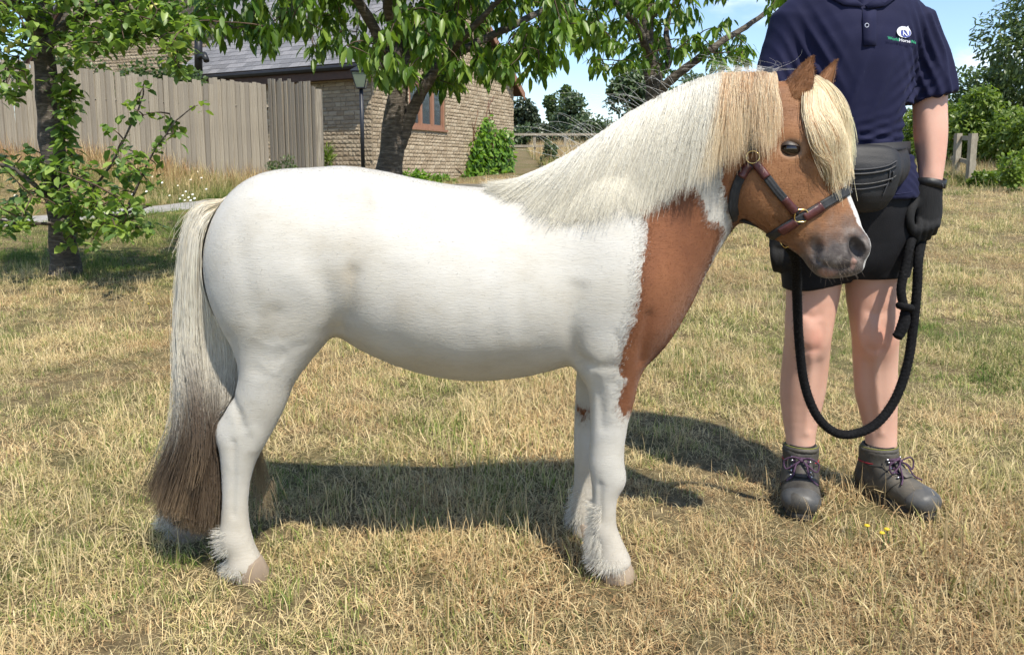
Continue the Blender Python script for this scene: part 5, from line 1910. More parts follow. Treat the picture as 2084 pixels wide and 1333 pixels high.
# ---- polo shirt
m_polo, nt, bs, out = mat_new('navy_cotton')
wv = noise(nt, 520, 2, 0.5)
sp = noise(nt, 45, 6, 0.7)
c = ramp(nt, noise(nt, 5, 4), [(0.3, (0.0055, 0.0065, 0.026)), (0.7, (0.0095, 0.0105, 0.038))])
c = mixc(nt, math_(nt, 'MULTIPLY', wv, 0.35), c, (0.015, 0.017, 0.05))
lint = nd(nt, 'ShaderNodeMapRange')
lint.inputs['From Min'].default_value = 0.66
lint.inputs['From Max'].default_value = 0.80
nt.links.new(sp, lint.inputs['Value'])
c = mixc(nt, math_(nt, 'MULTIPLY', lint.outputs[0], 0.25), c, (0.14, 0.15, 0.22))
nt.links.new(c, bs.inputs['Base Color'])
bs.inputs['Roughness'].default_value = 0.82
bs.inputs['Sheen Weight'].default_value = 0.06
bs.inputs['Sheen Roughness'].default_value = 0.4
bs.inputs['Sheen Tint'].default_value = (0.55, 0.6, 0.9, 1)
bs.inputs['Specular IOR Level'].default_value = 0.2
bump(nt, bs, wv, 0.35, 0.0012)
P = Solid([at(1500, 0, HY)[0], HY - 0.24, 0.86], [at(1985, 0, HY)[0], HY + 0.26, 1.50], 0.0055)
def grow(rows, e, wE):
    out = []
    for r in rows:
        s_ = 1 if r[2] > r[0] else -1
        out.append((r[0] - s_ * e, r[1], r[2] + s_ * e, r[3], r[4] + wE, r[5]))
    return out
shirt_t = [(1596, 440, 1862, 440, 0.140, HY + .025), (1600, 385, 1860, 390, 0.138, HY + .02), (1618, 335, 1850, 330, 0.126, HY + .02), (1620, 290, 1850, 290, 0.120, HY + .018), (1612, 200, 1848, 200, 0.128, HY + .018),
           (1602, 110, 1858, 110, 0.128, HY + .018), (1592, 48, 1876, 45, 0.104, HY + .02), (1628, 8, 1850, 6, 0.080, HY + .025), (1676, -22, 1800, -24, 0.070, HY + .02)]
P.tube(px_tube(shirt_t), k=0.02, cap=(0.03, 0.01), p=2.3)
sl_l = [(1826, 70, 1894, 16, 0.066, HY + .02), (1838, 105, 1912, 66, 0.068, HY + .018), (1842, 150, 1928, 122, 0.068, HY + .015), (1844, 212, 1945, 186, 0.066, HY + .01), (1848, 240, 1950, 215, 0.064, HY + .01)]
sl_r = [(1648, 70, 1580, 18, 0.066, HY + .02), (1640, 105, 1564, 66, 0.068, HY + .018), (1636, 150, 1546, 122, 0.068, HY + .015), (1632, 212, 1530, 186, 0.066, HY + .01), (1630, 240, 1526, 215, 0.064, HY + .01)]
P.tube(px_tube(sl_l), k=0.022, cap=(0.02, 0.01))
P.tube(px_tube(sl_r), k=0.022, cap=(0.02, 0.01))
# hem, sleeve ends and neck opening
hemp = at(1850, 402, HY)
P.cut(hemp, (0.02, 0, -1), lo=P.lo, hi=[at(1985, 0, HY)[0], 9, hemp[2] + 0.03])
for rows, sg in ((sl_l, 1), (sl_r, -1)):
    a, b = at(rows[3][0], rows[3][1], HY), at(rows[3][2], rows[3][3], HY)
    n_ = np.array([(a - b)[2] * sg * -1, 0, (a - b)[0] * sg])
    n_ = n_ / np.linalg.norm(n_)
    n_ = n_ if n_[2] < 0 else -n_
    bx0 = [min(a[0], b[0]) - .03, -9, min(a[2], b[2]) - .12]
    bx1 = [max(a[0], b[0]) + .06, 9, max(a[2], b[2]) + .03]
    P.cut(a, n_, lo=bx0, hi=bx1)
neck0 = at(1740, -30, HY)
P.ball(at(1740, -42, HY - 0.03), (0.066, 0.085, 0.060), k=0.008, mode='carve')
vx = at(1757, 12, HY - 0.10)
P.tube([list(vx + [0, 0.0, 0.004]) + [1, 0, 0, 0.003, 0.03], list(vx + [-0.010, 0.01, 0.055]) + [1, 0, 0, 0.030, 0.04]], k=0.004, mode='carve', margin=0.03)
SV, SQ = P.skin(4)
SN = normals(SV, SQ)
def folds(V, spec):
    d = np.zeros(len(V))
    for (x, y, yy, dx, dz, wl, ex, ez, a, sd) in spec:
        c = at(x, y, yy)
        u = (V[:, 0] - c[0]) * dx + (V[:, 2] - c[2]) * dz
        ww = np.exp(-(((V[:, 0] - c[0]) / ex) ** 2 + ((V[:, 2] - c[2]) / ez) ** 2))
        ph = fnoise(V, 14, sd) * 1.3
        q = np.sin(u / wl * 6.283 + ph)
        d += a * ww * (1 - np.abs(q)) ** 1.4 * 1.6 - a * ww * 0.6
    return d
fd = 0.0034 * fnoise(SV, 18, 41) + 0.0022 * fnoise(SV * [1, 1, .55], 42, 42)
fd += folds(SV, [(1735, 305, HY, .15, 1, .045, .17, .045, .0075, 51), (1760, 290, HY, -.3, 1, .05, .10, .05, .008, 56), (1842, 215, HY, .75, -.65, .05, .06, .10, .011, 52), (1862, 120, HY, .9, .35, .05, .05, .12, .010, 53),
                 (1625, 160, HY, .85, .5, .06, .06, .12, .011, 54), (1720, 200, HY, .9, -.4, .11, .12, .12, .008, 55), (1920, 150, HY, 1, .3, .055, .04, .08, .008, 57), (1845, 370, HY, .6, .8, .04, .05, .05, .004, 58)])
for _ in range(6):
    SN = laplace(SN, SQ, 0.5)
SN /= np.linalg.norm(SN, axis=1)[:, None]
SV = SV + SN * fd[:, None]
for _ in range(2):
    SV = laplace(SV, SQ, 0.5)
shirt = mesh_obj('polo_shirt', SV, SQ, m_polo, person)
def on(SOL, px, py, lift=0.002):
    h = SOL.hit(px, py)
    g = SOL.grad(h[None])[0]
    return h + g / np.linalg.norm(g) * lift, g / np.linalg.norm(g)
# a nearest-surface lookup on the folded shirt
def near_shirt(px, py):
    o, d = ray(px, py)
    h = P.hit(px, py)
    kk = np.argpartition(((SV - h) ** 2).sum(1), 14)[:14]
    t = ((SV[kk] - o) @ d).mean()
    return o + d * (t - 0.0035)
# collar leaves, placket, button, seams
m_collar = m_polo
def leaf_strip(name, A_, B_, th=0.004, mat=None, parent=None):
    A_, B_ = np.array(A_), np.array(B_)
    V, F = [], []
    n = len(A_)
    for i in range(n):
        nn = np.array([0, -th, th * .3])
        V += [A_[i], B_[i], B_[i] + nn, A_[i] + nn]
    for i in range(n - 1):
        for j in range(4):
            F.append((i * 4 + j, i * 4 + (j + 1) % 4, i * 4 + 4 + (j + 1) % 4, i * 4 + 4 + j))
    F += [(3, 2, 1, 0), (n * 4 - 4, n * 4 - 3, n * 4 - 2, n * 4 - 1)]
    return mesh_obj(name, V, F, mat, parent)
for pts_in, pts_out in (([(1757, 14), (1776, 2), (1795, -14), (1806, -34), (1800, -48)], [(1766, 20), (1800, 14), (1822, -2), (1830, -20), (1824, -40)]),
                        ([(1755, 14), (1736, 0), (1712, -16), (1694, -34), (1690, -48)], [(1748, 16), (1716, 12), (1686, -4), (1668, -22), (1666, -40)])):
    A_ = [near_shirt(x, y) + np.array([0, -0.006, 0]) if y > -12 else at(x, y, HY - 0.055 + (-12 - y) * 0.0016) for x, y in pts_in]
    B_ = [near_shirt(x, y) + np.array([0, -0.002, 0]) if y > -12 else at(x, y, HY - 0.060 + (-12 - y) * 0.0018) for x, y in pts_out]
    leaf_strip('collar', A_, B_, 0.004, m_collar, shirt)
pl_a = [near_shirt(x, y) for x, y in ((1755, 18), (1755, 40), (1756, 60), (1757, 80), (1757, 94))]
pl_b = [near_shirt(x, y) for x, y in ((1783, 22), (1783, 42), (1783, 62), (1783, 80), (1783, 94))]
leaf_strip('placket', pl_a, pl_b, 0.0022, m_polo, shirt)
m_btn = simple('pale_button', (0.45, 0.47, 0.56), (0.36, 0.38, 0.46), 50, 0.3, 0, spec=0.6)
bc = near_shirt(1763, 53) + np.array([0, -0.003, 0])
V, F = tube_vf([bc + 0.0048 * np.array([math.cos(t), 0, math.sin(t)]) for t in np.linspace(0, 6.283, 17)], 0.0012, 6, False)
mesh_obj('button', V, F, m_btn, shirt)
def seam(pts, parent, mat, r=0.0010, fn=near_shirt):
    q = catmull(np.array(pts, float), 5)
    V, F = tube_vf([fn(x, y) + np.array([0, 0.0018, 0]) for x, y in q], r, 5)
    return mesh_obj('seam', V, F, mat, parent)
m_seam = simple('navy_seam', (0.011, 0.013, 0.045), (0.016, 0.018, 0.06), 200, 0.9, 0)
seam([(1757, 88), (1770, 88), (1783, 88)], shirt, m_seam)
seam([(1822, 396), (1840, 394), (1856, 391)], shirt, m_seam)

# embroidered badge: a lens-shaped horse emblem and lettering
m_wthr = simple('white_thread', (0.78, 0.79, 0.84), (0.66, 0.67, 0.74), 300, 0.7, 0.3, 0.001)
m_gthr = simple('green_thread', (0.035, 0.42, 0.20), (0.03, 0.34, 0.16), 300, 0.7, 0.3, 0.001)
m_bthr = simple('blue_thread', (0.07, 0.09, 0.36), (0.05, 0.07, 0.28), 300, 0.7, 0.3, 0.001)
def patch(name, pts, mat, lift, parent):
    V = [near_shirt(x, y) + np.array([0, -lift, 0]) for x, y in pts]
    n = len(V)
    V2 = [v + np.array([0, -0.0008, 0]) for v in V]
    F = [tuple(range(n, 2 * n)), tuple(range(n - 1, -1, -1))] + [(i, (i + 1) % n, n + (i + 1) % n, n + i) for i in range(n)]
    return mesh_obj(name, V + V2, F, mat, parent, smooth=False)
def lz(x, y):      # from the enlarged view of the badge to the photograph
    return 1720 + x / 11.1, y / 11.1
ell = [(1325 + 160 * math.cos(t) , 735 + 128 * math.sin(t) + 0.12 * 160 * math.cos(t)) for t in np.linspace(0, 6.283, 33)[:-1]]
emblem = patch('emblem', [lz(*p) for p in ell], m_wthr, 0.0006, shirt)
inner_e = [(1360 + 112 * math.cos(t), 752 + 104 * math.sin(t) + 0.1 * 112 * math.cos(t)) for t in np.linspace(0, 6.283, 29)[:-1]]
patch('emblem_field', [lz(*p) for p in inner_e], m_bthr, 0.0013, emblem)
patch('emblem_mane', [lz(*p) for p in [(1245, 700), (1300, 655), (1370, 640), (1392, 612), (1425, 600), (1415, 625), (1440, 660), (1430, 740), (1435, 810), (1415, 815), (1375, 725), (1340, 690), (1290, 690)]], m_wthr, 0.0020, emblem)
patch('emblem_neck', [lz(*p) for p in [(1295, 690), (1310, 700), (1318, 740), (1400, 825), (1385, 832), (1315, 762), (1308, 815), (1294, 812), (1302, 745)]], m_wthr, 0.0020, emblem)
def letters(txt, x0, y0, x1, y1, size, mat):
    """stitched letters laid on the shirt from (x0, y0) to (x1, y1)"""
    fc_ = bpy.data.curves.new('lettering', 'FONT')
    fc_.body = txt
    fc_.size = 1.0
    fc_.extrude = 0.0
    fc_.offset = 0.012
    tmp = bpy.data.objects.new('lettering_tmp', fc_)
    COL.objects.link(tmp)
    dg = bpy.context.evaluated_depsgraph_get()
    me = tmp.evaluated_get(dg).to_mesh()
    V = np.array([v.co[:] for v in me.vertices])
    F = [tuple(p.vertices) for p in me.polygons]
    tmp.evaluated_get(dg).to_mesh_clear()
    bpy.data.objects.remove(tmp)
    u = (V[:, 0] - V[:, 0].min()) / (V[:, 0].max() - V[:, 0].min())
    X = x0 + (x1 - x0) * u
    Y = y0 + (y1 - y0) * u - V[:, 1] * size
    W_ = [near_shirt(a, b) for a, b in zip(X, Y)]
    W_ = np.array(W_)
    # keep the lettering a smooth sheet just proud of the cloth
    pf = np.polyfit(u, W_[:, 1], 1)
    W2 = []
    for a, b, uu in zip(X, Y, u):
        W2.append(at(a, b, np.polyval(pf, uu) - 0.004))
    mesh_obj('lettering', W2, F, mat, shirt, smooth=False)
letters('World', 1806.5, 80.5, 1830, 84.5, 9.0, m_gthr)
letters('Horse', 1830.5, 84.5, 1853, 88.0, 9.0, m_wthr)
letters('We', 1853.5, 88.0, 1864, 90.0, 9.0, m_gthr)

# ---- shorts
m_short = simple('black_shorts', (0.004, 0.004, 0.0055), (0.007, 0.007, 0.009), 30, 0.75, 0.3, 0.002, 0.25, bscale=300)
H = Solid([at(1540, 0, HY)[0], HY - 0.22, 0.56], [at(1900, 0, HY)[0], HY + 0.28, 1.06], 0.0055)
H.tube(px_tube([(1590, 520, 1858, 515, 0.118, HY + .03), (1588, 470, 1856, 470, 0.126, HY + .03), (1598, 400, 1856, 400, 0.128, HY + .02), (1622, 330, 1846, 330, 0.112, HY + .02)]), k=0.02, cap=(0.03, 0.03))
H.tube(px_tube([(1586, 480, 1722, 480, 0.100, LY), (1592, 560, 1716, 560, 0.090, LY - .002), (1596, 640, 1712, 625, 0.084, LY - .005)]), k=0.02)
H.tube(px_tube([(1728, 480, 1862, 480, 0.100, RY), (1722, 550, 1846, 550, 0.090, RY - .002), (1720, 620, 1838, 620, 0.084, RY - .005)]), k=0.02)
cx = at(1722, 560, HY)[0]
ha, hb = at(1600, 605, HY - .06), at(1712, 582, HY - .06)
n_ = np.array([(hb - ha)[2], 0, -(hb - ha)[0]])
H.cut(ha, n_ if n_[2] < 0 else -n_, lo=H.lo, hi=[cx, 9, ha[2] + 0.06])
hc2 = at(1780, 570, HY - .06)
H.cut(hc2, (0, 0, -1), lo=[cx, -9, 0], hi=[9, 9, hc2[2] + 0.06])
V, Q = H.skin(4)
N_ = normals(V, Q)
V = V + N_ * (0.002 * fnoise(V, 26, 61) + 0.0015 * fnoise(V * [1, 1, .5], 60, 62))[:, None]
mesh_obj('shorts', V, Q, m_short, person)

# ---- gloves
m_glove = simple('black_knit', (0.007, 0.007, 0.0075), (0.014, 0.014, 0.015), 22, 0.8, 0.55, 0.0025, 0.3, sc=(14, 14, .6))
m_gpalm = simple('black_rubber', (0.008, 0.008, 0.0085), (0.016, 0.016, 0.017), 40, 0.5, 0.3, 0.002, 0.4)
gy = HY - 0.055
G = Solid([at(1825, 0, gy)[0], gy - 0.11, at(1800, 545, gy)[2]], [at(1945, 0, gy)[0], gy + 0.10, at(1800, 355, gy)[2]], 0.0034)
G.tube(px_tube([(1864, 376, 1917, 376, 0.031, gy + .008), (1857, 402, 1916, 398, 0.029, gy + .004), (1858, 428, 1917, 424, 0.025, gy), (1864, 448, 1916, 446, 0.021, gy - .006)]), k=0.012, cap=(0.004, 0.012))
for k, (x, l1, l2) in enumerate(((1871, 478, 496), (1884, 474, 490), (1896, 470, 484), (1907, 462, 474))):
    a0 = at(x, 446, gy - .010)
    a1 = at(x - 1, (446 + l1) / 2 + 4, gy - .026)
    a2 = at(x - 4, l1, gy - .020)
    a3 = at(x - 9 + k * .5, l2, gy + .004)
    a4 = at(x - 10, l2 - 10, gy + .022)
    G.tube([list(p) + [1, 0, 0, r_, r_ * 1.04] for p, r_ in ((a0, .0100), (a1, .0095), (a2, .0090), (a3, .0085), (a4, .0075))], k=0.002, sub=4)
th_ = [at(1861, 410, gy - .005), at(1853, 428, gy - .018), at(1851, 450, gy - .024), at(1858, 470, gy - .022), at(1866, 486, gy - .012)]
G.tube([list(p) + [1, 0, 0, r_, r_] for p, r_ in zip(th_, (.013, .0128, .0115, .0105, .009))], k=0.006, sub=4)
V, Q = G.skin(3)
gl_l = mesh_obj('glove', V, Q, m_glove, person)
gl_l['label'] = 'black knit glove closed on the rope'
cuff = [at(1893, 372, gy + .008) + np.array([0.0385 * math.cos(t), 0.034 * math.sin(t), 0.004 * math.sin(t * 2)]) for t in np.linspace(0, 6.283, 29)]
V, F = [], []
for i, p in enumerate(cuff[:-1]):
    for dz, rr in ((-0.012, 1.0), (0.010, 1.04), (0.010, 0.97), (-0.012, 0.93)):
        c0_ = at(1893, 372, gy + .008)
        q = c0_ + (p - c0_) * rr
        V.append(q + [0, 0, dz])
for i in range(28):
    for j in range(4):
        F.append((i * 4 + j, i * 4 + (j + 1) % 4, ((i + 1) % 28) * 4 + (j + 1) % 4, ((i + 1) % 28) * 4 + j))
mesh_obj('cuff', V, F, m_gpalm, gl_l)
tb = [at(1912, 380, gy - .018), at(1918, 382, gy - .022), at(1916, 374, gy - .022)]
V, F = tube_vf(catmull(tb, 4), 0.0035, 6)
mesh_obj('pull_tab', V, F, m_gpalm, gl_l)
# right hand hanging behind the pony's jaw
ry_ = HY - 0.02
G = Solid([at(1535, 0, ry_)[0], ry_ - 0.10, at(1600, 585, ry_)[2]], [at(1650, 0, ry_)[0], ry_ + 0.10, at(1600, 425, ry_)[2]], 0.0038)
G.tube(px_tube([(1570, 436, 1616, 436, 0.031, ry_), (1566, 470, 1618, 470, 0.028, ry_), (1566, 500, 1616, 500, 0.024, ry_ - .004)]), k=0.012, cap=(0.006, 0.012))
for k, x in enumerate((1574, 1586, 1597, 1608)):
    a = [at(x, 500, ry_ - .006), at(x + 1, 522, ry_ - .020), at(x + 3, 542 - 3 * abs(k - 1), ry_ - .012), at(x + 4, 552 - 3 * abs(k - 1), ry_ + .010)]
    G.tube([list(p) + [1, 0, 0, r_, r_] for p, r_ in zip(a, (.0108, .0104, .0096, .0082))], k=0.005, sub=4)
a = [at(1612, 470, ry_ - .01), at(1622, 492, ry_ - .022), at(1620, 515, ry_ - .028), at(1612, 530, ry_ - .024)]
G.tube([list(p) + [1, 0, 0, r_, r_] for p, r_ in zip(a, (.013, .012, .0108, .009))], k=0.006, sub=4)
V, Q = G.skin(3)
mesh_obj('glove', V, Q, m_glove, person)['label'] = 'black glove half hidden behind the pony jaw'

# ---- boots and socks
m_boot, nt, bs, out = mat_new('scuffed_boot_leather')
dz = noise(nt, 14, 6, 0.65)
dust = noise(nt, 5, 5, 0.6)
c = ramp(nt, dz, [(0.3, (0.018, 0.016, 0.0135)), (0.55, (0.050, 0.045, 0.037)), (0.75, (0.13, 0.112, 0.088))])
dr = nd(nt, 'ShaderNodeMapRange')
dr.inputs['From Min'].default_value = 0.45
dr.inputs['From Max'].default_value = 0.75
nt.links.new(dust, dr.inputs['Value'])
c = mixc(nt, math_(nt, 'MULTIPLY', dr.outputs[0], 0.55), c, (0.17, 0.15, 0.115))
nt.links.new(c, bs.inputs['Base Color'])
bs.inputs['Roughness'].default_value = 0.62
bump(nt, bs, noise(nt, 90, 6, 0.65), 0.3, 0.003)
m_toe = simple('rubber_toe', (0.030, 0.032, 0.035), (0.11, 0.105, 0.095), 14, 0.5, 0.25, 0.003)
m_sole = simple('boot_sole', (0.022, 0.021, 0.020), (0.06, 0.053, 0.042), 25, 0.85, 0.5, 0.004)
m_lace = simple('purple_lace', (0.035, 0.016, 0.040), (0.09, 0.045, 0.085), 160, 0.8, 0.4, 0.001)
m_sock = simple('black_sock', (0.010, 0.010, 0.011), (0.018, 0.018, 0.019), 80, 0.9, 0.6, 0.003, sc=(1, 1, .2))
m_steel, nt, bs, out = mat_new('eyelet_steel')
bs.inputs['Base Color'].default_value = (0.6, 0.6, 0.62, 1)
bs.inputs['Metallic'].default_value = 1
bs.inputs['Roughness'].default_value = 0.3
m_lime = simple('lime_lining', (0.22, 0.23, 0.04), (0.13, 0.13, 0.03), 60, 0.7, 0)
m_redp = simple('red_piping', (0.30, 0.02, 0.03), (0.2, 0.015, 0.02), 60, 0.7, 0)
def boot(ax, ay_top, Yb, d, flip):
    """ax: ankle column of the photograph; d: toe direction on the ground"""
    d = np.array([d[0], d[1], 0.0])
    d /= np.linalg.norm(d)
    sd = np.array([-d[1], d[0], 0])
    top = at(ax, ay_top, Yb)
    g0 = np.array([top[0], Yb, 0.0])
    Zt = top[2]
    K = Solid(g0 - [0.26, 0.26, 0.01], g0 + [0.26, 0.26, 0.24], 0.0046)
    u = lambda f, z: list(g0 + d * f + [0, 0, z])
    K.tube([u(-0.006, Zt - 0.002) + list(d) + [0.055, 0.051], u(-0.004, Zt - 0.035) + list(d) + [0.053, 0.048], u(0.0, 0.085) + list(d) + [0.056, 0.045], u(0.008, 0.045) + list(d) + [0.064, 0.045]], k=0.02, cap=(0.004, 0.01))
    K.tube([u(-0.030, 0.052) + [0, 0, 1, 0.042, 0.041], u(0.03, 0.060) + [0, 0, 1, 0.050, 0.045], u(0.085, 0.054) + [0, 0, 1, 0.041, 0.051], u(0.135, 0.048) + [0, 0, 1, 0.036, 0.053], u(0.160, 0.045) + [0, 0, 1, 0.031, 0.046]], k=0.03, cap=(0.035, 0.028))
    K.cut(g0 + [0, 0, 0.018], (0, 0, -1))
    K.tube([u(-0.004, Zt + 0.02) + list(d) + [0.043, 0.039], u(-0.004, Zt - 0.02) + list(d) + [0.041, 0.036]], k=0.004, mode='carve', margin=0.02, cap=(0.01, 0.006))
    V, Q = K.skin(4)
    N_ = normals(V, Q)
    V = V + N_ * (0.0014 * fnoise(V, 60, 71) + 0.0010 * fnoise(V, 120, 72))[:, None]
    b = mesh_obj('boot', V, Q, m_boot, person)
    # sole with heel and toe bumper
    ol = []
    for k in range(40):
        th = 2 * math.pi * k / 40
        f = 0.052 + 0.130 * math.cos(th)
        w = (0.047 if math.cos(th) > -0.2 else 0.041) * (abs(math.sin(th)) ** 0.75) * np.sign(math.sin(th))
        w *= 1 - 0.16 * math.exp(-((f - 0.02) / 0.03) ** 2)
        ol.append(g0 + d * f + sd * w)
    V, F = [], []
    for z, k in ((0.0, 0.99), (0.006, 1.02), (0.020, 1.02), (0.026, 0.98)):
        for p in ol:
            c0_ = g0 + d * 0.052
            V.append(c0_ + (p - c0_) * k + [0, 0, z])
    for i in range(3):
        for j in range(40):
            F.append((i * 40 + j, i * 40 + (j + 1) % 40, (i + 1) * 40 + (j + 1) % 40, (i + 1) * 40 + j))
    F += [tuple(range(39, -1, -1)), tuple(range(120, 160))]
    mesh_obj('sole', V, F, m_sole, b)
    T_ = Solid(g0 + d * 0.15 - [0.09, 0.09, 0.02], g0 + d * 0.15 + [0.09, 0.09, 0.10], 0.0042)
    T_.lo[2] = 0.0
    T_.ax[2] = T_.lo[2] + T_.h * np.arange(T_.n[2])
    T_.tube([u(0.085, 0.054) + [0, 0, 1, 0.0425, 0.0525], u(0.135, 0.048) + [0, 0, 1, 0.0375, 0.0545], u(0.160, 0.045) + [0, 0, 1, 0.0325, 0.0475]], k=0.01, cap=(0.002, 0.029))
    T_.cut(g0 + [0, 0, 0.020], (0, 0, -1))
    T_.cut(g0 + d * 0.128 + [0, 0, 0.04], -d + np.array([0, 0, 0.25]))
    V, Q = T_.skin(3)
    mesh_obj('toe_cap', V, Q, m_toe, b)
    # laces in a zigzag up the front, eyelets beside them
    def front(f, z, w):
        o = g0 + d * f + sd * w + [0, 0, z]
        return K.push_out(np.array([o]), 0.004, 6)[0]
    rows = [(0.090, 0.088), (0.076, 0.100), (0.064, 0.110), (0.056, 0.124), (0.052, 0.138), (0.050, Zt - 0.012)]
    rows = [(f, min(z, Zt - 0.012)) for f, z in rows]
    tong = [front(f + 0.004, z, 0.0) + d * 0.002 for f, z in rows]
    V, F = [], []
    for p in tong:
        V += [p - sd * 0.016, p + sd * 0.016, p + sd * 0.014 + d * .005, p - sd * 0.014 + d * .005]
    for i in range(len(tong) - 1):
        for j in range(4):
            F.append((i * 4 + j, i * 4 + (j + 1) % 4, i * 4 + 4 + (j + 1) % 4, i * 4 + 4 + j))
    mesh_obj('tongue', V, F, m_boot, b)
    eyl = {}
    for i, (f, z) in enumerate(rows):
        for s_ in (-1, 1):
            p = front(f - 0.004, z, s_ * 0.024)
            eyl[i, s_] = p
            g = K.grad(p[None])[0]
            g /= np.linalg.norm(g)
            V, F = uv_ball(p, (0.0034, 0.0034, 0.0034), 8, 6)
            mesh_obj('eyelet', V, F, m_steel, b)
    for i in range(len(rows)):
        for s_ in (-1, 1):
            a_ = eyl[i, s_]
            e_ = eyl[min(i + 1, len(rows) - 1), -s_] if i < len(rows) - 1 else eyl[i, -s_]
            mdp = (a_ + e_) / 2 + d * 0.011 + [0, 0, .003]
            V, F = tube_vf(catmull(np.array([a_, mdp, e_]), 5), 0.0024, 6)
            mesh_obj('lace', V, F, m_lace, b)
    kn = front(rows[-1][0] + 0.006, rows[-1][1], 0.0) + d * 0.012
    V, F = uv_ball(kn, (0.008, 0.007, 0.006), 10, 8)
    mesh_obj('lace_knot', V, F, m_lace, b)
    r_ = np.random.default_rng(int(ax))
    for s_ in (-1, 1):
        lp = [kn, kn + sd * s_ * 0.022 + d * 0.012 + [0, 0, 0.012], kn + sd * s_ * 0.046 + d * 0.006 + [0, 0, -0.004], kn + sd * s_ * 0.040 + d * 0.010 + [0, 0, -0.026], kn + sd * s_ * 0.016 + d * 0.012 + [0, 0, -0.008], kn]
        V, F = tube_vf(catmull(np.array(lp), 6), 0.0024, 6)
        mesh_obj('lace_loop', V, F, m_lace, b)
        le = [kn, kn + sd * s_ * 0.014 + d * 0.014 + [0, 0, -0.010], kn + sd * s_ * 0.022 + d * 0.030 + [0, 0, -0.035], kn + sd * s_ * (0.026 + .01 * r_.uniform()) + d * 0.040 + [0, 0, -0.062]]
        le[2:] = list(K.push_out(np.array(le[2:]), 0.005, 4))
        V, F = tube_vf(catmull(np.array(le), 6), 0.0023, 6)
        mesh_obj('lace_end', V, F, m_lace, b)
    def bseam(pts, r_s=0.0014):
        q = K.push_out(np.array([g0 + d * f + sd * w_ + [0, 0, z] for f, z, w_ in pts]), 0.0012, 6)
        V, F = tube_vf(catmull(q, 5), r_s, 5)
        mesh_obj('seam', V, F, m_sole, b)
    for s_ in (-1, 1):
        bseam([(0.100, 0.086, s_ * 0.020), (0.088, 0.068, s_ * 0.040), (0.070, 0.045, s_ * 0.046), (0.055, 0.026, s_ * 0.044)])
        bseam([(0.094, 0.092, s_ * 0.018), (0.060, 0.098, s_ * 0.032), (0.046, 0.115, s_ * 0.036), (0.040, Zt - 0.02, s_ * 0.034)])
        bseam([(-0.012, Zt - 0.045, s_ * 0.046), (-0.020, 0.080, s_ * 0.043), (-0.006, 0.050, s_ * 0.044), (0.004, 0.026, s_ * 0.042)])
        bseam([(0.044, 0.112, s_ * 0.038), (0.010, 0.105, s_ * 0.044), (-0.020, 0.105, s_ * 0.042), (-0.05, 0.105, s_ * 0.020)])
    def rimring(z, ra, rb, t, mat, name, h=0.006):
        V, F = [], []
        n = 32
        for k in range(n):
            th = 2 * math.pi * k / n
            c0_ = np.array(u(-0.005, z))
            e = d * math.cos(th) * ra + sd * math.sin(th) * rb
            tilt = [0, 0, 0.006 * math.cos(th)]
            for (q, dzz) in ((1.0, -h), (1.0, h), (1 - t, h), (1 - t, -h)):
                V.append(c0_ + e * q + [0, 0, dzz] + np.array(tilt))
        for k in range(n):
            for j in range(4):
                F.append((k * 4 + j, k * 4 + (j + 1) % 4, ((k + 1) % n) * 4 + (j + 1) % 4, ((k + 1) % n) * 4 + j))
        return mesh_obj(name, V, F, mat, b)
    rimring(Zt + 0.000, 0.0535, 0.0495, 0.10, m_boot, 'padded_rim', 0.007)
    rimring(Zt + 0.0085, 0.0510, 0.0470, 0.05, m_lime, 'lining_edge', 0.0011)
    rimring(Zt - 0.034, 0.0560, 0.0510, 0.10, m_redp, 'piping', 0.0018)
    V, F = [], []
    sk = []
    for z, k in ((Zt - 0.02, 1.0), (Zt + 0.006, 1.0), (Zt + 0.016, 1.02), (Zt + 0.0165, 0.93), (Zt - 0.02, 0.9)):
        for j in range(24):
            th = 2 * math.pi * j / 24
            V.append(np.array(u(-0.004, z)) + (d * math.cos(th) * 0.0425 + sd * math.sin(th) * 0.039) * k)
    for i in range(4):
        for j in range(24):
            F.append((i * 24 + j, i * 24 + (j + 1) % 24, (i + 1) * 24 + (j + 1) % 24, (i + 1) * 24 + j))
    mesh_obj('sock', V, F, m_sock, person)
boot(1630, 912, LY + .002, (-0.34, -1.0), 1)
boot(1791, 914, RY + .004, (0.44, -1.0), -1)

# ------------------------------------------------------------------ bum bag on the hips
m_bag = simple('black_nylon', (0.0075, 0.0075, 0.009), (0.015, 0.015, 0.017), 12, 0.58, 0.45, 0.0018, 0.4, bscale=420)
m_bag2 = simple('faded_nylon', (0.030, 0.030, 0.034), (0.05, 0.05, 0.056), 10, 0.55, 0.45, 0.0018, 0.4, bscale=420)
m_zip = simple('zip_tape', (0.008, 0.008, 0.009), (0.02, 0.02, 0.022), 200, 0.45, 0.3, 0.001)
bag = empty('bum_bag', tuple(at(1770, 400, HY - 0.16)), 'black zipped bum bag strapped round the waist over the navy shirt', 'bag')
by = HY - 0.155
K = Solid([at(1640, 0, by)[0], by - 0.11, at(1700, 440, by)[2]], [at(1885, 0, by)[0], by + 0.13, at(1700, 290, by)[2]], 0.0050)
K.tube(px_tube([(1700, 318, 1828, 320, 0.040, by + .010), (1698, 350, 1830, 348, 0.044, by), (1704, 385, 1820, 378, 0.044, by), (1722, 412, 1800, 406, 0.040, by + .008)]), k=0.01, cap=(0.006, 0.010), p=2.8)
K.tube(px_tube([(1818, 312, 1815, 385, 0.028, by + .022), (1838, 306, 1832, 366, 0.018, by + .045), (1852, 296, 1848, 330, 0.010, by + .075)]), k=0.012)
V, Q = K.skin(4)
N_ = normals(V, Q)
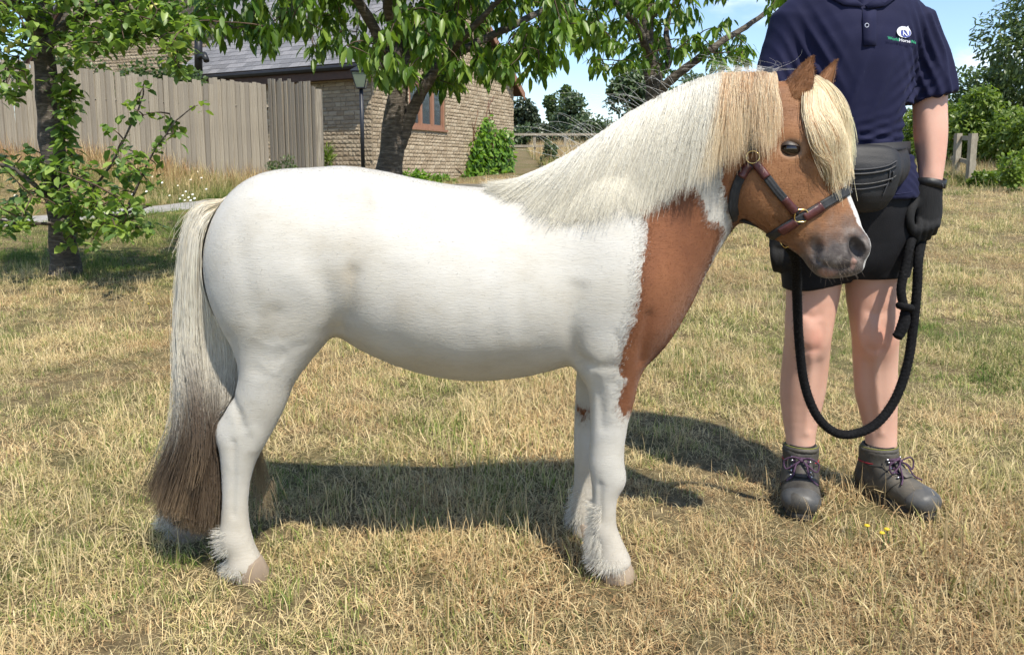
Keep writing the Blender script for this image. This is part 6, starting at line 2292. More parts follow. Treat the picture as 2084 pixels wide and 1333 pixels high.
V = V + N_ * (0.0022 * fnoise(V, 35, 81) + 0.001 * fnoise(V, 90, 82))[:, None]
KV = V
pouch = mesh_obj('pouch', V, Q, m_bag, bag)
def near_bag(x, y):
    o, d = ray(x, y)
    h = K.hit(x, y)
    k = np.argmin(((KV - h) ** 2).sum(1))
    return o + d * ((KV[k] - o) @ d - 0.003)
def bag_line(name, pts, r, mat):
    q = catmull(np.array(pts, float), 6)
    V, F = tube_vf([near_bag(x, y) for x, y in q], r, 6)
    return mesh_obj(name, V, F, mat, pouch)
bag_line('zip', [(1708, 352), (1740, 355), (1775, 353), (1805, 347), (1824, 338)], 0.0032, m_zip)
bag_line('zip', [(1710, 372), (1745, 376), (1780, 373), (1812, 365), (1824, 358)], 0.0026, m_zip)
bag_line('piping', [(1708, 344), (1740, 346), (1775, 344), (1806, 338), (1825, 328)], 0.0022, m_bag2)
bag_line('piping', [(1708, 382), (1745, 386), (1780, 382), (1808, 375)], 0.0018, m_bag2)
bag_line('seam', [(1812, 345), (1808, 370), (1796, 400)], 0.0016, m_bag2)
bag_line('zip_pull', [(1818, 350), (1817, 360), (1814, 370)], 0.0030, m_zip)
# belt round the waist
bl = []
wc = at(1736, 305, HY + 0.018)
for k in range(49):
    th = 2 * math.pi * k / 48
    c0_ = wc + [0, 0, 0.010 * math.cos(th) - 0.008]
    bl.append(c0_ + np.array([0.139 * math.cos(th), 0.128 * math.sin(th), 0]))
V, F = [], []
for p in bl[:-1]:
    e = (p - wc) * [1, 1, 0]
    e /= np.linalg.norm(e)
    for (q, dz_) in ((0.005, -0.016), (0.0035, 0.020), (0, 0.016), (0, -0.016)):
        V.append(p + e * q + [0, 0, dz_])
for k in range(48):
    for j in range(4):
        F.append((k * 4 + j, k * 4 + (j + 1) % 4, ((k + 1) % 48) * 4 + (j + 1) % 4, ((k + 1) % 48) * 4 + j))
mesh_obj('belt', V, F, m_bag, bag)

# ------------------------------------------------------------------ lead rope
m_rope, nt, bs, out = mat_new('black_rope')
c = ramp(nt, noise(nt, 160, 4, 0.7), [(0.35, (0.004, 0.004, 0.0045)), (0.62, (0.010, 0.010, 0.011)), (0.8, (0.035, 0.035, 0.037))])
nt.links.new(c, bs.inputs['Base Color'])
bs.inputs['Roughness'].default_value = 0.9
bs.inputs['Specular IOR Level'].default_value = 0.15
bump(nt, bs, noise(nt, 420, 4, 0.7), 0.6, 0.002)
rope = empty('lead_rope', tuple(at(1720, 885, 1.98)), 'thick black lead rope looping from the head collar to the gloved hand', 'rope')
def braid(name, pts, r, parent, tw=0.011, m=14, rf=None):
    """plaited rope: ribs run round it in a twist"""
    P_ = catmull(np.array(pts, float), m)
    seg = np.linalg.norm(np.diff(P_, axis=0), axis=1)
    s_ = np.concatenate([[0], np.cumsum(seg)])
    n = max(int(s_[-1] / 0.0035), 8)
    u = np.linspace(0, s_[-1], n)
    P_ = np.stack([np.interp(u, s_, P_[:, q]) for q in range(3)], 1)
    _, T_, A_, B_ = frame_along(P_)
    V, F = [], []
    k = 16
    for i in range(n):
        for j in range(k):
            th = 2 * math.pi * j / k
            rib = abs(math.sin(u[i] / tw * math.pi + th * 1.0)) * 0.09 + abs(math.sin(u[i] / tw * math.pi * 1.0 - th)) * 0.09
            rr = (rf(i / n) if rf else r) * (0.88 + rib)
            V.append(P_[i] + rr * (math.cos(th) * A_[i] + math.sin(th) * B_[i]))
    for i in range(n - 1):
        for j in range(k):
            a, b = i * k + j, i * k + (j + 1) % k
            F.append((a, b, b + k, a + k))
    F += [tuple(range(k - 1, -1, -1)), tuple(range((n - 1) * k, n * k))]
    o = mesh_obj(name, V, F, m_rope, parent)
    return o, P_, A_, B_
rp = [(1600, 496, HP(.6)), (1610, 508, 1.80), (1619, 530, 1.84), (1622, 600, 1.93), (1626, 690, 1.985), (1637, 780, 2.0), (1662, 845, 1.995), (1700, 880, 1.99), (1742, 882, 1.99), (1786, 860, 1.99), (1822, 812, 2.0), (1846, 745, 2.01), (1858, 670, 2.02), (1866, 590, 2.03), (1869, 530, 2.04), (1876, 492, gy + .004), (1884, 464, gy + .010), (1880, 445, gy + .012)]
main, mp_, ma_, mb_ = braid('rope_length', [at(*q) for q in rp], 0.0118, rope)
tl_ = [(1872, 452, gy + .014), (1862, 472, gy + .012), (1852, 500, 2.045), (1842, 545, 2.03), (1834, 588, 2.02), (1838, 618, 2.015), (1843, 632, 2.012)]
braid('rope_tail', [at(*q) for q in tl_], 0.0115, rope)
kc = at(1842, 626, 2.012)
kp = [kc + np.array([0.014 * math.cos(t), 0.014 * math.sin(t), 0.007 * math.sin(t * .5) - 0.002]) for t in np.linspace(0, 7.2, 16)]
braid('knot', kp, 0.0095, rope, m=4)
te = [(1842, 634, 2.012), (1840, 655, 2.01), (1832, 676, 2.008), (1824, 688, 2.006)]
braid('rope_end', [at(*q) for q in te], 0.0125, rope, rf=lambda t: 0.0115 + 0.0035 * math.sin(min(t * 1.25, 1) * 2.6) - (0.006 if t > 0.95 else 0))
# fuzz on the rope
nfz = 5000
i_ = RNG.integers(0, len(mp_), nfz)
th = RNG.uniform(0, 6.283, nfz)
dv = np.cos(th)[:, None] * ma_[i_] + np.sin(th)[:, None] * mb_[i_]
p0 = mp_[i_] + dv * 0.010
p2 = p0 + dv * RNG.uniform(0.002, 0.005, (nfz, 1)) + RNG.normal(size=(nfz, 3)) * 0.002
hair_obj('rope_fuzz', np.stack([p0, (p0 + p2) / 2 + dv * 0.001, p2], 1), np.full(nfz, 0.00022), m_hair, rope, np.tile([[0.02, 0.02, 0.021]], (nfz, 1)), 0.5)
# ------------------------------------------------------------------ foliage
def leaf_mat(name, dark, mid_, light, trans=0.38, rough=0.42, spec=0.45):
    m, nt, bs, out = mat_new(name)
    oi = nt.nodes.new('ShaderNodeObjectInfo')
    v = math_(nt, 'FRACT', math_(nt, 'ADD', attr(nt, 'tone'), oi.outputs['Random']))
    c = ramp(nt, v, [(0.05, dark), (0.55, mid_), (0.95, light)])
    nt.links.new(c, bs.inputs['Base Color'])
    bs.inputs['Roughness'].default_value = rough
    bs.inputs['Specular IOR Level'].default_value = spec
    tr = nt.nodes.new('ShaderNodeBsdfTranslucent')
    tc_ = mixc(nt, 1.0, c, (1.5, 1.65, 0.75), 'MULTIPLY')
    nt.links.new(tc_, tr.inputs['Color'])
    mx = nt.nodes.new('ShaderNodeMixShader')
    mx.inputs[0].default_value = trans
    nt.links.new(bs.outputs[0], mx.inputs[1])
    nt.links.new(tr.outputs[0], mx.inputs[2])
    nt.links.new(mx.outputs[0], out.inputs[0])
    return m
m_cherry = leaf_mat('cherry_leaf', (0.050, 0.108, 0.013), (0.100, 0.180, 0.022), (0.185, 0.27, 0.040))
m_plum = leaf_mat('plum_leaf', (0.090, 0.155, 0.040), (0.155, 0.24, 0.056), (0.27, 0.36, 0.082))
m_ash = leaf_mat('ash_leaf', (0.050, 0.085, 0.032), (0.085, 0.125, 0.046), (0.135, 0.18, 0.068))
m_elder = leaf_mat('hedge_leaf', (0.085, 0.135, 0.022), (0.145, 0.21, 0.036), (0.22, 0.28, 0.055))
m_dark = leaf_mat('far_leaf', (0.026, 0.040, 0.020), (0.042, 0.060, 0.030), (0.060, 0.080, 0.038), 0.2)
m_far = leaf_mat('far_green_leaf', (0.055, 0.090, 0.042), (0.085, 0.125, 0.058), (0.115, 0.155, 0.070), 0.25)
m_vine = leaf_mat('creeper_leaf', (0.075, 0.16, 0.014), (0.12, 0.23, 0.022), (0.19, 0.30, 0.035), 0.4)
m_vinered = leaf_mat('creeper_stem', (0.16, 0.06, 0.03), (0.20, 0.09, 0.04), (0.24, 0.12, 0.05), 0.2)
m_bark, nt, bs, out = mat_new('cherry_bark')
b1 = noise(nt, 14, 6, 0.7, sc=(0.7, 0.7, 3.2))
b2 = noise(nt, 5, 5, 0.6)
c = ramp(nt, b1, [(0.34, (0.030, 0.024, 0.019)), (0.52, (0.105, 0.087, 0.069)), (0.70, (0.30, 0.26, 0.215))])
c = mixc(nt, math_(nt, 'MULTIPLY', b2, 0.5), c, (0.075, 0.061, 0.050))
nt.links.new(c, bs.inputs['Base Color'])
bs.inputs['Roughness'].default_value = 0.85
bump(nt, bs, math_(nt, 'ADD', b1, math_(nt, 'MULTIPLY', noise(nt, 60, 5, 0.7), 0.4)), 0.9, 0.03)
m_twig = simple('twig_bark', (0.10, 0.065, 0.04), (0.06, 0.04, 0.025), 20, 0.8, 0)

LT = np.array([0.0, 0.30, 0.68, 1.0])
def leaf_arrays(P, D, N, L, Wd, curl, fold):
    """N leaves: base P, direction D, upper side N, length, width -> vertices (n,8,3)"""
    n = len(P)
    D = D / (np.linalg.norm(D, axis=1)[:, None] + 1e-9)
    Sx = np.cross(D, N)
    Sx /= np.linalg.norm(Sx, axis=1)[:, None] + 1e-9
    N = np.cross(Sx, D)
    V = np.zeros((n, 8, 3))
    for k, t in enumerate(LT):
        V[:, k] = P + D * (L * t)[:, None] - N * (curl * L * t * t)[:, None]
    for k, (t, w) in enumerate(((0.30, 0.92), (0.68, 0.80))):
        c = V[:, k + 1]
        V[:, 4 + k] = c + Sx * (Wd * w / 2)[:, None] + N * (fold * Wd * w / 2)[:, None]
        V[:, 6 + k] = c - Sx * (Wd * w / 2)[:, None] + N * (fold * Wd * w / 2)[:, None]
    return V
LF = [(0, 4, 1), (1, 4, 5, 2), (2, 5, 3), (0, 1, 6), (1, 2, 7, 6), (2, 3, 7)]
def leaves_obj(name, V, mat, parent, tone, kind='stuff'):
    n = len(V)
    me = bpy.data.meshes.new(name)
    off = np.array(world_loc(parent)) if parent is not None else np.zeros(3)
    vv = (V - off).reshape(-1, 3)
    me.vertices.add(len(vv))
    me.vertices.foreach_set('co', vv.astype(np.float32).ravel())
    base = np.arange(n)[:, None] * 8
    loops = np.concatenate([base + np.array(f)[None, :] for f in LF], 1)           # all faces of one leaf side by side
    sizes = np.array([len(f) for f in LF])
    me.loops.add(loops.size)
    me.loops.foreach_set('vertex_index', loops.ravel().astype(np.int32))
    me.polygons.add(n * 6)
    st_ = np.cumsum(np.concatenate([[0], np.tile(sizes, n)]))[:-1]
    me.polygons.foreach_set('loop_start', st_.astype(np.int32))
    me.polygons.foreach_set('use_smooth', np.ones(n * 6, bool))
    a = me.attributes.new('tone', 'FLOAT', 'POINT')
    a.data.foreach_set('value', np.repeat(tone, 8).astype(np.float32))
    me.update(calc_edges=True)
    me.validate()
    me.materials.append(mat)
    o = bpy.data.objects.new(name, me)
    link(o, parent)
    if kind:
        o['kind'] = kind
    return o
LEAF_MESH = {}
def single_leaves(P, D, N, L, Wd, curl, fold, mat, parent, tone):
    """separate leaves that share a handful of meshes"""
    key = mat.name
    if key not in LEAF_MESH:
        LEAF_MESH[key] = []
        for k in range(6):
            V = leaf_arrays(np.zeros((1, 3)), np.array([[1.0, 0, 0]]), np.array([[0, 0, 1.0]]), np.array([1.0]), np.array([1.0]), np.array([0.05 + .06 * k]), np.array([0.12 + 0.05 * (k % 3)]))[0]
            me = bpy.data.meshes.new('leaf')
            me.from_pydata(V.tolist(), [], LF)
            me.polygons.foreach_set('use_smooth', [True] * 6)
            a = me.attributes.new('tone', 'FLOAT', 'POINT')
            a.data.foreach_set('value', [k / 6.0] * 8)
            me.materials.append(mat)
            LEAF_MESH[key].append(me)
    off = np.array(world_loc(parent))
    for i in range(len(P)):
        d = D[i] / np.linalg.norm(D[i])
        s_ = np.cross(N[i], d)
        s_ /= np.linalg.norm(s_) + 1e-9
        n_ = np.cross(d, s_)
        ob = bpy.data.objects.new('leaf', LEAF_MESH[key][i % 6])
        COL.objects.link(ob)
        ob.parent = parent
        p = P[i] - off
        M = np.stack([d * L[i], s_ * Wd[i], n_ * L[i]], 1)
        ob.matrix_local = Matrix(((*M[0], p[0]), (*M[1], p[1]), (*M[2], p[2]), (0, 0, 0, 1)))

def limb_px(pts, r0, r1, sub=6, wob=0.015, seed=0):
    """pts (px, py, Y)"""
    P = catmull(np.array([at(*p) for p in pts]), sub)
    r = np.random.default_rng(seed)
    n = len(P)
    rad = np.interp(np.linspace(0, 1, n), [0, 1], [r0, r1]) * (1 + 0.07 * np.sin(np.arange(n) * 1.9 + seed))
    P = P + np.cumsum(r.normal(size=(n, 3)) * wob * 0.3, 0) * np.linspace(0, 1, n)[:, None]
    return P, rad

def grow_twigs(tips, nodes, seed=1):
    """join each tip to the nearest node, nearest first, later tips may hang on earlier ones"""
    nodes = list(nodes)
    tips = np.array(tips)
    order = np.argsort(np.min(np.linalg.norm(tips[:, None, :] - np.array(nodes)[None, ::2, :], axis=2), axis=1))
    r = np.random.default_rng(seed)
    segs = []
    arr = np.zeros((len(nodes) + len(tips), 3))
    arr[:len(nodes)] = nodes
    k = len(nodes)
    for i in order:
        d = np.linalg.norm(arr[:k] - tips[i], axis=1)
        j = int(np.argmin(d))
        a, b = arr[j], tips[i]
        m_ = (a + b) / 2 + r.normal(size=3) * 0.08 * d[j] + np.array([0, 0, 0.12 * d[j]])
        segs.append((a, m_, b, d[j]))
        arr[k] = b
        k += 1
    return segs

def twig_mesh(mb, segs, r=0.006):
    for a, m_, b, d in segs:
        t = np.linspace(0, 1, 4)[:, None]
        P = (1 - t) ** 2 * a + 2 * t * (1 - t) * m_ + t * t * b
        mb.tube(P, np.linspace(r * (1 + min(d, 1.2)), r * 0.45, 4), 4, False)

def tuft(tips, per, L0, W0, rng, droop=0.9, jitter=0.03):
    n = len(tips)
    P = np.repeat(tips, per, 0) + rng.normal(size=(n * per, 3)) * jitter
    az = rng.uniform(0, 6.283, n * per)
    D = np.stack([np.cos(az), np.sin(az), -droop + rng.normal(size=n * per) * 0.45], 1)
    N = np.stack([np.cos(az) * 0.55, np.sin(az) * 0.55, np.full(n * per, 0.8)], 1) + rng.normal(size=(n * per, 3)) * 0.25
    L = L0 * rng.uniform(0.65, 1.2, n * per)
    return P, D, N, L, W0 / L0 * L * rng.uniform(0.85, 1.15, n * per), rng.uniform(0.05, 0.35, n * per), rng.uniform(0.05, 0.35, n * per), rng.uniform(0, 1, n * per)

def foliage(parent, name, data, mat, single=300, region=None):
    """the leaves that show largest become leaves of their own, the rest one mass"""
    P, D, N, L, Wd, curl, fold, tone = data
    pick = np.zeros(len(P), bool)
    crown = None
    if single:
        q = P - np.array([0, 0, CAM_H])
        dpt = q[:, 1] * math.cos(PITCH) - q[:, 2] * math.sin(PITCH)
        px = PCX + FPX * q[:, 0] / dpt
        py = PCY - FPX * (q[:, 1] * math.sin(PITCH) + q[:, 2] * math.cos(PITCH)) / dpt
        ok = (px > 5) & (px < 2079) & (py > 2) & (py < 480)
        if region is not None:
            ok &= region(px, py)
        scv = np.where(ok, L / dpt, 0)
        idx = np.argsort(-scv)[:single]
        idx = idx[scv[idx] > 0]
        pick[idx] = True
    V = leaf_arrays(P[~pick], D[~pick], N[~pick], L[~pick], Wd[~pick], curl[~pick], fold[~pick])
    crown = leaves_obj(name, V, mat, parent, tone[~pick])
    if pick.any():
        single_leaves(P[pick], D[pick], N[pick], L[pick], Wd[pick], curl[pick], fold[pick], mat, crown, tone[pick])
    return crown

# ---- the two cherry trees over the middle of the picture
rng = np.random.default_rng(31)
lowx = [380, 420, 470, 520, 560, 600, 622, 650, 672, 720, 760, 800, 850, 890, 930, 962, 1000, 1050, 1085, 1110, 1150, 1185, 1215, 1260, 1300, 1340, 1400, 1460, 1520, 1570, 1600, 1620]
lowy = [60, 105, 90, 128, 120, 60, 130, 168, 110, 150, 178, 188, 178, 205, 208, 165, 200, 190, 160, 182, 120, 110, 165, 178, 190, 170, 160, 150, 135, 110, 70, 0]
def crown_tips(x0, x1, n, Y0, Y1, top, seed):
    r = np.random.default_rng(seed)
    out = []
    while len(out) < n:
        x, y, Yd = r.uniform(x0, x1), r.uniform(top, 200), r.uniform(Y0, Y1)
        yl = np.interp(x, lowx, lowy) - 26 + 10 * math.sin(x * 0.13)
        # farther parts of the crown reach less low, so that the underside shows through
        yl = yl - 60 * max(0, (Yd - (Y0 + Y1) / 2) / (Y1 - Y0)) * r.uniform(0, 1)
        if y > yl:
            continue
        if y > yl - 45 and r.uniform() > 0.75:
            continue
        if fnoise(np.array([[x / 60, y / 60, Yd]]), 1.6, seed)[0] < -0.75:
            continue
        out.append(at(x, y, Yd))
    return np.array(out)
def make_tree(name, label, base_px, trunk, limbs, tips, leafmat, L0, W0, per, droop, bark, r_tr, single, group, region=None, cat='tree'):
    b = trunk[0][0]
    root = empty(name, tuple(b), label, cat, group)
    P, rad = trunk
    V, F = tube_vf(P, rad, 18)
    V = np.array(V)
    V = V + 0.012 * np.stack([fnoise(V, 16, 3), fnoise(V, 16, 4), 0 * V[:, 0]], 1) * (rad.max() / 0.15)
    mesh_obj('trunk', V, F, bark, root)
    nodes = list(P[len(P) // 2:])
    for k, (Pl, rl) in enumerate(limbs):
        V, F = tube_vf(Pl, rl, 10)
        mesh_obj('limb', V, F, bark, root)
        nodes += list(Pl)
    mb = MB()
    twig_mesh(mb, grow_twigs(tips, nodes), 0.0055)
    tw = mb.build('twigs', m_twig, root, True)
    tw['kind'] = 'stuff'
    data = tuft(tips, per, L0, W0, np.random.default_rng(77), droop)
    foliage(root, 'crown', data, leafmat, single, region)
    return root
cy = 7.0
cb_ = at(786, 500, cy)
zg = float(ground_z(cb_[0], cy))
P, rad = limb_px([(784, 520, cy), (788, 420, cy), (792, 345, cy), (801, 270, cy), (808, 215, cy), (812, 165, cy), (806, 90, cy), (802, -40, cy), (790, -200, cy + .2), (770, -330, cy + .3)], 0.175, 0.05, 5, 0.004)
rad = np.interp(np.linspace(0, 1, len(P)), [0, .06, .18, .4, .5, .62, 1], [.20, .150, .128, .108, .092, .070, .030])
P[0][2] = zg - 0.1
limbs = [limb_px([(804, 318, cy), (822, 275, cy), (838, 232, cy - .05), (858, 190, cy - .1), (900, 128, cy - .15), (942, 100, cy - .1), (985, 75, cy), (1050, 40, cy + .1), (1130, -10, cy + .3), (1180, -90, cy + .5)], 0.062, 0.022, seed=1),
         limb_px([(808, 200, cy), (786, 120, cy - .1), (758, 50, cy - .3), (700, -30, cy - .6), (600, -70, cy - .8), (500, -60, cy - .9)], 0.065, 0.02, seed=2),
         limb_px([(810, 150, cy), (858, 60, cy + .3), (930, 0, cy + .6), (1010, -80, cy + .9)], 0.06, 0.02, seed=3),
         limb_px([(905, 122, cy - .15), (930, 90, cy - .4), (975, 40, cy - .7), (1030, -20, cy - .9)], 0.045, 0.015, seed=4),
         limb_px([(806, 80, cy), (790, 0, cy - .5), (830, -80, cy - .9), (900, -140, cy - 1.1)], 0.05, 0.02, seed=5)]
tips = crown_tips(385, 1175, 980, 5.7, 8.4, -300, 41)
make_tree('cherry_tree', 'cherry tree with dark leaning trunk in front of the stone house window', None, (P, rad), limbs, tips, m_cherry, 0.140, 0.048, 11, 1.25, m_bark, 0.17, 300, 'cherry trees over the lawn')
cy = 8.6
P, rad = limb_px([(1345, 470, cy), (1340, 330, cy), (1333, 210, cy), (1326, 130, cy), (1318, 50, cy), (1312, -80, cy), (1300, -220, cy)], 0.12, 0.04, 5, 0.004, 7)
P[0][2] = float(ground_z(P[0][0], cy)) - 0.1
limbs = [limb_px([(1334, 230, cy), (1342, 190, cy), (1372, 158, cy - .1), (1425, 118, cy - .2), (1470, 85, cy - .2), (1540, 40, cy), (1620, -30, cy + .2)], 0.065, 0.02, seed=11),
         limb_px([(1328, 140, cy), (1300, 60, cy - .3), (1250, 0, cy - .6), (1190, -70, cy - .7)], 0.05, 0.02, seed=12),
         limb_px([(1330, 170, cy), (1362, 120, cy + .2), (1352, 60, cy + .3), (1380, -40, cy + .5)], 0.05, 0.02, seed=13),
         limb_px([(1318, 40, cy), (1400, -40, cy - .4), (1500, -110, cy - .6)], 0.045, 0.018, seed=14)]
tips = crown_tips(1150, 1630, 520, 7.2, 10.2, -260, 42)
make_tree('cherry_tree', 'second cherry tree whose slim trunk shows behind the pony mane', None, (P, rad), limbs, tips, m_cherry, 0.130, 0.046, 11, 1.2, m_bark, 0.12, 300, 'cherry trees over the lawn')

# ---- plum tree at the left
py_ = 6.2
P, rad = limb_px([(132, 590, py_), (131, 520, py_), (128, 450, py_), (120, 400, py_), (108, 320, py_), (97, 220, py_), (90, 110, py_), (84, 0, py_), (78, -120, py_), (60, -260, py_)], 0.115, 0.04, 5, 0.003, 21)
rad = np.interp(np.linspace(0, 1, len(P)), [0, .05, .12, .28, .36, .7, 1], [.16, .122, .104, .108, .088, .075, .03])
P[0][2] = float(ground_z(P[0][0], py_)) - 0.06
limbs = [limb_px([(134, 420, py_), (180, 432, py_ - .2), (235, 440, py_ - .4), (300, 428, py_ - .5)], 0.022, 0.008, seed=22),
         limb_px([(130, 440, py_), (170, 462, py_ - .2), (220, 470, py_ - .3), (268, 452, py_ - .4)], 0.018, 0.006, seed=23),
         limb_px([(255, 432, py_ - .42), (282, 375, py_ - .45), (305, 325, py_ - .5), (345, 262, py_ - .55), (402, 212, py_ - .6)], 0.010, 0.004, seed=24),
         limb_px([(150, 415, py_), (205, 365, py_ - .1), (250, 290, py_ - .2), (282, 215, py_ - .2), (292, 175, py_ - .2)], 0.012, 0.004, seed=25),
         limb_px([(112, 420, py_), (75, 380, py_ - .2), (30, 345, py_ - .3), (-40, 320, py_ - .4)], 0.022, 0.008, seed=26),
         limb_px([(124, 455, py_), (80, 455, py_ - .2), (40, 450, py_ - .3), (-20, 440, py_ - .4)], 0.015, 0.006, seed=27),
         limb_px([(90, 100, py_), (150, 40, py_ - .1), (230, 5, py_ - .2), (330, 10, py_ - .3), (372, 60, py_ - .35)], 0.045, 0.012, seed=28),
         limb_px([(88, 80, py_), (40, 10, py_ - .3), (0, 0, py_ - .5), (-60, 30, py_ - .6)], 0.045, 0.015, seed=29),
         limb_px([(84, 0, py_), (140, -60, py_ + .2), (240, -90, py_ + .3), (380, -60, py_ + .2)], 0.04, 0.012, seed=30)]
tp_l = []
r = np.random.default_rng(51)
def blob(cx, cy_, rx, ry, n, Yc, dY=0.25):
    for _ in range(n):
        while True:
            a, b = r.uniform(-1, 1, 2)
            if a * a + b * b < 1:
                break
        tp_l.append(at(cx + a * rx, cy_ + b * ry, Yc + r.normal() * dY))
blob(155, 385, 75, 55, 34, 6.0); blob(215, 420, 75, 40, 30, 5.8); blob(55, 350, 60, 55, 28, 6.0); blob(10, 395, 50, 60, 18, 5.9); blob(250, 458, 60, 18, 18, 5.75)
blob(155, 470, 40, 40, 14, 5.95); blob(20, 450, 40, 25, 14, 5.9); blob(270, 340, 35, 30, 12, 5.75)
for (x, y) in ((292, 178), (284, 205), (262, 245), (272, 222), (252, 285), (238, 310), (225, 262), (292, 235), (402, 215), (345, 232), (350, 258), (352, 272), (330, 295), (310, 315), (290, 355), (322, 340), (300, 375)):
    tp_l.append(at(x, y, 5.68))
blob(138, 220, 16, 120, 40, 6.02, 0.05)                                       # ivy and shoots round the trunk
blob(25, 50, 60, 80, 62, 5.9); blob(190, 30, 100, 60, 60, 6.0); blob(320, 40, 70, 55, 48, 5.9); blob(362, 90, 24, 60, 24, 5.8); blob(300, -40, 150, 50, 60, 6.1); blob(60, -60, 120, 60, 60, 6.0); blob(230, 85, 60, 35, 14, 5.9)
blob(25, 165, 35, 50, 16, 5.9); blob(150, 90, 50, 30, 16, 5.9); blob(250, 60, 60, 40, 16, 6.0)
tips = np.array(tp_l)
plum = make_tree('plum_tree', 'plum tree with rough trunk and loose round leaves at the left edge', None, (P, rad), limbs, tips, m_plum, 0.085, 0.054, 7, 0.35, m_bark, 0.1, 300, None)
# plums
m_fruit = simple('green_plum', (0.30, 0.34, 0.07), (0.42, 0.36, 0.10), 6, 0.4, 0)
fr_px = [(14, 102), (22, 92), (36, 84), (345, 98), (352, 84), (348, 112), (358, 105), (310, 18), (318, 14), (340, 60), (362, 72), (8, 60)]
for (x, y) in fr_px:
    V, F = uv_ball(at(x, y, 5.7), (0.021, 0.021, 0.025), 12, 8)
    mesh_obj('plum', V, F, m_fruit, plum)

# ---- shrubs, hedge and far trees
def bush(name, label, c, rad_, n, L0, W0, mat, cat='shrub', group=None, stems=5, seed=0, lumps=7, droop=0.1, trunk=None, single=0):
    """c: ground point"""
    r = np.random.default_rng(1000 + seed)
    c = np.array(c, float)
    root = empty(name, tuple(c), label, cat, group)
    rad_ = np.array(rad_, float)
    th_ = trunk if trunk is not None else 0.0
    cc = c + [0, 0, th_ + rad_[2] * 0.92]
    lc = [(np.zeros(3), 0.62)]
    for _ in range(lumps):
        v = r.normal(size=3)
        v /= np.linalg.norm(v)
        lc.append((v * r.uniform(0.35, 0.72), r.uniform(0.26, 0.48)))
    which = r.integers(0, len(lc), n)
    v = r.normal(size=(n, 3))
    v /= np.linalg.norm(v, axis=1)[:, None]
    rr_ = r.uniform(0.45, 1.0, n) ** 0.6
    P = np.array([lc[k][0] for k in which]) + v * (np.array([lc[k][1] for k in which]) * rr_)[:, None]
    P = cc + P * rad_
    keep = P[:, 2] > c[2] + 0.02
    P, v = P[keep], v[keep]
    n = len(P)
    D = v * 0.7 + r.normal(size=(n, 3)) * 0.6 + np.array([0, 0, -droop])
    N = v + np.array([0, 0, 0.6]) + r.normal(size=(n, 3)) * 0.4
    L = L0 * r.uniform(0.6, 1.25, n)
    data = (P, D, N, L, L * W0 / L0, r.uniform(0, .3, n), r.uniform(0, .3, n), r.uniform(0, 1, n))
    foliage(root, 'crown', data, mat, single)
    if trunk:
        q = catmull(np.array([c - [0, 0, .1], c + [0.02, 0, th_ * .6], cc + [0, 0, -rad_[2] * .2], cc + [rad_[0] * .1, 0, rad_[2] * .4]]), 4)
        V, F = tube_vf(q, np.linspace(max(rad_[0] * .07, .04), .02, len(q)), 8)
        mesh_obj('trunk', V, F, m_bark, root)
        for k in range(5):
            e = cc + lc[1 + k % lumps][0] * rad_ * 1.1
            q2 = catmull(np.array([q[len(q) // 2], (q[len(q) // 2] + e) / 2 + [0, 0, .1 * rad_[2]], e]), 4)
            V, F = tube_vf(q2, np.linspace(max(rad_[0] * .03, .02), .008, len(q2)), 6)
            mesh_obj('limb', V, F, m_bark, root)
    else:
        for k in range(stems):
            e = cc + r.normal(size=3) * rad_ * 0.35
            q2 = catmull(np.array([c + r.normal(size=3) * [.05, .05, 0], (c + e) / 2 + r.normal(size=3) * .05 * rad_, e]), 3)
            V, F = tube_vf(q2, np.linspace(.012, .005, len(q2)) * max(1, rad_[0]), 5)
            mesh_obj('stem', V, F, m_twig, root)
    return root
def gp(px, Y):
    x = at(px, 300, Y)[0]
    return np.array([x, Y, float(ground_z(x, Y))])
# beyond the house and the field
bush('copper_beech', 'dark round purple leaved tree beyond the field beside the house', gp(1068, 62), (1.75, 1.7, 1.8), 3200, 0.30, 0.20, m_dark, 'tree', 'far trees', seed=1, trunk=0.9)
bush('field_tree', 'green tree right of the dark round tree on the far slope', gp(1165, 72), (2.4, 2.3, 2.5), 3600, 0.32, 0.22, m_far, 'tree', 'far trees', seed=2, trunk=0.6)
bush('field_tree', 'pale topped tree behind the far hedge', gp(1138, 84), (1.7, 1.7, 2.2), 2600, 0.32, 0.22, m_ash, 'tree', 'far trees', seed=3, trunk=1.8)
bush('field_tree', 'big dark tree behind the pony mane', gp(1285, 50), (3.0, 2.4, 2.5), 4500, 0.30, 0.20, m_far, 'tree', 'far trees', seed=4, trunk=0.9)
bush('field_tree', 'far tree between the mane and the handler', gp(1440, 60), (3.4, 2.4, 2.6), 3600, 0.32, 0.2, m_far, 'tree', 'far trees', seed=14, trunk=1.0)
bush('field_tree', 'far tree half hidden behind the handler shoulder', gp(1560, 52), (3.4, 2.4, 2.4), 3600, 0.32, 0.2, m_dark, 'tree', 'far trees', seed=15, trunk=1.0)
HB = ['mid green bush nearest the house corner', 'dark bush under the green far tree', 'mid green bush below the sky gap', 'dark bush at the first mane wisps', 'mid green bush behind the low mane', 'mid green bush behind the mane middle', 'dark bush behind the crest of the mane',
      'mid green bush behind the pony ears', 'mid green bush behind the handler right arm', 'mid green bush behind the handler chest', 'mid green bush behind the handler left elbow']
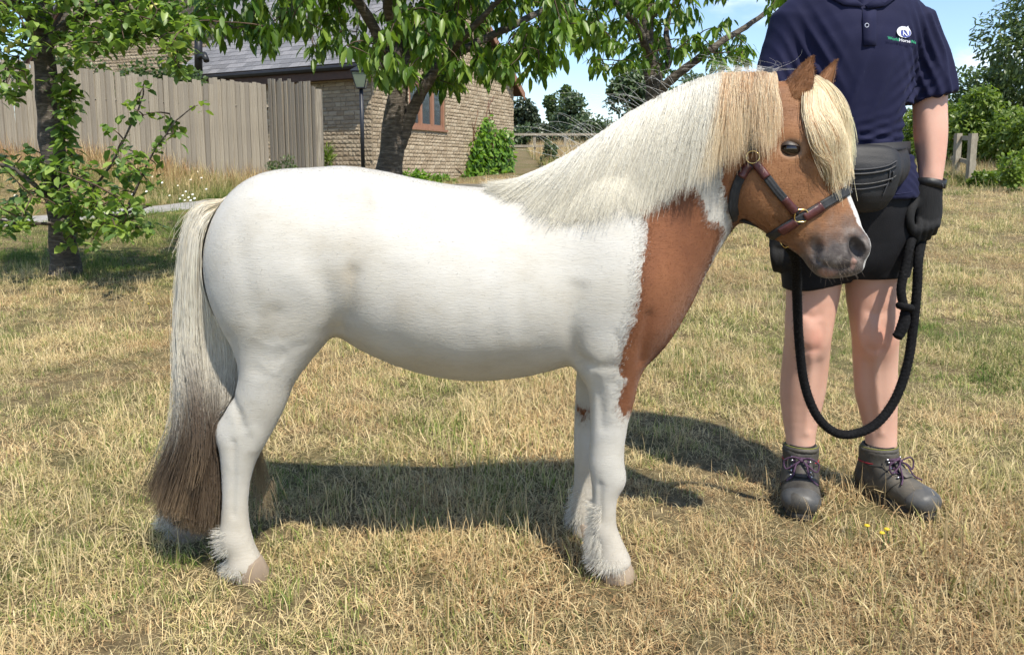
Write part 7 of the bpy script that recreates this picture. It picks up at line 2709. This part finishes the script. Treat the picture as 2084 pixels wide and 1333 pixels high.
for k, (px, Y, rx, rz, m_) in enumerate(((1060, 58, 2.4, 1.0, m_far), (1130, 58, 2.4, 1.1, m_dark), (1200, 56, 2.5, 1.25, m_far), (1270, 55, 2.5, 1.35, m_dark), (1345, 55, 2.6, 1.35, m_far), (1420, 55, 2.4, 1.0, m_far), (1500, 52, 2.4, 1.0, m_dark), (1580, 50, 2.4, 1.0, m_far), (1660, 48, 2.4, 1.1, m_far), (1740, 46, 2.4, 1.2, m_far), (1820, 44, 2.4, 1.3, m_far))):
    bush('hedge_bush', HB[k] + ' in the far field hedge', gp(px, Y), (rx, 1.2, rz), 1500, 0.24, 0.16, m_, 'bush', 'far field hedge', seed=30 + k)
bush('conifer_shrub', 'small dark upright shrub in the yellow field by the house', gp(1118, 26), (0.30, 0.3, 0.50), 900, 0.09, 0.05, m_far, 'shrub', seed=5)
# right-hand hedge
bush('ash_tree', 'tall loose grey green ash tree rising at the right edge', gp(2085, 27), (3.0, 2.4, 3.1), 5200, 0.20, 0.085, m_ash, 'tree', 'trees at the right edge', seed=6, lumps=12, droop=0.4, trunk=1.3)
bush('ash_tree', 'dense dark tree behind the pale hedge at the right', gp(2005, 30), (2.2, 2.0, 1.75), 4200, 0.20, 0.10, m_ash, 'tree', 'trees at the right edge', seed=7, trunk=1.0)
bush('ash_tree', 'dark tree filling the far right corner beyond the frame edge', gp(2170, 29), (2.4, 2.0, 2.2), 3000, 0.20, 0.10, m_ash, 'tree', 'trees at the right edge', seed=17, trunk=1.0)
for k, (px, Y, rx, rz, lab) in enumerate(((1935, 22, 1.4, 1.15, 'yellow green hedge bush right beside the handler elbow'), (2010, 21, 1.5, 1.25, 'rounded yellow green hedge bush above the fence post'), (2085, 19.5, 1.2, 1.15, 'bright green hedge bush at the right picture edge'), (1875, 24, 1.5, 1.2, 'yellow green hedge bush partly behind the handler'), (2150, 20, 1.4, 1.0, 'hedge bush just past the right picture edge'))):
    bush('elder_bush', lab, gp(px, Y), (rx, 1.0, rz), 4600, 0.15, 0.065, m_elder, 'bush', 'right-hand hedge', seed=50 + k, droop=0.35, lumps=10)
for k, (px, Y, rx, rz, lab) in enumerate(((2068, 15.0, 0.42, 0.50, 'fresh green sapling bush at the right edge of the lawn'), (2035, 16.0, 0.55, 0.22, 'low bramble tangle right of the fence post'), (2005, 16.4, 0.35, 0.17, 'small low bramble at the foot of the fence post'), (1935, 17.2, 0.5, 0.15, 'low green weeds under the rail fence'))):
    bush('bramble', lab, gp(px, Y), (rx, 0.4, rz), 800, 0.09, 0.06, m_elder, 'bramble', 'brambles by the rail fence', seed=70 + k)
# climbers above the board fence
for k, (px, py, Y, rx, rz, lab) in enumerate(((215, 150, 15.4, 0.75, 0.55, 'loose climber foliage above the left part of the board fence'), (300, 120, 15.6, 0.75, 0.65, 'climber mass above the middle of the board fence'), (365, 135, 15.8, 0.55, 0.45, 'small climber tuft above the board fence beside the flue pipe'), (60, 140, 15.0, 0.9, 0.6, 'climber foliage above the fence behind the plum trunk'), (150, 110, 15.3, 0.8, 0.7, 'tall climber between the plum trunk and the flue pipe'))):
    p = at(px, py, Y)
    bush('climber', lab, (p[0], Y, p[2] - rz * 1.6), (rx, 0.4, rz), 900, 0.11, 0.06, m_ash, 'climber', 'climbers over the fence', seed=80 + k, stems=14)
# creeper on the gable
rng = np.random.default_rng(61)
vine = empty('creeper', tuple(hp(-0.05, 5.5, ZB)), 'bright green creeper climbing the gable wall of the stone house', 'creeper')
outline = [(938, 372), (950, 340), (962, 300), (975, 262), (990, 232), (1000, 252), (1004, 285), (1018, 262), (1036, 268), (1042, 310), (1046, 375)]
def wall_pt(px, py, off_):
    """point on the gable plane"""
    o, d = ray(px, py)
    n3 = -dl3
    q0 = hp(0, 0, 0) + n3 * off_
    return o + d * (((q0 - o) @ n3) / (d @ n3))
Pl, Tl = [], []
while len(Pl) < 1500:
    x, y = rng.uniform(935, 1050), rng.uniform(228, 380)
    if poly_dist(np.array([[x, y]]), outline)[0] + rng.normal() * 3 > 0:
        Pl.append(wall_pt(x, y, 0.05 + abs(rng.normal()) * 0.10))
Pl = np.array(Pl)
n = len(Pl)
D = np.stack([-dl3[0] * .5 + rng.normal(size=n) * .5, -dl3[1] * .5 + rng.normal(size=n) * .5, -0.7 + rng.normal(size=n) * .5], 1)
N = np.tile(-dl3 + np.array([0, 0, .7]), (n, 1)) + rng.normal(size=(n, 3)) * .3
L = rng.uniform(0.09, 0.19, n)
foliage(vine, 'crown', (Pl, D, N, L, L * .66, rng.uniform(0, .3, n), rng.uniform(0, .3, n), rng.uniform(0, 1, n)), m_vine, 0)
mb = MB()
for (x0, y0, x1, y1) in ((960, 372, 970, 225), (985, 372, 992, 205), (1005, 372, 999, 222), (1020, 372, 1028, 258), (945, 372, 930, 340), (990, 330, 962, 250), (992, 250, 1002, 196)):
    q = [wall_pt(x0 + (x1 - x0) * t + 3 * math.sin(t * 9 + x0), y0 + (y1 - y0) * t, 0.03) for t in np.linspace(0, 1, 12)]
    mb.tube(q, np.linspace(.02, .006, 12), 5)
mb.build('stems', m_vinered, vine, True)
for k, (px, Y, rx, rz, lab) in enumerate(((835, 15.2, 0.28, 0.26, 'bright green leafy plant right of the cherry trunk at the wall foot'), (868, 15.8, 0.35, 0.20, 'low bright green plant under the house window'), (905, 16.2, 0.35, 0.14, 'low spreading green plant left of the creeper'))):
    g_ = gp(px, Y)
    top = at(px, (333, 345, 355)[k], Y)[2]
    bush('bed_plant', lab, (g_[0], Y, top - rz * 2.0), (rx, 0.25, rz), 420, 0.10, 0.055, m_vine, 'plant', 'plants in the house bed', seed=90 + k)
bush('bed_plant', 'strap leaved plant at the fence end beside the house wall', (at(664, 320, 15.4)[0], 15.4, at(664, 345, 15.4)[2]), (0.13, 0.13, 0.26), 220, 0.20, 0.02, m_elder, 'plant', 'plants in the house bed', seed=95, droop=-0.6)
bush('bed_plant', 'grey green weed clump at the foot of the board fence', (at(575, 330, 14.2)[0], 14.2, at(575, 362, 14.2)[2]), (0.30, 0.2, 0.20), 500, 0.06, 0.02, m_ash, 'plant', 'plants in the house bed', seed=96, droop=-0.4)

# ------------------------------------------------------------------ grass
def blade_clump(name, nb, rad_, hmin, hmax, lean, width, flat, mat, seed, tones):
    r = np.random.default_rng(seed)
    V, F, T = [], [], []
    for i in range(nb):
        a, q = r.uniform(0, 6.283), rad_ * math.sqrt(r.uniform())
        p = np.array([q * math.cos(a), q * math.sin(a), -0.004])
        h = r.uniform(hmin, hmax) * r.uniform(0.6, 1)
        az = r.uniform(0, 6.283)
        ln = abs(r.normal()) * lean
        if r.uniform() < flat:
            ln = r.uniform(1.2, 1.52)
        d0 = np.array([math.cos(az) * math.sin(ln * .6), math.sin(az) * math.sin(ln * .6), math.cos(ln * .6)])
        az2 = az + r.normal() * 0.4
        l2 = min(ln * 1.5 + r.uniform(0, .5), 1.75)
        d1 = np.array([math.cos(az2) * math.sin(l2), math.sin(az2) * math.sin(l2), math.cos(l2)])
        w = width * r.uniform(0.6, 1.3)
        s_ = np.array([-math.sin(az + r.normal() * .6), math.cos(az + r.normal() * .6), 0])
        p1 = p + d0 * h * .45
        p2 = p1 + (d0 + d1) / 2 * h * .3
        p3 = p2 + d1 * h * .3
        b = len(V)
        for pp, ww in ((p, .8), (p1, 1.0), (p2, .7)):
            pp = np.array([pp[0], pp[1], max(pp[2], 0.002)])
            V += [pp - s_ * w * ww / 2, pp + s_ * w * ww / 2]
        V.append(np.array([p3[0], p3[1], max(p3[2], 0.003)]))
        F += [(b, b + 1, b + 3, b + 2), (b + 2, b + 3, b + 5, b + 4), (b + 4, b + 5, b + 6)]
        T += [tones[0] + (tones[1] - tones[0]) * r.uniform() ** 1.3] * 7
    me = bpy.data.meshes.new(name)
    me.from_pydata([tuple(v) for v in V], [], F)
    me.polygons.foreach_set('use_smooth', [True] * len(me.polygons))
    a = me.attributes.new('tone', 'FLOAT', 'POINT')
    a.data.foreach_set('value', T)
    me.materials.append(mat)
    return bpy.data.objects.new(name, me)
m_blade, nt, bs, out = mat_new('grass_blade')
ga = nt.nodes.new('ShaderNodeAttribute')
ga.attribute_type = 'INSTANCER'
ga.attribute_name = 'green'
va = nt.nodes.new('ShaderNodeAttribute')
va.attribute_type = 'INSTANCER'
va.attribute_name = 'vary'
tn_ = math_(nt, 'ADD', attr(nt, 'tone'), math_(nt, 'MULTIPLY', ga.outputs['Fac'], 1.0))
c = ramp(nt, tn_, [(0.0, (0.39, 0.235, 0.115)), (0.2, (0.60, 0.44, 0.225)), (0.42, (0.74, 0.61, 0.35)), (0.58, (0.43, 0.385, 0.15)), (0.78, (0.21, 0.255, 0.062)), (1.0, (0.10, 0.175, 0.030))])
mm = nt.nodes.new('ShaderNodeVectorMath')
mm.operation = 'SCALE'
nt.links.new(c, mm.inputs[0])
nt.links.new(va.outputs['Fac'], mm.inputs['Scale'])
nt.links.new(mm.outputs[0], bs.inputs['Base Color'])
bs.inputs['Roughness'].default_value = 0.6
bs.inputs['Specular IOR Level'].default_value = 0.25
tr = nt.nodes.new('ShaderNodeBsdfTranslucent')
nt.links.new(mm.outputs[0], tr.inputs['Color'])
mx = nt.nodes.new('ShaderNodeMixShader')
mx.inputs[0].default_value = 0.3
nt.links.new(bs.outputs[0], mx.inputs[1])
nt.links.new(tr.outputs[0], mx.inputs[2])
nt.links.new(mx.outputs[0], out.inputs[0])
def clump_set(name, specs):
    col = bpy.data.collections.new(name)
    for k, sp in enumerate(specs):
        col.objects.link(blade_clump('%s_%02d' % (name, k), *sp))
    return col
def scatter(name, label, pts, col, ncol, scale, green, vary, rot_rng, cat='grass'):
    n = len(pts)
    me = bpy.data.meshes.new(name)
    me.vertices.add(n)
    me.vertices.foreach_set('co', np.asarray(pts, np.float32).ravel())
    for nm, ty, v in (('green', 'FLOAT', green), ('vary', 'FLOAT', vary), ('size', 'FLOAT', scale), ('spin', 'FLOAT', rot_rng.uniform(0, 6.283, n))):
        a = me.attributes.new(nm, ty, 'POINT')
        a.data.foreach_set('value', np.asarray(v, np.float32))
    a = me.attributes.new('pick', 'INT', 'POINT')
    a.data.foreach_set('value', rot_rng.integers(0, ncol, n).astype(np.int32))
    o = bpy.data.objects.new(name, me)
    COL.objects.link(o)
    tag(o, label, cat, kind='stuff')
    ng = bpy.data.node_groups.new(name, 'GeometryNodeTree')
    ng.interface.new_socket('Geometry', in_out='INPUT', socket_type='NodeSocketGeometry')
    ng.interface.new_socket('Geometry', in_out='OUTPUT', socket_type='NodeSocketGeometry')
    gi, go = ng.nodes.new('NodeGroupInput'), ng.nodes.new('NodeGroupOutput')
    ci = ng.nodes.new('GeometryNodeCollectionInfo')
    ci.inputs['Collection'].default_value = col
    ci.inputs['Separate Children'].default_value = True
    ci.inputs['Reset Children'].default_value = True
    ip = ng.nodes.new('GeometryNodeInstanceOnPoints')
    ip.inputs['Pick Instance'].default_value = True
    def na(nm, ty):
        x = ng.nodes.new('GeometryNodeInputNamedAttribute')
        x.data_type = ty
        x.inputs['Name'].default_value = nm
        return x.outputs['Attribute']
    ng.links.new(gi.outputs[0], ip.inputs['Points'])
    ng.links.new(ci.outputs[0], ip.inputs['Instance'])
    ng.links.new(na('pick', 'INT'), ip.inputs['Instance Index'])
    cx_ = ng.nodes.new('ShaderNodeCombineXYZ')
    ng.links.new(na('spin', 'FLOAT'), cx_.inputs['Z'])
    ng.links.new(cx_.outputs[0], ip.inputs['Rotation'])
    ng.links.new(na('size', 'FLOAT'), ip.inputs['Scale'])
    ng.links.new(ip.outputs[0], go.inputs[0])
    md = o.modifiers.new('blades', 'NODES')
    md.node_group = ng
    return o
rng = np.random.default_rng(71)
short = clump_set('lawn_clump', [(72, 0.065, 0.018, 0.050, 0.95, 0.0019, 0.55, m_blade, 900 + k, (0.0, 0.58)) for k in range(6)] +
                  [(30, 0.070, 0.045, 0.11, 1.2, 0.0016, 0.82, m_blade, 910 + k, (0.12, 0.45)) for k in range(3)] +
                  [(36, 0.045, 0.025, 0.070, 0.60, 0.0020, 0.18, m_blade, 920 + k, (0.35, 0.9)) for k in range(4)] +
                  [(14, 0.050, 0.06, 0.12, 0.60, 0.0016, 0.20, m_blade, 940 + k, (0.15, 0.5)) for k in range(3)])
def band_pts(y0, y1, dens, spread=1.55):
    hw = spread / 2 * y1 + 0.7
    n = int(2 * hw * (y1 - y0) * dens)
    y = rng.uniform(y0, y1, n)
    x = rng.uniform(-hw, hw, n)
    ok = np.abs(x) < spread / 2 * y + 0.7
    x, y = x[ok], y[ok]
    return x, y
bx_, by_, bs_ = [], [], []
for (y0, y1, dens, sc_) in ((0.5, 2.4, 620, 0.85), (2.4, 4.2, 420, 0.95), (4.2, 7.5, 200, 1.15), (7.5, 12.5, 70, 1.6), (12.5, 20, 26, 2.2), (20, 36, 7, 3.4)):
    x, y = band_pts(y0, y1, dens)
    bx_.append(x); by_.append(y); bs_.append(np.full(len(x), sc_) * rng.uniform(0.75, 1.25, len(x)))
x, y, sc_ = np.concatenate(bx_), np.concatenate(by_), np.concatenate(bs_)
inpath = (np.abs(path_side(x, y)) < 0.55) & (y > 4)
house_in = ((x - HC[0]) * DL[0] + (y - HC[1]) * DL[1] > -0.05) & ((x - HC[0]) * DG[0] + (y - HC[1]) * DG[1] > -0.05) & (x < 1)
bank_m = path_side(x, y) > 0.55
keep = ~inpath & ~house_in & ~(bank_m & (y > 9))
# nothing grows through the boots and hooves
for (fx, fy, fr_) in ((at(1625, 1000, 2.13)[0], 2.13, .055), (at(1800, 1000, 2.10)[0], 2.12, .055), (at(1600, 1030, 2.05)[0], 2.05, .05), (at(1850, 1040, 2.03)[0], 2.03, .05), (at(502, 1170, HN)[0], HN, .015), (at(1250, 1170, FN)[0], FN, .015), (at(378, 1100, HF)[0], HF, .015), (at(1198, 1090, FF)[0], FF, .015)):
    keep &= (x - fx) ** 2 + (y - fy) ** 2 > fr_ * fr_
x, y, sc_ = x[keep], y[keep], sc_[keep]
P2 = np.stack([x, y, 0 * x], 1)
gn = 0.42 * fnoise(P2, 2.6, 81) + 0.34 * fnoise(P2, 7.5, 82) + 0.20 * fnoise(P2, 20, 83)
green = np.clip(0.09 + 0.32 * gn, -0.03, 0.62)
shade_green = sstep(5.2, 7.2, y) * sstep(-0.8, -2.6, x) * sstep(0.5, -0.5, path_side(x, y))
green = green + 0.40 * shade_green + 0.05 * sstep(1.6, 1.0, np.abs(y - 2.6)) * 0
vary = np.clip(1.0 + 0.10 * fnoise(P2, 3.4, 84) + 0.12 * rng.normal(size=len(x)), 0.6, 1.35)
sc_ = sc_ * np.clip(1.08 + 0.24 * fnoise(P2, 4.5, 85), 0.65, 1.6)
scatter('lawn_grass', 'short dry straw coloured grass with green patches covering the lawn', np.stack([x, y, ground_z(x, y)], 1), short, 16, sc_, green, vary, rng)
# tall dry grass on the bank below the fence, along the house and the right-hand fence
tall_c = clump_set('tall_clump', [(34, 0.09, 0.22, 0.55, 0.30, 0.0055, 0.03, m_blade, 960 + k, (0.0, 0.5)) for k in range(5)] + [(40, 0.10, 0.12, 0.32, 0.45, 0.0065, 0.05, m_blade, 980 + k, (0.35, 0.95)) for k in range(4)])
tx, ty, tg, ts = [], [], [], []
x = rng.uniform(-11, -2.6, 9000); y = rng.uniform(9.5, 15.6, 9000)
d = path_side(x, y)
fd_ = (fB - fA) / np.linalg.norm(fB - fA)
fs = -(x - fA[0]) * fd_[1] + (y - fA[1]) * fd_[0]
ok = (d > 0.6) & (fs < -0.03)
x, y, d, fs = x[ok], y[ok], d[ok], fs[ok]
tx.append(x); ty.append(y); tg.append(np.clip(0.24 + 0.22 * fnoise(np.stack([x, y, 0 * x], 1), 2.2, 86) - 0.30 * sstep(-0.9, -0.1, fs), -0.25, 0.6)); ts.append(np.clip(0.38 + 0.85 * sstep(-1.1, -0.1, fs), .3, 1.3) * rng.uniform(.7, 1.15, len(x)))
x = rng.uniform(-3.4, 0.2, 700); y = rng.uniform(13.6, 16.2, 700)
tx.append(x); ty.append(y); tg.append(np.full(700, 0.0)); ts.append(rng.uniform(.3, .7, 700))
x = rng.uniform(7.0, 17, 2600); y = rng.uniform(16.0, 21, 2600)
tx.append(x); ty.append(y); tg.append(rng.uniform(-0.05, 0.45, 2600)); ts.append(rng.uniform(.6, 1.3, 2600) * sstep(15.8, 17.2, y))
x = rng.uniform(-0.5, 9, 3600); y = rng.uniform(25, 48, 3600)
tx.append(x); ty.append(y); tg.append(rng.uniform(-0.1, 0.15, 3600)); ts.append(rng.uniform(1.0, 1.9, 3600))
x, y, g_, s_ = [np.concatenate(q) for q in (tx, ty, tg, ts)]
ok = ~(((x - HC[0]) * DL[0] + (y - HC[1]) * DL[1] > -0.12) & ((x - HC[0]) * DG[0] + (y - HC[1]) * DG[1] > -0.12) & (x < 1.0) & (y > 14)) & (s_ > 0.25)
x, y, g_, s_ = x[ok], y[ok], g_[ok], s_[ok]
scatter('tall_grass', 'tall dry golden grass on the bank, the field edge and along the fences', np.stack([x, y, ground_z(x, y)], 1), tall_c, 9, s_, g_, np.clip(1 + 0.12 * rng.normal(size=len(x)), .7, 1.3), rng)

# white daisies on the bank and a few yellow flowers in the lawn
m_petal = simple('white_petal', (0.80, 0.80, 0.78), (0.72, 0.72, 0.70), 10, 0.6, 0)
m_yel = simple('yellow_floret', (0.62, 0.45, 0.03), (0.5, 0.36, 0.02), 10, 0.6, 0)
m_stalk = simple('flower_stalk', (0.11, 0.16, 0.045), (0.08, 0.12, 0.03), 10, 0.7, 0)
def flower_meshes():
    V, F = [], []
    for k in range(9):
        a = 2 * math.pi * k / 9
        c_, s2 = math.cos(a), math.sin(a)
        t = np.array([-s2, c_, 0]) * 0.006
        d_ = np.array([c_, s2, 0])
        b = len(V)
        V += [tuple(d_ * 0.006 - t * .5), tuple(d_ * 0.022 - t + [0, 0, .002]), tuple(d_ * 0.027 + [0, 0, .0]), tuple(d_ * 0.022 + t + [0, 0, .002]), tuple(d_ * 0.006 + t * .5)]
        F.append((b, b + 1, b + 2, b + 3, b + 4))
    pe = bpy.data.meshes.new('petals')
    pe.from_pydata(V, [], F)
    pe.materials.append(m_petal)
    V, F = uv_ball(np.zeros(3), (0.009, 0.009, 0.006), 10, 6)
    ce = bpy.data.meshes.new('floret')
    ce.from_pydata([tuple(v) for v in V], [], F)
    ce.materials.append(m_yel)
    V, F = tube_vf([np.array([0, 0, -.34]), np.array([0.01, 0, -.17]), np.array([0, 0, 0])], 0.0025, 5)
    sk = bpy.data.meshes.new('stalk')
    sk.from_pydata([tuple(v) for v in V], [], F)
    sk.materials.append(m_stalk)
    return pe, ce, sk
pe, ce, sk = flower_meshes()
dpx = [(372, 398), (384, 402), (378, 390), (392, 396), (366, 405), (388, 408), (376, 408), (396, 404), (362, 378), (330, 372), (298, 390), (410, 362), (388, 366), (345, 398), (45, 405), (66, 352), (60, 370), (30, 398), (420, 385), (270, 396), (214, 404), (402, 350), (310, 360), (240, 384), (90, 380)]
for k, (x, y) in enumerate(dpx):
    Yd = 10.9 + 0.004 * x
    p = at(x, y, Yd)
    for _ in range(6):
        gzz = float(ground_z(p[0], p[1]))
        Yd -= (gzz + 0.26 - p[2]) * 1.2
        p = at(x, y, Yd)
    root = empty('daisy', tuple(p), 'white daisy in the dense cluster just above the path' if k < 8 else 'single white daisy scattered on the bank below the board fence', 'flower', 'clustered white daisies' if k < 8 else 'scattered white daisies')
    tilt = (RNG.uniform(0.5, 1.2), RNG.uniform(-.3, .3), RNG.uniform(0, 6))
    for nm, me in (('petals', pe), ('floret', ce), ('stalk', sk)):
        o = bpy.data.objects.new(nm, me)
        COL.objects.link(o)
        o.parent = root
        if nm != 'stalk':
            o.rotation_euler = (tilt[0], 0, 0)
            o.scale = (RNG.uniform(0.5, 0.75),) * 3
for k, (x, y, Yd) in enumerate(((1760, 1143, 1.87), (1790, 1160, 1.83), (304, 650, 4.9), (270, 642, 5.0), (1800, 1150, 1.85))):
    p = at(x, y, Yd)
    p[2] = float(ground_z(p[0], p[1])) + 0.05
    root = empty('lawn_flower', tuple(p), ['tiny yellow flower in the lawn by the handler boots', 'yellow flower lower right of the boots', 'yellow flower in the lawn left of the tail', 'second yellow flower left of the tail', 'rightmost tiny yellow flower below the boots'][k], 'flower', 'yellow lawn flowers')
    o = bpy.data.objects.new('floret', ce)
    COL.objects.link(o)
    o.parent = root
    o.scale = (0.8, 0.8, 0.6)
    o2 = bpy.data.objects.new('stalk', sk)
    COL.objects.link(o2)
    o2.parent = root
    o2.scale = (0.7, 0.7, 0.16)
